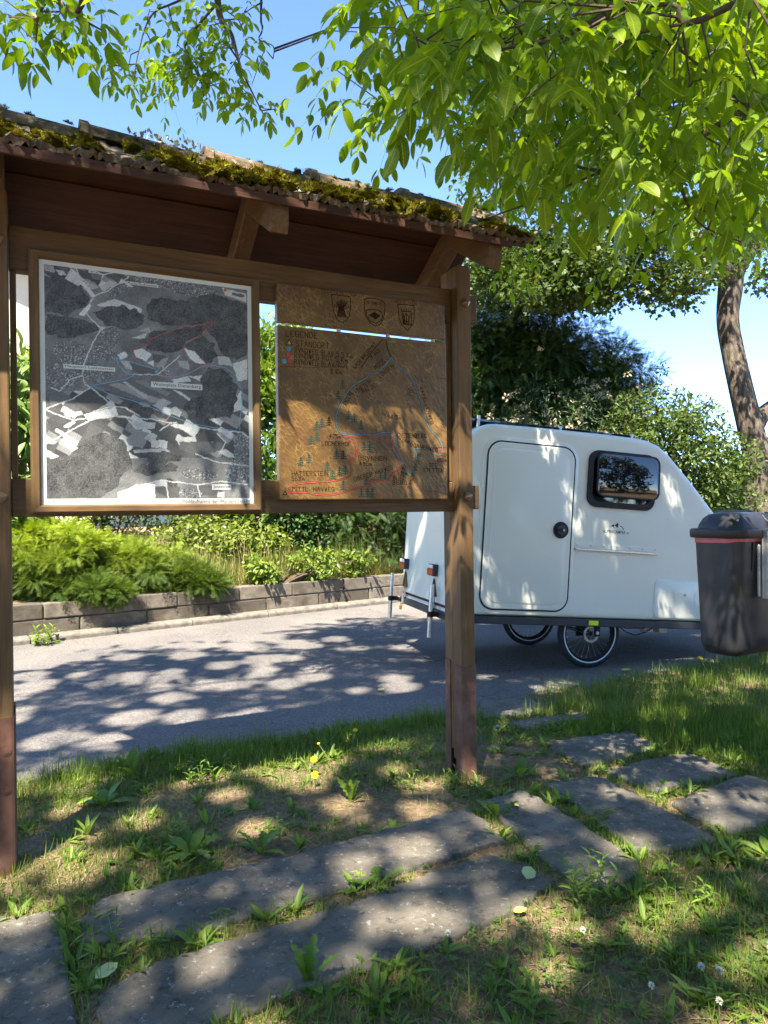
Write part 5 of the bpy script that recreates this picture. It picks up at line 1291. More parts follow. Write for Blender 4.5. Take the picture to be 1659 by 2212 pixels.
# dense two-rank spray of needles
sv, sf = [], []
for k in range(11):
    t = 0.05 + k * 0.085; l = 0.20 * math.sin(0.5 + 2.4 * t)
    for s in (-1, 1):
        o = len(sv); sv += [(t, 0, 0.0), (t + 0.05, 0.0, 0.0), (t + l * 0.55, s * l, 0.03 * s)]; sf.append((o, o + 1, o + 2))
SPRAY = (np.array(sv, float), np.array(sf))

def unit(v): return v / np.maximum(np.linalg.norm(v, axis=1, keepdims=True), 1e-9)

def clump_foliage(seed, centres, radii, per, proto, size, out=0.8, droop=0.2, up=0.6, jit=0.5, tint_fn=None, flat=0.8, core=0.35):
    """leaves round each clump centre, pointing outwards"""
    r = np.random.default_rng(seed)
    C = np.repeat(np.asarray(centres), per, axis=0); R = np.repeat(np.asarray(radii), per)
    n = len(C)
    d = unit(r.normal(0, 1, (n, 3)))
    rad = R * (core + (1 - core) * r.random(n) ** 0.5)
    P = C + d * rad[:, None] * np.array([1, 1, flat])
    D = unit(d * out + r.normal(0, jit, (n, 3)) + np.array([0, 0, -droop]))
    N = unit(d * 0.5 + np.array([0, 0, up]) + r.normal(0, 0.35, (n, 3)))
    S = size * (0.65 + 0.7 * r.random(n))
    ct = np.repeat(r.random(len(centres)), per)
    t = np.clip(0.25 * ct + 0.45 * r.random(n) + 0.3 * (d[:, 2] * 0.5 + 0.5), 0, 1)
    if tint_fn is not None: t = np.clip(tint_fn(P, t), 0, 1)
    return scatter(proto[0], proto[1], rot_basis(D, N), P, S, t)

def blob_centres(seed, c, rad, n, shell=0.55, zmin=None):
    r = np.random.default_rng(seed)
    d = unit(r.normal(0, 1, (n * 2, 3)))
    q = shell + (1 - shell) * r.random(n * 2) ** 0.6
    lump = 1 + 0.18 * np.sin(d[:, 0] * 5 + seed) * np.cos(d[:, 1] * 4 + d[:, 2] * 3 + seed * 2)
    P = np.asarray(c) + d * np.asarray(rad) * (q * lump)[:, None]
    if zmin is not None: P = P[P[:, 2] > zmin]
    return P[:n]

def stems(name, base, tips, mat, parent, r0=0.03, r1=0.008, seed=1):
    r = random.Random(seed); m = MB(); b = Vector(base)
    for t in tips:
        t = Vector(t); mid = b.lerp(t, 0.5) + Vector((r.uniform(-.1, .1), r.uniform(-.1, .1), r.uniform(0, .15))) * (t - b).length * 0.5
        m.tube([b + Vector((r.uniform(-.06, .06), r.uniform(-.06, .06), 0)), b.lerp(mid, .55), mid, t], [r0, r0 * .8, (r0 + r1) / 2, r1], 6, cap=False)
    return ob(name, m.mesh(name, recalc=False), mat, parent)

BARK = pm('rough_bark', [(0.30, (0.055, 0.042, 0.032)), (0.52, (0.14, 0.115, 0.088)), (0.72, (0.25, 0.215, 0.17))], 5, 9, rough=0.95, bmp=1.0, bscale=9, stretch=(3, 3, 0.7), bdist=0.05, spec=0.1)
TWIG = pm('twig_bark', [(0.3, (0.055, 0.042, 0.030)), (0.7, (0.13, 0.10, 0.07))], 14, rough=0.9, bmp=0.4, bscale=60, spec=0.15)

# ------------------------------------------------------------------ walnut tree that overhangs the board
WL = leafmat('walnut_leaf', (0.100, 0.200, 0.011), (0.232, 0.355, 0.020), trans=0.55, warm=(1.42, 1.30, 0.30))
WLO = veined_leaf('walnut_leaf_single', (0.105, 0.205, 0.012), (0.235, 0.36, 0.022), 0.55, (1.42, 1.30, 0.30))
TW = Vector((4.6, 0.4, 0))
WAL = tag(empty('walnut_tree', TW), 'walnut tree whose leafy branches hang over the board from the upper right', 'tree')
def loc(P): return [tuple(np.asarray(p, float) - np.array(TW)) for p in P]
limbs = []
def limb(name, pts, r0, r1, n=10):
    pts = smooth3(pts, 5)
    tt_ = np.linspace(0, 1, len(pts)); rad = list(r1 + (r0 - r1) * (1 - tt_) ** (1.0 if name == 'trunk' else 2.2))
    limbs.append((np.array(pts), rad))
    return ob(name, sharp(MB().tube(loc(pts), rad, n, cap=True).mesh(name, recalc=False), 80), TWIG if r0 < 0.06 else BARK, WAL)
def smooth3(pl, k=4):
    pl = [np.asarray(p, float) for p in pl]; out = []
    for i in range(len(pl) - 1):
        p0 = pl[max(i - 1, 0)]; p1 = pl[i]; p2 = pl[i + 1]; p3 = pl[min(i + 2, len(pl) - 1)]
        for j in range(k):
            t = j / k
            out.append(0.5 * ((2 * p1) + (-p0 + p2) * t + (2 * p0 - 5 * p1 + 4 * p2 - p3) * t * t + (-p0 + 3 * p1 - 3 * p2 + p3) * t ** 3))
    return out + [pl[-1]]
limb('trunk', [(4.6, 0.4, -0.1), (4.58, 0.42, 0.3), (4.55, 0.45, 1.4), (4.45, 0.5, 2.6), (4.3, 0.6, 3.4)], 0.30, 0.20, 16)
ML = [
 ('branch', [(4.45, 0.5, 2.5), (3.4, 1.5, 3.0), (2.2, 2.3, 3.15), at(1659, 215, 2.75), at(1454, 330, 2.9), at(1304, 370, 3.1), at(1139, 440, 3.3), at(1054, 470, 3.45)], 0.045, 0.004),
 ('branch', [(4.35, 0.55, 3.1), (3.0, 1.7, 3.6), at(1560, -60, 2.6), at(1357, 10, 2.65), at(1269, 55, 2.7), at(1179, 90, 2.8), at(1089, 105, 2.9), at(1019, 145, 3.0), at(929, 200, 3.1), at(854, 252, 3.2)], 0.040, 0.004),
 ('branch', [at(1269, 55, 2.7), at(1215, 45, 2.75), at(1150, 95, 2.95), at(1050, 100, 3.2), at(900, 85, 3.4)], 0.012, 0.003),
 ('branch', [(4.3, 0.6, 3.3), (2.8, 1.4, 3.7), at(1624, -10, 2.3), at(1450, 8, 2.4), at(1300, 20, 2.6)], 0.035, 0.006),
 ('branch', [at(1619, 232, 2.85), at(1539, 165, 2.8), at(1464, 105, 2.75), at(1400, 60, 2.7)], 0.010, 0.003),
 ('branch', [at(1452, 335, 2.92), at(1474, 415, 2.95), at(1514, 485, 3.0), at(1599, 522, 3.1)], 0.011, 0.003),
 ('branch', [at(1304, 370, 3.1), at(1250, 360, 3.2), at(1215, 330, 3.35), at(1130, 300, 3.6)], 0.009, 0.003),
 ('branch', [(4.3, 0.6, 3.3), (3.9, 2.4, 4.0), (3.3, 3.6, 4.3), at(1500, 200, 4.4), at(1350, 250, 4.5), at(1200, 320, 4.7), at(1080, 380, 4.9)], 0.05, 0.004),
 ('branch', [(4.3, 0.6, 3.4), (4.0, 3.0, 4.6), (3.6, 4.6, 4.9), at(1420, 120, 5.2), at(1250, 170, 5.3), at(1100, 230, 5.4), at(950, 300, 5.5)], 0.05, 0.004),
 ('limb', [(4.35, 0.55, 3.2), (3.0, 1.4, 5.0), (1.2, 2.4, 6.0), (-0.3, 3.5, 6.0), (-0.9, 4.1, 5.4), at(470, 0, 4.4), at(500, 75, 4.4), at(520, 145, 4.4), at(545, 200, 4.4), at(568, 245, 4.4)], 0.11, 0.004),
 ('branch', [(-0.9, 4.1, 5.4), at(420, -40, 4.35), at(330, 30, 4.35), at(300, 110, 4.35), at(290, 170, 4.35)], 0.014, 0.003),
 ('branch', [at(470, 5, 4.4), at(400, 100, 4.5), at(430, 160, 4.5), at(440, 210, 4.5)], 0.010, 0.003),
 ('branch', [(-0.5, 3.7, 5.9), at(565, -20, 4.6), at(567, 60, 4.6), at(560, 85, 4.6), at(590, 100, 4.6), at(590, 127, 4.6)], 0.012, 0.003),
 ('branch', [at(567, 5, 4.6), at(540, 20, 4.6), at(515, 42, 4.6)], 0.007, 0.002),
 ('limb', [(4.3, 0.6, 3.4), (2.6, 0.6, 5.2), (0.6, 1.2, 6.0), (-0.9, 1.8, 5.0), at(180, -80, 2.5), at(110, -10, 2.6), at(80, 40, 2.65)], 0.10, 0.004),
 ('limb', [(4.3, 0.6, 3.3), (4.1, 0.4, 5.0), (3.2, -0.6, 7.4), (1.4, -1.8, 8.8), (-0.8, -2.6, 9.2), (-3.0, -2.8, 8.8)], 0.17, 0.02),
 ('limb', [(4.3, 0.6, 3.3), (4.0, 0.8, 5.4), (2.4, 1.2, 8.0), (0.2, 1.4, 9.4), (-2.0, 1.2, 9.2), (-3.8, 0.8, 8.6)], 0.17, 0.02),
 ('limb', [(4.3, 0.6, 3.3), (4.3, 1.4, 6.0), (3.6, 2.6, 8.4), (1.8, 3.6, 9.0), (0.2, 3.9, 8.8)], 0.14, 0.02),
 ('limb', [(4.3, 0.6, 3.3), (4.6, -0.8, 5.6), (4.0, -2.6, 7.8), (2.4, -4.0, 8.6), (0.6, -4.4, 8.6)], 0.14, 0.02),
 ('limb', [(4.3, 0.6, 3.3), (5.2, 0.8, 5.0), (6.4, 1.4, 6.6)], 0.11, 0.02),
 ('limb', [(2.4, 1.2, 8.0), (1.0, 0.0, 9.2), (-1.4, -0.6, 9.6), (-4.0, -0.8, 8.8)], 0.08, 0.015),
 ('limb', [(3.4, 1.5, 3.0), (4.4, 3.2, 3.6), (5.0, 5.0, 4.4), (5.2, 6.2, 4.8)], 0.05, 0.012)]
for a in ML: limb(*a)
nodes = np.concatenate([p for p, _ in limbs[1:]])

wr = np.random.default_rng(77)
maskN = [(890, -60), (880, 100), (940, 190), (1100, 260), (1300, 320), (1500, 340), (1720, 340), (1720, -60)]
maskR = [(830, -60), (800, 40), (800, 130), (870, 200), (980, 250), (1120, 330), (1300, 420), (1500, 430), (1720, 400), (1720, -60)]
maskRf = [(890, -40), (870, 270), (980, 340), (1090, 400), (1200, 450), (1420, 470), (1720, 460), (1720, -40)]
maskL2 = [(280, 0), (545, 0), (565, 90), (570, 150), (600, 215), (575, 230), (500, 190), (470, 215), (420, 190), (330, 215), (260, 170), (250, 130), (330, 70), (300, 10)]
maskL1 = [(-30, -30), (210, -30), (195, 40), (120, 60), (40, 55), (-20, 40)]
def samp(mask, n, d0, d1):
    out = []; xs_ = [p[0] for p in mask]; ys_ = [p[1] for p in mask]
    while len(out) < n:
        x, y = wr.uniform(min(xs_), max(xs_)), wr.uniform(min(ys_), max(ys_))
        if pip(mask, np.array([x]), np.array([y]))[0]: out.append((at(x, y, wr.uniform(d0, d1))))
    return out
shoots = [(p, 0.95) for p in samp(maskN, 38, 2.2, 2.9)] + [(p, 1.0) for p in samp(maskR, 104, 2.8, 4.2)] + [(p, 0.95) for p in samp(maskRf, 190, 4.2, 6.4)]
shoots += [(p, 0.72) for p in samp(maskL2, 28, 4.2, 4.8)] + [(p, 0.8) for p in samp(maskL1, 7, 2.5, 2.9)]
for x, y, d in ((1105, 560, 5.0), (1120, 520, 5.0), (1345, 545, 3.2), (745, 60, 2.8), (725, 150, 3.0), (740, 215, 3.1), (800, 255, 3.2), (860, 275, 3.3), (1600, 480, 3.2), (1500, 470, 3.2), (570, 235, 4.4), (250, 140, 4.4)):
    shoots.append((at(x, y, d), 0.85 if d < 4 else 0.7))
# the crown above and behind the viewer
def leafiness(x, y):
    """leaf layers wanted over each spot of the high crown"""
    k = 2.1
    if x < -1.2 and y > 0.0: k = 1.5
    if x > -1.0 and y > 1.4: k = 2.4
    if 0.0 < x and -0.2 < y < 1.4: k = 1.9
    if x < -2.4 and y > 2.6: k = 0.0
    return k
cand = 0
while cand < 4300:
    x, y = wr.uniform(-5.0, 5.6), wr.uniform(-5.0, 4.6)
    rr_ = math.hypot((x - 0.3) / 5.6, (y + 0.1) / 5.2)
    if rr_ > 1: continue
    cand += 1
    if wr.random() > leafiness(x, y) / 2.4: continue
    shoots.append((np.array([x, y, 8.0 + 2.0 * (1 - rr_ ** 2) + wr.normal(0, 0.55)]), 1.36))
for _ in range(430):                                    # extra shoots added to the crown out of view to shade the camper
    x, y = wr.uniform(-0.9, 3.0), wr.uniform(1.3, 4.2)
    shoots.append((np.array([x, y, 8.6 + wr.normal(0, 0.5)]), 1.36))
for _ in range(70):
    P = np.array([wr.uniform(2.6, 7.0), wr.uniform(-2.5, 3.5), wr.uniform(3.8, 8.2)])
    q_ = proj(P)[0]
    if P[1] > 0.2 and -140 < q_[0] < 1850 and q_[1] > -190: continue
    shoots.append((P, 1.1))

LP, LD, LN, LS, LT = [], [], [], [], []
RP, RD, RS = [], [], []
tw = MB(); tw_far = MB()
for P, sc in shoots:
    k = np.argmin(np.sum((nodes - P) ** 2, 1) + np.where(nodes[:, 2] < P[2] - 0.3, 0.3, 0)); nb = nodes[k]
    g_ = proj(P)[0]; vis = P[1] > 0.3 and -60 < g_[0] < 1720 and -100 < g_[1] < 900
    mid = (nb + P) / 2 + wr.normal(0, 0.05, 3) + np.array([0, 0, 0.06 * np.linalg.norm(P - nb)])
    L_ = np.linalg.norm(P - nb)
    (tw if vis else tw_far).tube(loc([nb, (nb + mid) / 2, mid, P]), [0.0035 + 0.003 * min(L_, 2), 0.0035 + 0.002 * min(L_, 2), 0.0032, 0.0022], 5 if vis else 3, cap=False)
    axis = P - nb; axis = axis / (np.linalg.norm(axis) + 1e-9)
    nl = wr.integers(4, 7)
    hue = wr.random()
    for j in range(nl):
        a = 2 * math.pi * (j + wr.random() * 0.6) / nl
        side = np.array([math.cos(a), math.sin(a), 0.0])
        dv = axis * 0.55 + side * 0.9 + np.array([0, 0, wr.uniform(-0.25, 0.25)]); dv /= np.linalg.norm(dv)
        Lr = sc * wr.uniform(0.17, 0.30); npair = wr.integers(2, 4)
        base = P - axis * 0.04 * j * sc * wr.random()
        dr = wr.uniform(0.3, 0.75)
        def rp(t): return base + dv * Lr * t + np.array([0, 0, -dr * Lr * t * t])
        hv = np.cross(dv, [0, 0, 1.0]); hv /= np.linalg.norm(hv) + 1e-9
        big = sc * wr.uniform(0.062, 0.128)
        for i in range(npair):
            t = 0.40 + 0.5 * i / max(1, npair - 1) if npair > 1 else 0.6
            tan = rp(t + 0.05) - rp(t - 0.05); tan /= np.linalg.norm(tan)
            for s in (-1, 1):
                LP.append(rp(t)); dd = tan * 0.45 + hv * s * 0.75 + np.array([0, 0, -wr.uniform(0.25, 0.95)]) + wr.normal(0, 0.13, 3)
                LD.append(dd); LN.append(np.array([0, 0, 0.8]) + wr.normal(0, 0.35, 3) + hv * s * 0.5)
                LS.append(big * (0.68 + 0.32 * i / max(1, npair - 1)) * wr.uniform(0.8, 1.1)); LT.append(np.clip(0.45 * hue + 0.55 * wr.random(), 0, 1))
        tan = rp(1.0) - rp(0.9); tan /= np.linalg.norm(tan)
        LP.append(rp(1.0)); LD.append(tan + np.array([0, 0, -0.4]) + wr.normal(0, 0.1, 3)); LN.append(np.array([0, 0, 0.8]) + wr.normal(0, 0.4, 3)); LS.append(big * 1.1); LT.append(np.clip(0.45 * hue + 0.55 * wr.random(), 0, 1))
        for t0, t1 in ((0, 0.5), (0.5, 1.0)): RP.append(rp(t0)); RD.append(rp(t1) - rp(t0)); RS.append(np.linalg.norm(rp(t1) - rp(t0)))
LP, LD, LN, LS, LT = map(np.array, (LP, LD, LN, LS, LT))
LD[:, 2] *= np.where(LP[:, 2] > 6.0, 0.35, 0.80)   # upper leaves spread flatter
ob('twigs', tw.mesh('twigs', recalc=False), TWIG, WAL)['kind'] = 'stuff'
ob('twigs', tw_far.mesh('twigs', recalc=False), TWIG, WAL)['kind'] = 'stuff'
# sun gaps: openings in the high crown, each a column along the sunlight
hx_, hy_, hr_ = [], [], []
for (x0, x1, y0, y1, n_, ra, rb) in ((-2.2, 2.2, 1.6, 4.1, 112, 0.0, 0.042), (-1.5, -0.2, 4.1, 4.6, 8, 0.05, 0.12), (-0.5, 0.9, 4.6, 5.3, 12, 0.05, 0.11), (-3.6, 0.4, 4.6, 9.0, 105, 0.02, 0.12), (0.4, 2.2, 5.2, 9.0, 12, 0.0, 0.05), (0.9, 4.2, 4.2, 6.6, 34, 0.05, 0.14), (0.8, 4.0, 6.6, 9.5, 26, 0.0, 0.045)):
    hx_ += list(wr.uniform(x0, x1, n_)); hy_ += list(wr.uniform(y0, y1, n_)); hr_ += list(wr.uniform(ra, rb, n_))
ctr = LP + unit(LD) * LS[:, None] * 0.5
gxp = ctr[:, 0] + 0.17 * ctr[:, 2]; gyp = ctr[:, 1] + 0.60 * ctr[:, 2]
keep = np.ones(len(LP), bool)
for a_, b_, c_ in zip(hx_, hy_, hr_):
    keep &= ~((ctr[:, 2] > 6.0) & ((gxp - a_) ** 2 + ((gyp - b_) * 0.86) ** 2 < (c_ + 0.075) ** 2))
LP, LD, LN, LS, LT = LP[keep], LD[keep], LN[keep], LS[keep], LT[keep]
BASIS = rot_basis(unit(LD), LN)
g_ = proj(LP + unit(LD) * LS[:, None] * 0.5)
inview = np.isfinite(g_[:, 2]) & (g_[:, 0] > 0) & (g_[:, 0] < 1659) & (g_[:, 1] > 0) & (g_[:, 1] < 760)
pxsize = np.where(inview, LS / np.nan_to_num(g_[:, 2], nan=1e9), 0)
order = np.argsort(-pxsize)
single = order[:300]; rest_in = np.setdiff1d(np.nonzero(inview)[0], single); far_ = np.nonzero(~inview)[0]
leaf_meshes = [mesh_np('leaf', *ellipse_leaf(w_, 6, f_, d_, wave=0.04)) for w_, f_, d_ in ((0.42, 0.15, 0.14), (0.46, 0.10, 0.24), (0.38, 0.24, 0.08))]
for me_ in leaf_meshes: me_.materials.append(WLO); me_.polygons.foreach_set('use_smooth', [True] * len(me_.polygons))
TWn = np.array(TW)
for k, i in enumerate(single):
    o = bpy.data.objects.new('leaf', leaf_meshes[k % 3]); COL.objects.link(o); o.parent = WAL
    M4 = Matrix(np.vstack([np.hstack([BASIS[i] * LS[i], (LP[i] - TWn)[:, None]]), [0, 0, 0, 1]]).tolist())
    o.matrix_local = M4
soup = [scatter(*LEAF_HI, BASIS[rest_in], LP[rest_in] - TWn, LS[rest_in], LT[rest_in]), scatter(*LEAF_LO, BASIS[far_], LP[far_] - TWn, LS[far_], LT[far_])]
RP, RD, RS = np.array(RP), np.array(RD), np.array(RS)
stalk = (np.array([[0, -0.006, 0], [0, 0.006, 0], [1, 0.004, 0], [1, -0.004, 0], [0, 0, -0.006], [1, 0, -0.004], [0, 0, 0.006], [1, 0, 0.004]], float), np.array([[0, 1, 2], [0, 2, 3], [4, 5, 7], [4, 7, 6]]))
soup.append(scatter(*stalk, rot_basis(unit(RD), np.tile([0.1, 0.2, 1.0], (len(RD), 1))), RP - TWn, RS, np.full(len(RP), 0.6)))
V, F, T_ = join_soup(soup)
fo = ob('foliage', mesh_np('foliage', V, F, T_, smooth=True), WL, WAL); fo['kind'] = 'stuff'

# ------------------------------------------------------------------ maple, conifer, shrubs, hedge beyond the road
def plant_thing(name, label, cat, base, group=None): return tag(empty(name, tuple(base)), label, cat, group)
def foliage_part(parent, soups, mat, name='foliage', smooth=False):
    V, F, T_ = join_soup(soups); V = V - np.array(parent.location)
    o = ob(name, mesh_np(name, V, F, T_, smooth=smooth), mat, parent); o['kind'] = 'stuff'; return o

M_MAPLE = leafmat('maple_leaf', (0.026, 0.060, 0.012), (0.095, 0.145, 0.024), trans=0.40, warm=(1.4, 1.15, 0.5))
mb = at(1645, 1100, 14.0); mb[2] = 0.9
MAP = plant_thing('maple_tree', 'maple tree with a thick bare grey trunk behind the camper', 'tree', mb)
def mp(pts, rad, name, n=14):
    pts = smooth3(pts, 5); rad = np.interp(np.linspace(0, 1, len(pts)), np.linspace(0, 1, len(rad)), rad)
    return ob(name, sharp(MB().tube([p - mb for p in pts], list(rad), n).mesh(name, recalc=False), 80), BARK, MAP)
mp([mb - np.array([0, 0, .2]), at(1640, 1020, 14), at(1622, 930, 14), at(1603, 850, 14), at(1583, 760, 14), at(1572, 690, 14), at(1578, 620, 14), at(1585, 560, 14)], [0.38, 0.27, 0.24, 0.225, 0.21, 0.205, 0.23, 0.22], 'trunk', 18)
mp([at(1625, 935, 14), at(1648, 895, 14), at(1690, 850, 14.2), at(1760, 700, 14.5), at(1800, 500, 14.8)], [0.18, 0.15, 0.13, 0.10, 0.06], 'branch')
for pl, r_ in (([at(1580, 610, 14), at(1545, 560, 13.6), at(1480, 500, 13), at(1350, 420, 12.4), at(1200, 380, 12)], [0.2, 0.16, 0.12, 0.08, 0.03]), ([at(1585, 580, 14), at(1600, 480, 14), at(1580, 300, 14), at(1540, 80, 14)], [0.25, 0.2, 0.16, 0.08]), ([at(1582, 590, 14), at(1640, 520, 14), at(1720, 430, 13.6)], [0.18, 0.12, 0.05]),
               ([at(1545, 560, 13.6), at(1470, 560, 13.2), at(1380, 590, 12.8), at(1290, 610, 12.6), at(1180, 600, 12.5)], [0.09, 0.06, 0.05, 0.03, 0.015]), ([at(1560, 590, 13.9), at(1520, 600, 13.4), at(1480, 640, 13.2)], [0.07, 0.04, 0.015]), ([at(1350, 420, 12.4), at(1220, 480, 12.2), at(1120, 520, 12.2), at(1050, 560, 12.2)], [0.06, 0.045, 0.03, 0.012])):
    mp(pl, r_, 'branch', 8)
maskM = [(1000, -100), (1000, 640), (1060, 680), (1110, 690), (1180, 690), (1290, 670), (1360, 650), (1440, 665), (1500, 672), (1545, 630), (1560, 590), (1600, 590), (1640, 640), (1700, 690), (1760, 700), (1760, -100)]
mc = []
while len(mc) < 330:
    x, y = wr.uniform(1000, 1760), wr.uniform(-100, 700)
    if not pip(maskM, np.array([x]), np.array([y]))[0]: continue
    if y > 500 and wr.random() < 0.25: continue
    if 1560 < x < 1600 and y > 600: continue
    mc.append(at(x, y, wr.uniform(11.4, 15.5)))
for i_ in range(290):
    x, y = (wr.uniform(1040, 1560), wr.uniform(480, 650)) if i_ < 150 else (wr.uniform(1010, 1330), wr.uniform(540, 665))
    if pip(maskM, np.array([x]), np.array([y + 20]))[0]: mc.append(at(x, y, wr.uniform(11.8, 14.5)))
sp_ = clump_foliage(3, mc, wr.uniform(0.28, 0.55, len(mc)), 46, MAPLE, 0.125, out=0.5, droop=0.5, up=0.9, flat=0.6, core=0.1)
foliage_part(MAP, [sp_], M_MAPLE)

M_YEW = leafmat('yew_needles', (0.014, 0.036, 0.008), (0.062, 0.118, 0.018), trans=0.18, rough=0.55)
yb = np.array([3.4, 15.2, 1.0])
YEW = plant_thing('yew_tree', 'tall dark green feathery yew behind the camper roof', 'tree', yb)
yc = np.concatenate([blob_centres(5, (3.4, 15.2, 2.9), (2.1, 1.6, 2.3), 230, 0.5, 0.9), blob_centres(6, (2.0, 14.8, 2.4), (1.0, 1.0, 1.7), 70, 0.5, 0.8), blob_centres(7, (4.6, 15.0, 3.8), (1.0, 0.9, 0.9), 50, 0.5), blob_centres(8, (1.8, 14.8, 3.9), (1.1, 0.9, 1.7), 110, 0.5), blob_centres(9, (3.0, 15.2, 4.4), (1.1, 0.9, 1.2), 70, 0.5), blob_centres(10, (4.5, 15.2, 4.3), (0.95, 0.8, 1.15), 70, 0.5), blob_centres(11, (2.7, 15.0, 5.0), (1.4, 0.8, 0.9), 80, 0.5)])
stems('trunk', yb - np.array(yb), [p - yb for p in yc[::14]], BARK, YEW, 0.09, 0.02)
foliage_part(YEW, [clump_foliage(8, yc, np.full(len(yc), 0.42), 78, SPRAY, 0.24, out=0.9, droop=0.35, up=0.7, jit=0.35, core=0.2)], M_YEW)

def shrub(name, label, base, blobs, per, proto, size, mat, seed, r=0.3, cat='shrub', zmin=0.6, tint=None, **kw):
    T = plant_thing(name, label, cat, base); base = np.array(base)
    C = np.concatenate([blob_centres(seed + i, c, rr, n, 0.55, zmin) for i, (c, rr, n) in enumerate(blobs)])
    stems('stems', (0, 0, -0.1), [p - base for p in C[::max(1, len(C) // 14)]], TWIG, T, 0.025, 0.006, seed)
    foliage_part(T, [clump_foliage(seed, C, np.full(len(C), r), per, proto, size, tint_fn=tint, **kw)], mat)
    return T, C
M_VIB = leafmat('shrub_leaf_grey_green', (0.022, 0.050, 0.020), (0.075, 0.125, 0.040), trans=0.3)
VIB, vc = shrub('flowering_shrub', 'grey green shrub with faded cream blossom above the camper roof', (3.35, 13.2, 1.0), [((3.2, 13.2, 2.3), (1.35, 1.0, 1.55), 110), ((4.0, 13.4, 2.5), (0.8, 0.8, 1.3), 60), ((2.5, 13.2, 2.1), (0.7, 0.8, 1.0), 40)], 75, LANCE, 0.10, M_VIB, 31, 0.33, out=0.9, jit=0.6)
M_BLOS = leafmat('faded_blossom', (0.22, 0.18, 0.10), (0.50, 0.45, 0.30), trans=0.2, warm=(1.1, 1.0, 0.8))
top_c = vc[vc[:, 2] > 2.0]
foliage_part(VIB, [clump_foliage(39, top_c[wr.integers(0, len(top_c), 330)] + wr.normal(0, 0.26, (330, 3)), np.full(330, 0.055), 16, ROUND, 0.05, core=0.3)], M_BLOS, 'blossom')
M_PRIV = leafmat('shrub_leaf_mid_green', (0.026, 0.058, 0.014), (0.13, 0.19, 0.034), trans=0.38)
shrub('bushy_shrub', 'dense mid green shrub between the camper nose and the maple trunk', (5.1, 12.7, 1.0), [((4.9, 12.7, 2.1), (1.05, 0.9, 1.5), 130), ((5.7, 12.8, 2.0), (0.85, 0.7, 1.35), 90), ((6.3, 13.0, 1.5), (0.6, 0.6, 1.0), 40)], 80, LEAF_LO, 0.085, M_PRIV, 45, 0.30, out=0.8)
# whips sticking out of the shrub are part of the next one: a loose young shrub
shrub('whippy_shrub', 'loose shrub with thin upright shoots against the sky beside the maple trunk', (5.0, 13.4, 1.0), [((4.9, 13.4, 3.0), (0.9, 0.5, 0.75), 26), ((5.15, 13.4, 3.7), (0.12, 0.1, 0.55), 6), ((4.6, 13.4, 3.4), (0.1, 0.1, 0.5), 5), ((5.6, 13.4, 3.3), (0.1, 0.1, 0.5), 5)], 40, LEAF_LO, 0.07, M_PRIV, 49, 0.16, out=0.9)
shrub('garden_shrub', 'bright green shrub at the right edge beyond the maple trunk', (8.6, 15.5, 1.1), [((8.6, 15.5, 1.9), (1.2, 0.9, 1.1), 70)], 60, LEAF_LO, 0.12, leafmat('bright_leaf', (0.06, 0.12, 0.02), (0.20, 0.28, 0.05)), 57, 0.33)
M_LAUR = leafmat('laurel_leaf', (0.040, 0.095, 0.012), (0.22, 0.32, 0.035), trans=0.38, rough=0.35, spec=0.5)
tl = lambda P, t: 0.55 * t + 0.45 * np.clip((P[:, 2] - 2.6) / 2.2, 0, 1)  # hedge top tinted paler, its sunlight put into the leaf colour
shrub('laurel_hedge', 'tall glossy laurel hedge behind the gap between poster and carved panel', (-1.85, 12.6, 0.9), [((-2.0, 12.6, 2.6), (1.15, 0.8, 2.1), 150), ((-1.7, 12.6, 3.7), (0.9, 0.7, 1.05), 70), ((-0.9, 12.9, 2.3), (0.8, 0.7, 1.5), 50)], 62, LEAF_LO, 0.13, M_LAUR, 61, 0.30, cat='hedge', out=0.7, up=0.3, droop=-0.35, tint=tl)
M_BUD = leafmat('buddleia_leaf', (0.075, 0.15, 0.03), (0.24, 0.34, 0.09), trans=0.42)
shrub('tall_leafy_bush', 'tall light green bush with long leaves seen left of the poster', (-4.95, 9.5, 0.55), [((-4.95, 9.5, 1.9), (0.55, 0.5, 1.5), 60), ((-4.75, 9.5, 3.1), (0.4, 0.3, 0.8), 26), ((-5.3, 9.4, 2.6), (0.4, 0.4, 0.9), 26)], 26, ellipse_leaf(0.28, 3, 0.15, 0.25), 0.22, M_BUD, 71, 0.22, out=0.9, droop=0.35)
M_JUN = leafmat('juniper_spray', (0.022, 0.065, 0.012), (0.27, 0.36, 0.022), trans=0.28, rough=0.6)
tj = lambda P, t: 0.40 * t + 0.75 * np.clip((P[:, 2] - 0.65) / 0.6, 0, 1) ** 1.2  # sunlit tips and shaded depth put into the tint by height
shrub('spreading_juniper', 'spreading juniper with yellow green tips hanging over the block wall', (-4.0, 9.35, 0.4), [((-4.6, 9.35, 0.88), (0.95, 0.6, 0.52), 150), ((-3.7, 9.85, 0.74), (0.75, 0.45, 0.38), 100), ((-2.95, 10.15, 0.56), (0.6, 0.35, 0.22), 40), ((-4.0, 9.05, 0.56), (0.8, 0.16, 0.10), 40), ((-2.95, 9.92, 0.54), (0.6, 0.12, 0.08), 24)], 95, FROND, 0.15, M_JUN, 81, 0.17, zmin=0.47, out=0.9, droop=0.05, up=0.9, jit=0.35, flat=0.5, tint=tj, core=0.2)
M_SNOW = leafmat('snowberry_leaf', (0.022, 0.060, 0.022), (0.10, 0.19, 0.05), trans=0.35)
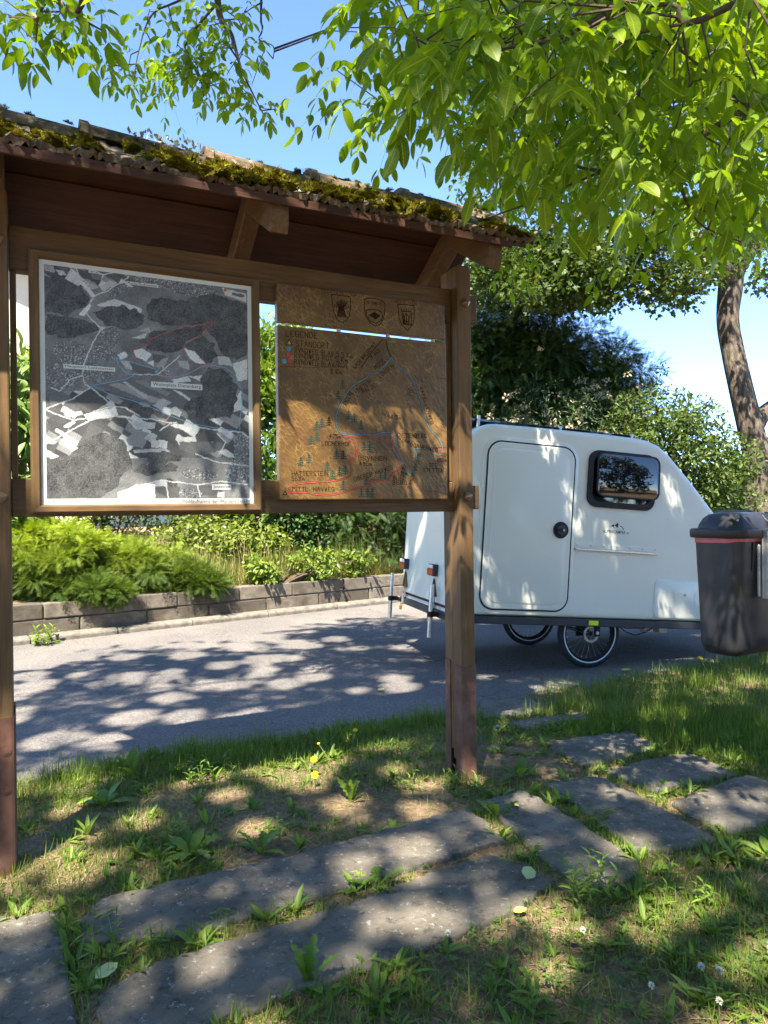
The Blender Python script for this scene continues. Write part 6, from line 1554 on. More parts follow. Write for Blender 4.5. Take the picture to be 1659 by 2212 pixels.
shrub('round_leaved_shrub', 'low blue green shrub with round leaves above the tall grass', (-1.65, 12.3, 0.75), [((-1.7, 12.3, 1.12), (0.75, 0.5, 0.5), 60), ((-1.1, 12.5, 1.05), (0.5, 0.4, 0.45), 30)], 60, ROUND, 0.065, M_SNOW, 91, 0.24, zmin=0.6)
shrub('dark_evergreen_shrub', 'dark green evergreen shrub left of the camper tail', (-0.2, 12.5, 0.7), [((-0.25, 12.5, 1.25), (0.75, 0.6, 0.75), 80), ((0.5, 12.8, 1.3), (0.6, 0.5, 0.8), 50)], 40, SPRAY, 0.20, M_YEW, 95, 0.28, zmin=0.6, out=0.9)
shrub('dark_leafy_shrub', 'shaded leafy shrub behind the tail of the camper', (1.3, 13.6, 0.8), [((1.3, 13.6, 1.9), (1.0, 0.7, 1.4), 90), ((0.3, 13.4, 2.0), (0.8, 0.6, 1.4), 50)], 50, LEAF_LO, 0.11, M_VIB, 99, 0.32)
shrub('nettle_patch', 'bright leafy weed patch at the wall edge in front of the tall grass', (-1.6, 10.75, 0.5), [((-1.9, 10.6, 0.66), (0.35, 0.16, 0.2), 16), ((-1.15, 11.1, 0.70), (0.4, 0.16, 0.24), 18), ((-0.5, 11.55, 0.66), (0.3, 0.15, 0.2), 12)], 34, LEAF_LO, 0.085, leafmat('nettle_leaf', (0.07, 0.13, 0.02), (0.24, 0.33, 0.05), trans=0.4), 107, 0.13, cat='weed', zmin=0.5)
shrub('small_weedy_bush', 'yellowish weedy bush between juniper and tall grass', (-2.7, 11.2, 0.65), [((-2.9, 11.2, 1.0), (0.6, 0.4, 0.42), 40), ((-2.2, 11.5, 0.95), (0.5, 0.4, 0.4), 30)], 36, LEAF_LO, 0.10, leafmat('weed_leaf_bright', (0.08, 0.13, 0.02), (0.24, 0.30, 0.05), trans=0.4), 103, 0.22)
M_WOOD = leafmat('far_wood', (0.03, 0.055, 0.02), (0.08, 0.12, 0.04), trans=0.2)
fw = np.stack([wr.uniform(-70, 80, 260), wr.uniform(75, 95, 260), wr.uniform(0.5, 5.2, 260)], 1)
V, F, T_ = clump_foliage(111, fw, wr.uniform(1.5, 2.4, 260), 26, ROUND, 1.5)
tag(ob('distant_wood', mesh_np('distant_wood', V, F, T_), M_WOOD), 'far line of green trees on the horizon', 'wood', kind='stuff')

# house behind the bush on the left
HS = plant_thing('house', 'cream rendered house with brown roof edge behind the bush at far left', 'house', (-9.6, 19.0, 0.0))
REND = pm('cream_render', [(0.3, (0.62, 0.53, 0.36)), (0.7, (0.70, 0.61, 0.43))], 3, rough=0.9, bmp=0.2, bscale=60, spec=0.1)
ROOFT = pm('brown_roof_tile', [(0.3, (0.10, 0.045, 0.030)), (0.7, (0.18, 0.085, 0.055))], 9, rough=0.85)
gz_ = lambda x: 9.6 - 0.46 * abs(x + 2.6)
ob('wall', MB().prism([(-7.0, -0.3), (1.8, -0.3), (1.8, gz_(1.8)), (-2.6, gz_(-2.6)), (-7.0, gz_(-7.0))], 0, 9).mesh('wall'), REND, HS)
for s_ in (1, -1):
    x1 = 2.6 if s_ > 0 else -7.8
    m = MB().prism([(-2.6, 9.62), (x1, gz_(x1) + 0.02), (x1, gz_(x1) + 0.24), (-2.6, 9.86)], -0.7, 9.7); RF = ob('roof', m.mesh('roof'), ROOFT, HS)
    m = MB().prism([(-2.6, 9.48), (x1, gz_(x1) - 0.12), (x1, gz_(x1) + 0.25), (-2.6, 9.87)], -0.74, -0.705); ob('bargeboard', m.mesh('bargeboard'), W_ROOF, RF)
for xx in (-5.2, -1.6):
    w_ = ob('window', boxmesh('window', xx, xx + 1.2, -0.03, 0.01, 4.2, 5.6, 0.01), GEL, HS); ob('pane', boxmesh('pane', xx + 0.1, xx + 1.1, -0.04, -0.031, 4.3, 5.5, 0), PANE, w_)

bw = np.stack([wr.uniform(-30, 34, 420), wr.uniform(-17, -12, 420), wr.uniform(0.5, 10.5, 420)], 1)  # unseen tree belt, added and made tall to darken the camper window's reflection
V, F, T_ = clump_foliage(113, bw, wr.uniform(0.9, 1.4, 420), 46, ROUND, 0.6)
tag(ob('reflection_trees', mesh_np('reflection_trees', V, F, T_), M_WOOD), 'belt of green garden trees behind the viewer', 'wood', kind='stuff')

shrub('garden_hedge', 'dark green hedge seen below the poster behind the juniper', (-5.2, 13.6, 0.9), [((-6.6, 13.6, 1.5), (1.3, 0.5, 0.75), 70), ((-4.6, 13.6, 1.5), (1.3, 0.5, 0.75), 70), ((-3.2, 13.4, 1.4), (0.8, 0.5, 0.6), 40)], 46, LEAF_LO, 0.10, M_PRIV, 121, 0.28, cat='hedge', zmin=0.7)

# ------------------------------------------------------------------ grass and small plants
gr = np.random.default_rng(5)
M_GRASS = leafmat('grass_blade', (0.060, 0.120, 0.012), (0.21, 0.29, 0.038), trans=0.35, rough=0.5)
M_STRAW = leafmat('dry_grass', (0.20, 0.145, 0.065), (0.42, 0.335, 0.17), trans=0.2, warm=(1.1, 1.0, 0.8), rough=0.8)
M_CLOV = leafmat('clover_leaf', (0.045, 0.105, 0.018), (0.14, 0.225, 0.045), trans=0.32)
M_WEED = leafmat('weed_leaf', (0.075, 0.155, 0.018), (0.22, 0.33, 0.045), trans=0.38)
M_WEEDO = leafmat('weed_leaf_single', (0.085, 0.165, 0.018), (0.23, 0.34, 0.045), trans=0.38, per_object=True)
BLADE = (np.array([[0, -0.5, 0], [0, 0.5, 0], [0.45, -0.42, 0.06], [0.45, 0.42, 0.06], [0.8, -0.22, 0.0], [0.8, 0.22, 0.0], [1, 0, -0.10]], float), np.array([[0, 2, 1], [1, 2, 3], [2, 4, 3], [3, 4, 5], [4, 6, 5]]))

def blades(P, H, W, lean, tint, seed):
    """upright blades: each local x is the blade's height, y its width"""
    r = np.random.default_rng(seed); n = len(P)
    a = r.random(n) * 6.283
    D = np.stack([np.cos(a) * lean, np.sin(a) * lean, np.ones(n)], 1)
    N = np.stack([np.cos(a), np.sin(a), -0.1 * np.ones(n)], 1)
    B = rot_basis(unit(D), N)
    B = B * np.stack([H, W, H], 1)[:, None, :]
    return scatter(BLADE[0], BLADE[1], B, P, np.ones(n), tint)

def in_slab(x, y, grow=0.0):
    k = np.zeros(len(x), bool)
    for pl in slab_polys:
        c = np.mean(pl, 0); p2 = [(c[0] + (a - c[0]) * (1 - grow), c[1] + (b - c[1]) * (1 - grow)) for a, b in pl]
        k |= pip(p2, x, y)
    return k
def gauss(x, y, cx, cy, rx, ry): return np.exp(-((x - cx) / rx) ** 2 - ((y - cy) / ry) ** 2)
def density(x, y):
    e = near_y(x) - y                                   # distance into the verge from the road
    d = 0.50 + 0.75 * (vnoise(x, y, 1.9, 91) - 0.42) + 0.85 * (vnoise(x, y, 5.0, 92) - 0.5)
    d += 0.55 * np.exp(-(e / 0.55) ** 2) * (0.35 + vnoise(x, y, 2.6, 94))
    d += 0.75 * np.clip((x - 0.9) / 0.6, 0, 1) * np.clip((y - 4.25) / 0.4, 0, 1)
    d += 0.35 * np.clip((x - 1.6) / 0.5, 0, 1)
    d -= 0.75 * gauss(x, y, -0.55, 3.62, 0.50, 0.24) + 0.6 * gauss(x, y, 0.0, 3.55, 0.4, 0.18) + 0.7 * gauss(x, y, 0.65, 4.15, 0.4, 0.3) + 0.5 * gauss(x, y, -1.2, 2.95, 0.3, 0.2)
    d -= 0.35 * gauss(x, y, 0.55, 2.35, 0.35, 0.2)
    return np.clip(d, 0.02, 1)

def scatter_ground(n, x0, x1, y0, y1, dens, slabfree=True, road_over=0.06):
    x = gr.uniform(x0, x1, n); y = gr.uniform(y0, y1, n)
    k = (gr.random(n) < dens(x, y)) & (y < near_y(x) + road_over * (2 * vnoise(x, y, 3, 77) - 0.4))
    if slabfree: k &= ~in_slab(x, y, 0.035)
    k &= np.abs(x) < 0.60 * y + 0.9
    x, y = x[k], y[k]
    return np.stack([x, y, lawn_z(x, y) - 0.004], 1)

gparts = []
P = scatter_ground(130000, -2.6, 2.6, 1.9, 5.2, density)
tall = np.clip((P[:, 0] - 0.9), 0, 1) * np.clip(P[:, 1] - 3.9, 0, 1) + np.exp(-((near_y(P[:, 0]) - P[:, 1]) / 0.35) ** 2) * 1.1 * vnoise(P[:, 0], P[:, 1], 3.5, 19)
n = len(P); H = (0.026 + 0.065 * gr.random(n) ** 1.6) * (1 + 1.0 * np.clip(tall, 0, 1.2)); tint = np.clip(0.15 + 0.7 * gr.random(n) + 0.2 * (vnoise(P[:, 0], P[:, 1], 2, 17) - 0.5), 0, 1)
gparts.append(blades(P, H, 0.0022 + 0.0024 * gr.random(n), 0.25 + 0.7 * gr.random(n), tint, 1))
dR = lambda x, y: np.clip((x - 0.95) / 0.5, 0, 1) * np.clip((y - 4.05 + 0.2 * (x - 1)) / 0.5, 0, 1) * (0.55 + 0.45 * vnoise(x, y, 2.5, 99))
P = scatter_ground(60000, 0.8, 6.0, 4.0, 8.2, dR, road_over=0.05)
n = len(P); H = 0.05 + 0.10 * gr.random(n) ** 1.4
gparts.append(blades(P, H, 0.003 + 0.003 * gr.random(n), 0.25 + 0.6 * gr.random(n), np.clip(0.1 + 0.75 * gr.random(n), 0, 1), 2))
# taller tufts
tuft_c = [(-1.86, 4.02, 60, .16), (-1.75, 3.95, 40, .12), (-1.2, 4.25, 60, .10), (-0.95, 4.2, 90, .13), (-0.75, 4.3, 60, .12), (-0.2, 4.75, 90, .10), (0.1, 4.9, 90, .11), (0.35, 5.0, 80, .12), (0.3, 4.3, 50, .10), (1.05, 5.1, 120, .15), (1.35, 5.35, 120, .14), (1.2, 4.85, 80, .11), (-1.55, 3.6, 40, .09), (1.75, 5.6, 140, .14), (2.2, 5.4, 160, .15), (2.6, 5.9, 160, .16), (0.2, 2.15, 40, .10), (1.0, 2.3, 50, .09), (1.35, 2.75, 40, .09), (-2.12, 2.6, 30, .10)]
for i, (x, y, k, h) in enumerate(tuft_c):
    P = np.stack([x + gr.normal(0, .07, k), y + gr.normal(0, .05, k), np.zeros(k)], 1); P = P[~in_slab(P[:, 0], P[:, 1])]; k = len(P)
    if k: gparts.append(blades(P, h * (0.5 + 0.7 * gr.random(k)), 0.003 + 0.003 * gr.random(k), 0.2 + 0.6 * gr.random(k), 0.25 + 0.7 * gr.random(k), 40 + i))
V, F, T_ = join_soup(gparts)
tag(ob('grass', mesh_np('grass', V, F, T_), M_GRASS), 'patchy green grass along the verge and between the slabs', 'grass', kind='stuff')
# dry grass lying on the soil
ds = lambda x, y: np.clip(0.25 + 0.8 * (vnoise(x, y, 2.3, 55) - 0.35), 0.03, 0.9)
P = scatter_ground(52000, -2.4, 2.4, 1.9, 4.9, ds)
n = len(P); a = gr.random(n) * 6.283
D = np.stack([np.cos(a), np.sin(a), 0.05 + 0.35 * gr.random(n) ** 2], 1); B = rot_basis(unit(D), np.tile([0, 0, 1.0], (n, 1))) * np.stack([0.025 + 0.06 * gr.random(n), 0.0018 + 0.0020 * gr.random(n), 0.03 * np.ones(n)], 1)[:, None, :]
V, F, T_ = scatter(*BLADE, B, P + np.array([0, 0, 0.006]), np.ones(n), gr.random(n))
tag(ob('dry_grass', mesh_np('dry_grass', V, F, T_), M_STRAW), 'straw coloured dead grass lying on the bare soil', 'grass', kind='stuff')
# clover patch
tv, tf = [], []
for k in range(3):
    a = k * 2.094
    for (r_, w_) in ((0.0, 0.0),):
        o = len(tv); c, s = math.cos(a), math.sin(a)
        pts = [(0.05, 0, 0), (0.35, -0.32, 0.05), (0.75, -0.42, 0.10), (0.95, -0.18, 0.10), (0.88, 0, 0.07), (0.95, 0.18, 0.10), (0.75, 0.42, 0.10), (0.35, 0.32, 0.05)]
        tv += [(x * c - y * s, x * s + y * c, z) for x, y, z in pts]; tf += [(o, o + i, o + i + 1) for i in range(1, 7)]
TREF = (np.array(tv, float), np.array(tf))
dc = lambda x, y: np.clip(0.9 * gauss(x, y, 1.15, 2.35, 0.75, 0.42) + 0.25 * gauss(x, y, 0.3, 2.25, 0.5, 0.25) + 0.35 * gauss(x, y, 0.25, 4.35, 0.4, 0.3) - 0.25 + 0.4 * vnoise(x, y, 4, 5), 0, 0.9)
P = scatter_ground(11000, -0.4, 2.4, 1.95, 4.9, dc); n = len(P)
N = np.stack([gr.normal(0, .25, n), gr.normal(0, .25, n), np.ones(n)], 1); a = gr.random(n) * 6.283
B = rot_basis(np.stack([np.cos(a), np.sin(a), np.zeros(n)], 1), N)
V, F, T_ = scatter(*TREF, B, P + np.stack([np.zeros(n), np.zeros(n), 0.012 + 0.028 * gr.random(n)], 1), 0.008 + 0.008 * gr.random(n), gr.random(n))
tag(ob('clover', mesh_np('clover', V, F, T_), M_CLOV), 'mat of clover leaves at the lower right of the path', 'clover', kind='stuff')
# small broad-leaved weeds
wv = []
dw = lambda x, y: np.clip(0.5 * density(x, y) + 0.1, 0.05, 0.7)
P0 = scatter_ground(3800, -2.2, 2.6, 2.0, 5.0, dw)
for p in P0:
    k = gr.integers(4, 9); a = gr.random(k) * 6.283; up_ = gr.uniform(0.2, 1.6)
    D = np.stack([np.cos(a), np.sin(a), up_ * (0.5 + gr.random(k))], 1)
    wv.append(scatter(*LANCE, rot_basis(unit(D), np.tile([0, 0, 1.0], (k, 1)) - 0.4 * D), np.tile(p, (k, 1)) + np.array([0, 0, 0.004]), gr.uniform(0.03, 0.095) * (0.7 + 0.5 * gr.random(k)), gr.random(k)))
V, F, T_ = join_soup(wv)
tag(ob('low_weeds', mesh_np('low_weeds', V, F, T_), M_WEED), 'small leafy weeds sprouting all over the thin turf', 'weeds', kind='stuff')
# litter in the slab joints
def joints(x, y): return np.where(in_slab(x, y), 0, np.clip(gauss(x, y, 0.45, 3.05, .35, .3) + gauss(x, y, -0.4, 2.55, .7, .35) + gauss(x, y, -1.05, 2.4, .25, .5) + gauss(x, y, 1.1, 3.4, .5, .5), 0, 0.8))
P = scatter_ground(9000, -1.5, 1.9, 2.0, 4.2, joints); n = len(P)
B = rot_basis(unit(gr.normal(0, 1, (n, 3)) * np.array([1, 1, .3])), np.tile([0, 0, 1.0], (n, 1)) + gr.normal(0, .3, (n, 3)))
V, F, T_ = scatter(*ROUND, B, P + np.array([0, 0, 0.006]), 0.006 + 0.012 * gr.random(n) ** 2, gr.random(n))
M_LITT = leafmat('leaf_litter', (0.045, 0.028, 0.012), (0.24, 0.17, 0.07), trans=0.05, warm=(1, 1, 1), rough=0.9)
tag(ob('leaf_litter', mesh_np('leaf_litter', V, F, T_), M_LITT), 'brown crumbs and dead leaves in the joints between slabs', 'litter', kind='stuff')
P = scatter_ground(5000, -1.5, 1.9, 2.0, 4.2, joints); n = len(P)
B = rot_basis(unit(np.stack([gr.normal(0, .4, n), gr.normal(0, .4, n), np.ones(n)], 1)), gr.normal(0, 1, (n, 3)))
V, F, T_ = scatter(*LANCE, B, P, 0.008 + 0.010 * gr.random(n), gr.random(n))
tag(ob('joint_moss', mesh_np('joint_moss', V, F, T_), MOSS), 'olive moss filling the slab joints', 'moss', kind='stuff')
# crumbs of soil and small stones
dsoil = lambda x, y: np.clip(1.1 - 1.2 * density(x, y), 0.1, 1)
P = scatter_ground(9000, -2.2, 2.4, 1.95, 4.8, dsoil); n = len(P)
OCT = (np.array([[1, 0, 0], [-1, 0, 0], [0, 1, 0], [0, -1, 0], [0, 0, 0.7], [0, 0, -0.7]], float) * 0.5, np.array([[0, 2, 4], [2, 1, 4], [1, 3, 4], [3, 0, 4], [2, 0, 5], [1, 2, 5], [3, 1, 5], [0, 3, 5]]))
V, F, T_ = scatter(*OCT, rot_basis(unit(gr.normal(0, 1, (n, 3))), gr.normal(0, 1, (n, 3))), P + np.array([0, 0, 0.005]), 0.004 + 0.012 * gr.random(n) ** 3, gr.random(n))
M_CRUMB = leafmat('soil_crumb', (0.13, 0.095, 0.060), (0.34, 0.28, 0.205), trans=0.0, rough=0.95, spec=0.05)
tag(ob('soil_crumbs', mesh_np('soil_crumbs', V, F, T_), M_CRUMB), 'crumbs of soil and grit on the bare patches', 'soil', kind='stuff')
# tall bank grass above the wall
n = 19000
s_ = gr.uniform(1.3, 7.2, n); off = 0.27 + 1.9 * gr.random(n) ** 1.4
bx, by = W0.x + wall_dir.x * s_ - wall_n.x * off, W0.y + wall_dir.y * s_ - wall_n.y * off
k = gr.random(n) < 0.35 + 0.9 * vnoise(bx, by, 1.8, 66); bx, by = bx[k], by[k]; n = len(bx)
P = np.stack([bx, by, bank_z(bx, by) - 0.02], 1)
V, F, T_ = blades(P, (0.22 + 0.46 * gr.random(n) ** 1.2) * (0.45 + 1.05 * vnoise(bx, by, 1.6, 67)), 0.006 + 0.006 * gr.random(n), 0.25 + 0.8 * gr.random(n), gr.random(n), 7)
hw = gr.random(n) < 0.45; tt = np.repeat(hw, 7)
M_BANK = leafmat('bank_grass', (0.10, 0.155, 0.02), (0.40, 0.36, 0.13), trans=0.35, warm=(1.15, 1.05, 0.6))
tag(ob('tall_grass', mesh_np('tall_grass', V, F, T_), M_BANK), 'tall half dry grass on the bank above the block wall', 'grass', kind='stuff')
st_ = MB(); r = random.Random(8)
for k in range(70):
    s1 = r.uniform(1.6, 6.6); o1 = r.uniform(0.35, 1.3); p = Vector(W0) + wall_dir * s1 - wall_n * o1; z = 0.42; h = r.uniform(0.4, 0.75); l = Vector((r.uniform(-.08, .08), r.uniform(-.08, .08), h))
    st_.tube([p + Vector((0, 0, z)), p + Vector((0, 0, z)) + l * .6, p + Vector((0, 0, z)) + l + Vector((r.uniform(-.05, .05), 0, 0))], [0.003, 0.0025, 0.002], 4)
    e = p + Vector((0, 0, z)) + l; st_.tube([e, e + Vector((0, 0, .05))], [0.005, 0.002], 5)
tag(ob('seed_stalks', st_.mesh('seed_stalks', recalc=False), pm('dry_stalk', [(0.3, (0.28, 0.20, 0.09)), (0.7, (0.46, 0.37, 0.20))], 20, rough=0.9)), 'thin dry seed stalks standing in the bank grass', 'grass', kind='stuff')
# wall-foot weeds
# ------------------------------------------------------------------ single weeds, flowers and fallen leaves
def toothed(width, rows, teeth, droop=0.35):
    V = [(0, -0.03, 0), (0, 0.03, 0)]; F = []
    for i in range(1, rows + 1):
        t = i / (rows + 1); w = width * math.sin(math.pi * t ** 1.3) ** 0.8 * (1 + teeth * (1 if i % 2 else -1)) + 0.02
        z = 0.35 * t - droop * t * t * 1.6
        V += [(t, -w / 2, z + 0.04), (t, 0, z), (t, w / 2, z + 0.04)]
    V.append((1, 0, 0.35 - droop * 1.6)); L = len(V) - 1
    F += [(0, 3, 2), (0, 1, 3), (1, 4, 3)]
    for i in range(rows - 1):
        a = 2 + 3 * i; b = a + 3; F += [(a, a + 1, b), (a + 1, b + 1, b), (a + 1, a + 2, b + 1), (a + 2, b + 2, b + 1)]
    a = 2 + 3 * (rows - 1); F += [(a, a + 1, L), (a + 1, a + 2, L)]
    return mesh_np('leaf', np.array(V, float), np.array(F), smooth=True)
dl = [toothed(0.32, 11, 0.42), toothed(0.24, 11, 0.45, 0.25), toothed(0.38, 7, 0.12, 0.3)]
pl_ = [toothed(0.36, 5, 0.0, 0.3), toothed(0.28, 5, 0.0, 0.2)]
ll_ = [mesh_np('leaf', *ellipse_leaf(0.24, 4, 0.2, 0.3), smooth=True)]
for q_ in dl + pl_ + ll_: q_.materials.append(M_WEEDO)
STALK = pm('green_stalk', [(0.3, (0.10, 0.15, 0.03)), (0.7, (0.18, 0.22, 0.06))], 30, rough=0.6)
pr = random.Random(21)
def rosette_plant(name, label, x, y, meshes, n, size, lift=0.25, cat='weed', z=0.005, group=None, dirs=None):
    T = tag(empty(name, (x, y, z)), label, cat, group)
    for k in range(n):
        a = dirs[k] if dirs else 6.283 * k / n + pr.uniform(-.3, .3)
        ob('leaf', pr.choice(meshes), None, T, (0.012 * math.cos(a), 0.012 * math.sin(a), 0), (0, -lift * pr.uniform(0.2, 1.6), a), (size * pr.uniform(0.7, 1.15),) * 3)
    return T
def stem_plant(name, label, x, y, nst, h, size, cat='weed', spread=0.04):
    T = tag(empty(name, (x, y, 0.0)), label, cat)
    for s in range(nst):
        a = pr.uniform(0, 6.28); bx, by = spread * math.cos(a) * pr.random(), spread * math.sin(a) * pr.random(); hh = h * pr.uniform(0.55, 1.1)
        lx, ly = pr.uniform(-.5, .5) * hh * 0.7 + bx, pr.uniform(-.5, .5) * hh * 0.7 + by
        ob('stem', MB().tube([(bx, by, -0.01), ((bx + lx) / 2, (by + ly) / 2, hh * .55), (lx, ly, hh)], [0.002, 0.0017, 0.001], 5).mesh('stem', recalc=False), STALK, T)
        nl = 5 + int(hh / 0.03)
        for k in range(nl):
            t = (k + 0.6) / nl; px_, py_, pz_ = bx + (lx - bx) * t, by + (ly - by) * t, hh * t; a = k * 2.4 + pr.uniform(-.4, .4)
            ob('leaf', ll_[0], None, T, (px_, py_, pz_), (0, -pr.uniform(0.1, 0.9), a), (size * pr.uniform(0.6, 1.1) * (1.1 - 0.4 * t),) * 3)
    return T
rosette_plant('dandelion', 'dandelion with three long toothed leaves in the joint between the two long slabs', -0.054, 2.815, dl[:2], 5, 0.14, 0.5, dirs=[1.5, 3.3, 0.05, 5.2, 2.4])
rosette_plant('dandelion', 'toothed dandelion leaves spilling over the corner where three slabs meet at lower left', -0.97, 2.36, dl, 9, 0.15, 0.1)
stem_plant('leafy_weed', 'bright upright leafy weed in the joint beside the lower left slab corner', -0.80, 2.44, 4, 0.10, 0.055)
stem_plant('leafy_weed', 'short leafy weed standing up in the lower left joint next to a toothed dandelion', -0.95, 2.47, 2, 0.13, 0.055)
rosette_plant('plantain', 'small broad leaves at the joint just right of the pale fallen leaf', -0.66, 2.44, pl_, 6, 0.085, 0.5)
stem_plant('leafy_weed', 'low bushy weed in the middle of the joint between the long slabs', -0.60, 2.585, 6, 0.055, 0.04, spread=0.07)
rosette_plant('dandelion', 'lone dandelion leaves at the bottom edge in front of the lower long slab', -0.26, 2.235, dl, 5, 0.13, 0.9)
stem_plant('bushy_weed', 'big bushy weed with narrow leaves at the right end of the lower long slab', 0.76, 2.72, 13, 0.19, 0.06, spread=0.12)
rosette_plant('plantain', 'round leaved rosette in the joint beside the far right slabs', 1.50, 3.735, pl_, 10, 0.09, 0.3)
rosette_plant('plantain', 'upright broad leaves at the right foot of the right post', 0.74, 3.97, dl[2:], 5, 0.15, 0.8)
rosette_plant('dandelion', 'narrow leaved rosette in the joint at the end of the upper long slab', 0.525, 3.44, dl[1:2], 9, 0.12, 0.7)
rosette_plant('dandelion', 'small rosette between the two slabs right of the post', 0.885, 3.66, dl[1:2], 7, 0.08, 0.35)
stem_plant('leafy_weed', 'matted leafy weed in the joint between the second and third slab right of the post', 1.01, 3.40, 9, 0.06, 0.05, spread=0.10)
rosette_plant('dandelion', 'toothed rosette at the near edge of the far right slab', 1.53, 3.20, dl[:2], 8, 0.11, 0.3)
rosette_plant('dandelion', 'dandelion with one bright leaf at the upper edge of the long slab', -0.56, 3.12, dl, 8, 0.12, 0.6)
rosette_plant('dandelion', 'large toothed rosette above the left half of the upper long slab', -0.86, 3.10, dl, 12, 0.15, 0.5)
stem_plant('leafy_weed', 'leafy clump on the bare soil above the left half of the upper slab', -0.98, 3.22, 8, 0.11, 0.06, spread=0.10)
stem_plant('leafy_weed', 'pale leafy clump on bare soil left of the yellow flowers', -0.50, 3.30, 7, 0.09, 0.055, spread=0.09)
rosette_plant('dandelion', 'dark rosette in the grass right of the left post', -1.46, 3.66, dl, 9, 0.14, 0.7)
rosette_plant('plantain', 'grassy upright rosette below the yellow flowers', -0.187, 3.66, dl[1:2], 9, 0.14, 1.2)
stem_plant('leafy_weed', 'tall leafy weeds at the road edge left of the yellow flowers', -1.05, 4.05, 12, 0.13, 0.06, spread=0.20)
rosette_plant('dock', 'single broad dark leaf at the road edge left of the tall weeds', -1.455, 4.06, pl_[:1], 3, 0.17, 1.1)
stem_plant('leafy_weed', 'leafy weeds hugging the foot of the right post', 0.36, 3.83, 9, 0.10, 0.055, spread=0.12)
stem_plant('leafy_weed', 'leafy weeds between the bare soil and the foot of the right post', 0.12, 3.80, 7, 0.10, 0.05, spread=0.12)
stem_plant('leafy_weed', 'bright leafy clump on the grass beside the two far small slabs', 1.10, 4.68, 8, 0.10, 0.07, spread=0.14)
rosette_plant('plantain', 'broad leaved rosette at the right edge below the far right slab', 1.62, 3.02, pl_, 8, 0.12, 0.5)
stem_plant('leafy_weed', 'leafy weed patch right of the bushy weed below the slabs', 1.15, 2.72, 9, 0.09, 0.055, spread=0.15)
stem_plant('leafy_weed', 'young pale plant at the bottom edge right of centre', 0.40, 2.10, 3, 0.10, 0.075, spread=0.04)
rosette_plant('dandelion', 'green rosette on the soil at the bottom edge left of centre', -0.05, 2.17, pl_, 7, 0.09, 0.6)
stem_plant('leafy_weed', 'leafy weed patch in the bottom right corner', 1.02, 2.15, 8, 0.07, 0.055, spread=0.14)

YPET = pm('dandelion_yellow', [(0.3, (0.78, 0.52, 0.01)), (0.7, (0.86, 0.66, 0.02))], 40, rough=0.7)
WPET = pm('clover_white', [(0.3, (0.58, 0.58, 0.46)), (0.7, (0.75, 0.74, 0.62))], 40, rough=0.8)
def head_mesh(nm, n=60, R=0.016, ball=False):
    r = np.random.default_rng(3); a = r.random(n) * 6.283; e = r.random(n) * (1.5 if ball else 0.7)
    D = np.stack([np.cos(a) * np.cos(e), np.sin(a) * np.cos(e), np.sin(e) + 0.15], 1)
    V, F, T_ = scatter(*LANCE, rot_basis(unit(D), np.tile([0, 0, 1.0], (n, 1))), np.zeros((n, 3)), R * (0.7 + 0.5 * r.random(n)), np.ones(n)); return mesh_np(nm, V, F)
dh = head_mesh('flower_head'); dh.materials.append(YPET); ch_ = head_mesh('flower_head', 70, 0.012, True); ch_.materials.append(WPET)
def flower(name, label, x, y, h, head, cat='flower', lean=(0, 0), sc=1.0, tilt=(0.3, 0)):
    T = tag(empty(name, (x, y, 0)), label, cat)
    ob('stem', MB().tube([(0, 0, -0.01), (lean[0] * .4, lean[1] * .4, h * .5), (lean[0], lean[1], h)], [0.0022, 0.002, 0.0018], 6).mesh('stem', recalc=False), STALK, T)
    ob('flower_head', head, None, T, (lean[0], lean[1], h), (tilt[0], tilt[1], 0), (sc,) * 3)
flower('dandelion_flower', 'upper of the two open yellow dandelion flowers on the verge', -0.41, 3.98, 0.115, dh, sc=1.3, lean=(0.0, 0.0), tilt=(0.6, 0))
flower('dandelion_flower', 'lower of the two open yellow dandelion flowers on the verge', -0.39, 3.83, 0.085, dh, sc=1.35, tilt=(0.9, 0))
flower('dandelion_flower', 'yellow flower at the road edge above the pair of dandelions', -0.20, 4.50, 0.115, dh, sc=1.2)
flower('dandelion_flower', 'half closed orange bud on a long stalk above the dandelion pair', -0.30, 4.10, 0.15, dh, sc=0.6, lean=(-0.10, 0.05))
flower('dandelion_flower', 'yellow flower on a leaning stalk in front of the litter bin', 2.80, 6.12, 0.20, dh, sc=1.6, lean=(-0.09, 0))
flower('dandelion_flower', 'small yellow flower in the grass right of the far small slabs', 1.28, 4.92, 0.10, dh, sc=0.8)
for i, (x, y, lb) in enumerate(((0.98, 2.235, 'largest white clover head near the bottom right corner'), (1.02, 2.20, 'white clover head touching the largest one at bottom right'), (0.78, 2.12, 'white clover head left of the pair in the bottom right corner'), (0.20, 2.43, 'white clover head at the near edge of the lower long slab'), (0.66, 2.42, 'white clover head below the bushy weed'), (0.95, 2.05, 'white clover head at the very bottom edge on the right'))):
    flower('clover_flower', lb, x, y, 0.055 + 0.01 * (i % 3), ch_, sc=1.0 + 0.15 * (i < 2))
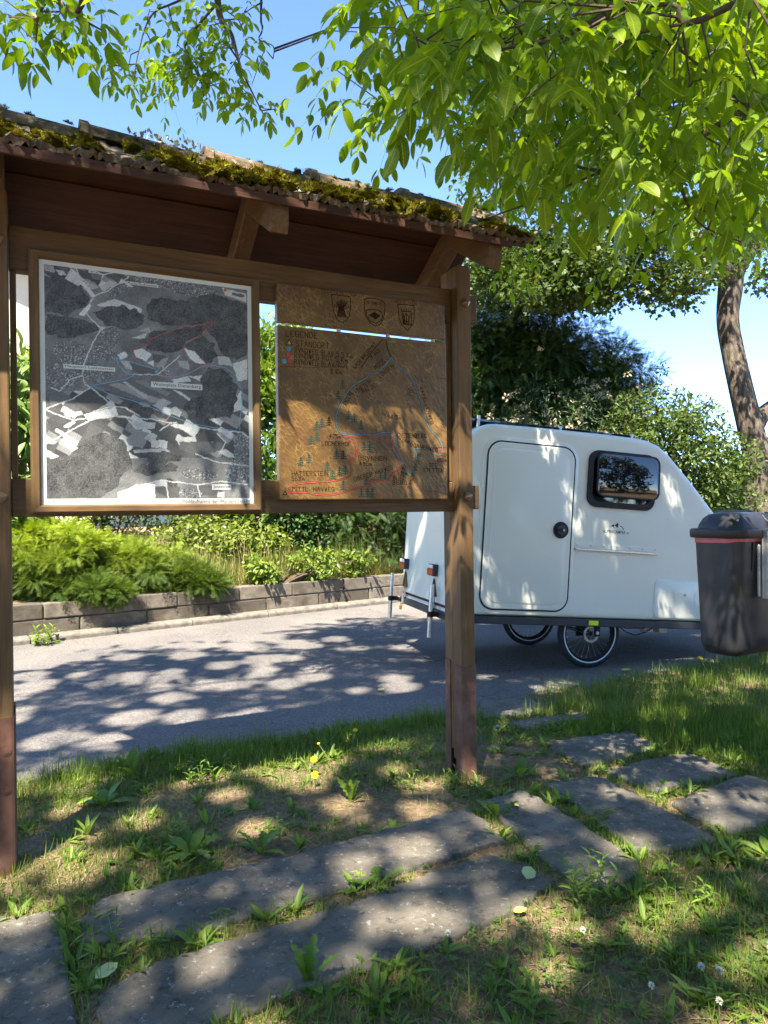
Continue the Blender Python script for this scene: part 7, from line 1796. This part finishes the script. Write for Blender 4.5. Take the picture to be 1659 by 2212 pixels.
# dandelion clock right of the post
T = tag(empty('dandelion_clock', (0.545, 3.72, 0)), 'grey dandelion seed head on a tall stalk right of the right post', 'flower')
ob('stem', MB().tube([(0, 0, -0.01), (0.012, 0, 0.18), (0.035, 0, 0.355)], 0.0018, 6).mesh('stem', recalc=False), STALK, T)
ck = head_mesh('seed_head', 110, 0.024, True); ck.materials.append(pm('seed_down', [(0.3, (0.34, 0.36, 0.34)), (0.7, (0.48, 0.49, 0.46))], 30, rough=0.9)); ob('seed_head', ck, None, T, (0.035, 0, 0.355), (0, 0, 0), (0.9, 0.9, 0.9))
# fallen leaves
FY = pm('yellow_fallen_leaf', [(0.3, (0.52, 0.44, 0.06)), (0.7, (0.66, 0.58, 0.12))], 30, rough=0.6)
FP = pm('pale_fallen_leaf', [(0.3, (0.36, 0.40, 0.14)), (0.7, (0.50, 0.52, 0.24))], 30, rough=0.6)
fl_me = mesh_np('fallen_leaf', *ellipse_leaf(0.60, 5, 0.06, 0.05, wave=0.08), smooth=True)
def fallen(label, x, y, z, size, mat, rz, tilt=0.1):
    me_ = fl_me.copy(); o = ob('fallen_leaf', me_, mat, None, (x, y, z), (tilt, -0.1, rz), (size, size, size)); tag(o, label, 'leaf')
fallen('small yellow curled leaf lying on the slab right of the post', 0.65, 3.50, 0.042, 0.055, FY, 2.6)
fallen('large pale yellow green leaf propped on the bushy weed at the slab corner', 0.545, 2.80, 0.046, 0.095, FP, 1.2, 0.25)
fallen('yellow leaf at the near edge of the lower long slab below the bushy weed', 0.455, 2.59, 0.035, 0.055, FY, 0.4)
fallen('pale dry leaf on the joint at the lower left slab corner', -0.93, 2.24, 0.040, 0.085, FP, 1.0, 0.2)
fallen('yellowish leaf on the asphalt just right of the camper wheel', 2.16, 6.52, 0.02, 0.10, FY, 0.2)
fallen('green leaf lying in the middle of the road', -0.07, 5.9, 0.02, 0.07, FP, 0.7)
tg = MB().tube([(-0.02, 4.98, 0.012), (0.05, 4.96, 0.03), (0.13, 4.93, 0.016)], [0.004, 0.005, 0.003], 6)
tag(ob('fallen_twig', tg.mesh('fallen_twig'), TWIG), 'short grey twig lying at the road edge above the yellow flowers', 'twig')
stem_plant('wall_weed', 'green weed growing at the foot of the block wall at far left', -3.95, 8.28, 7, 0.22, 0.13, spread=0.15)
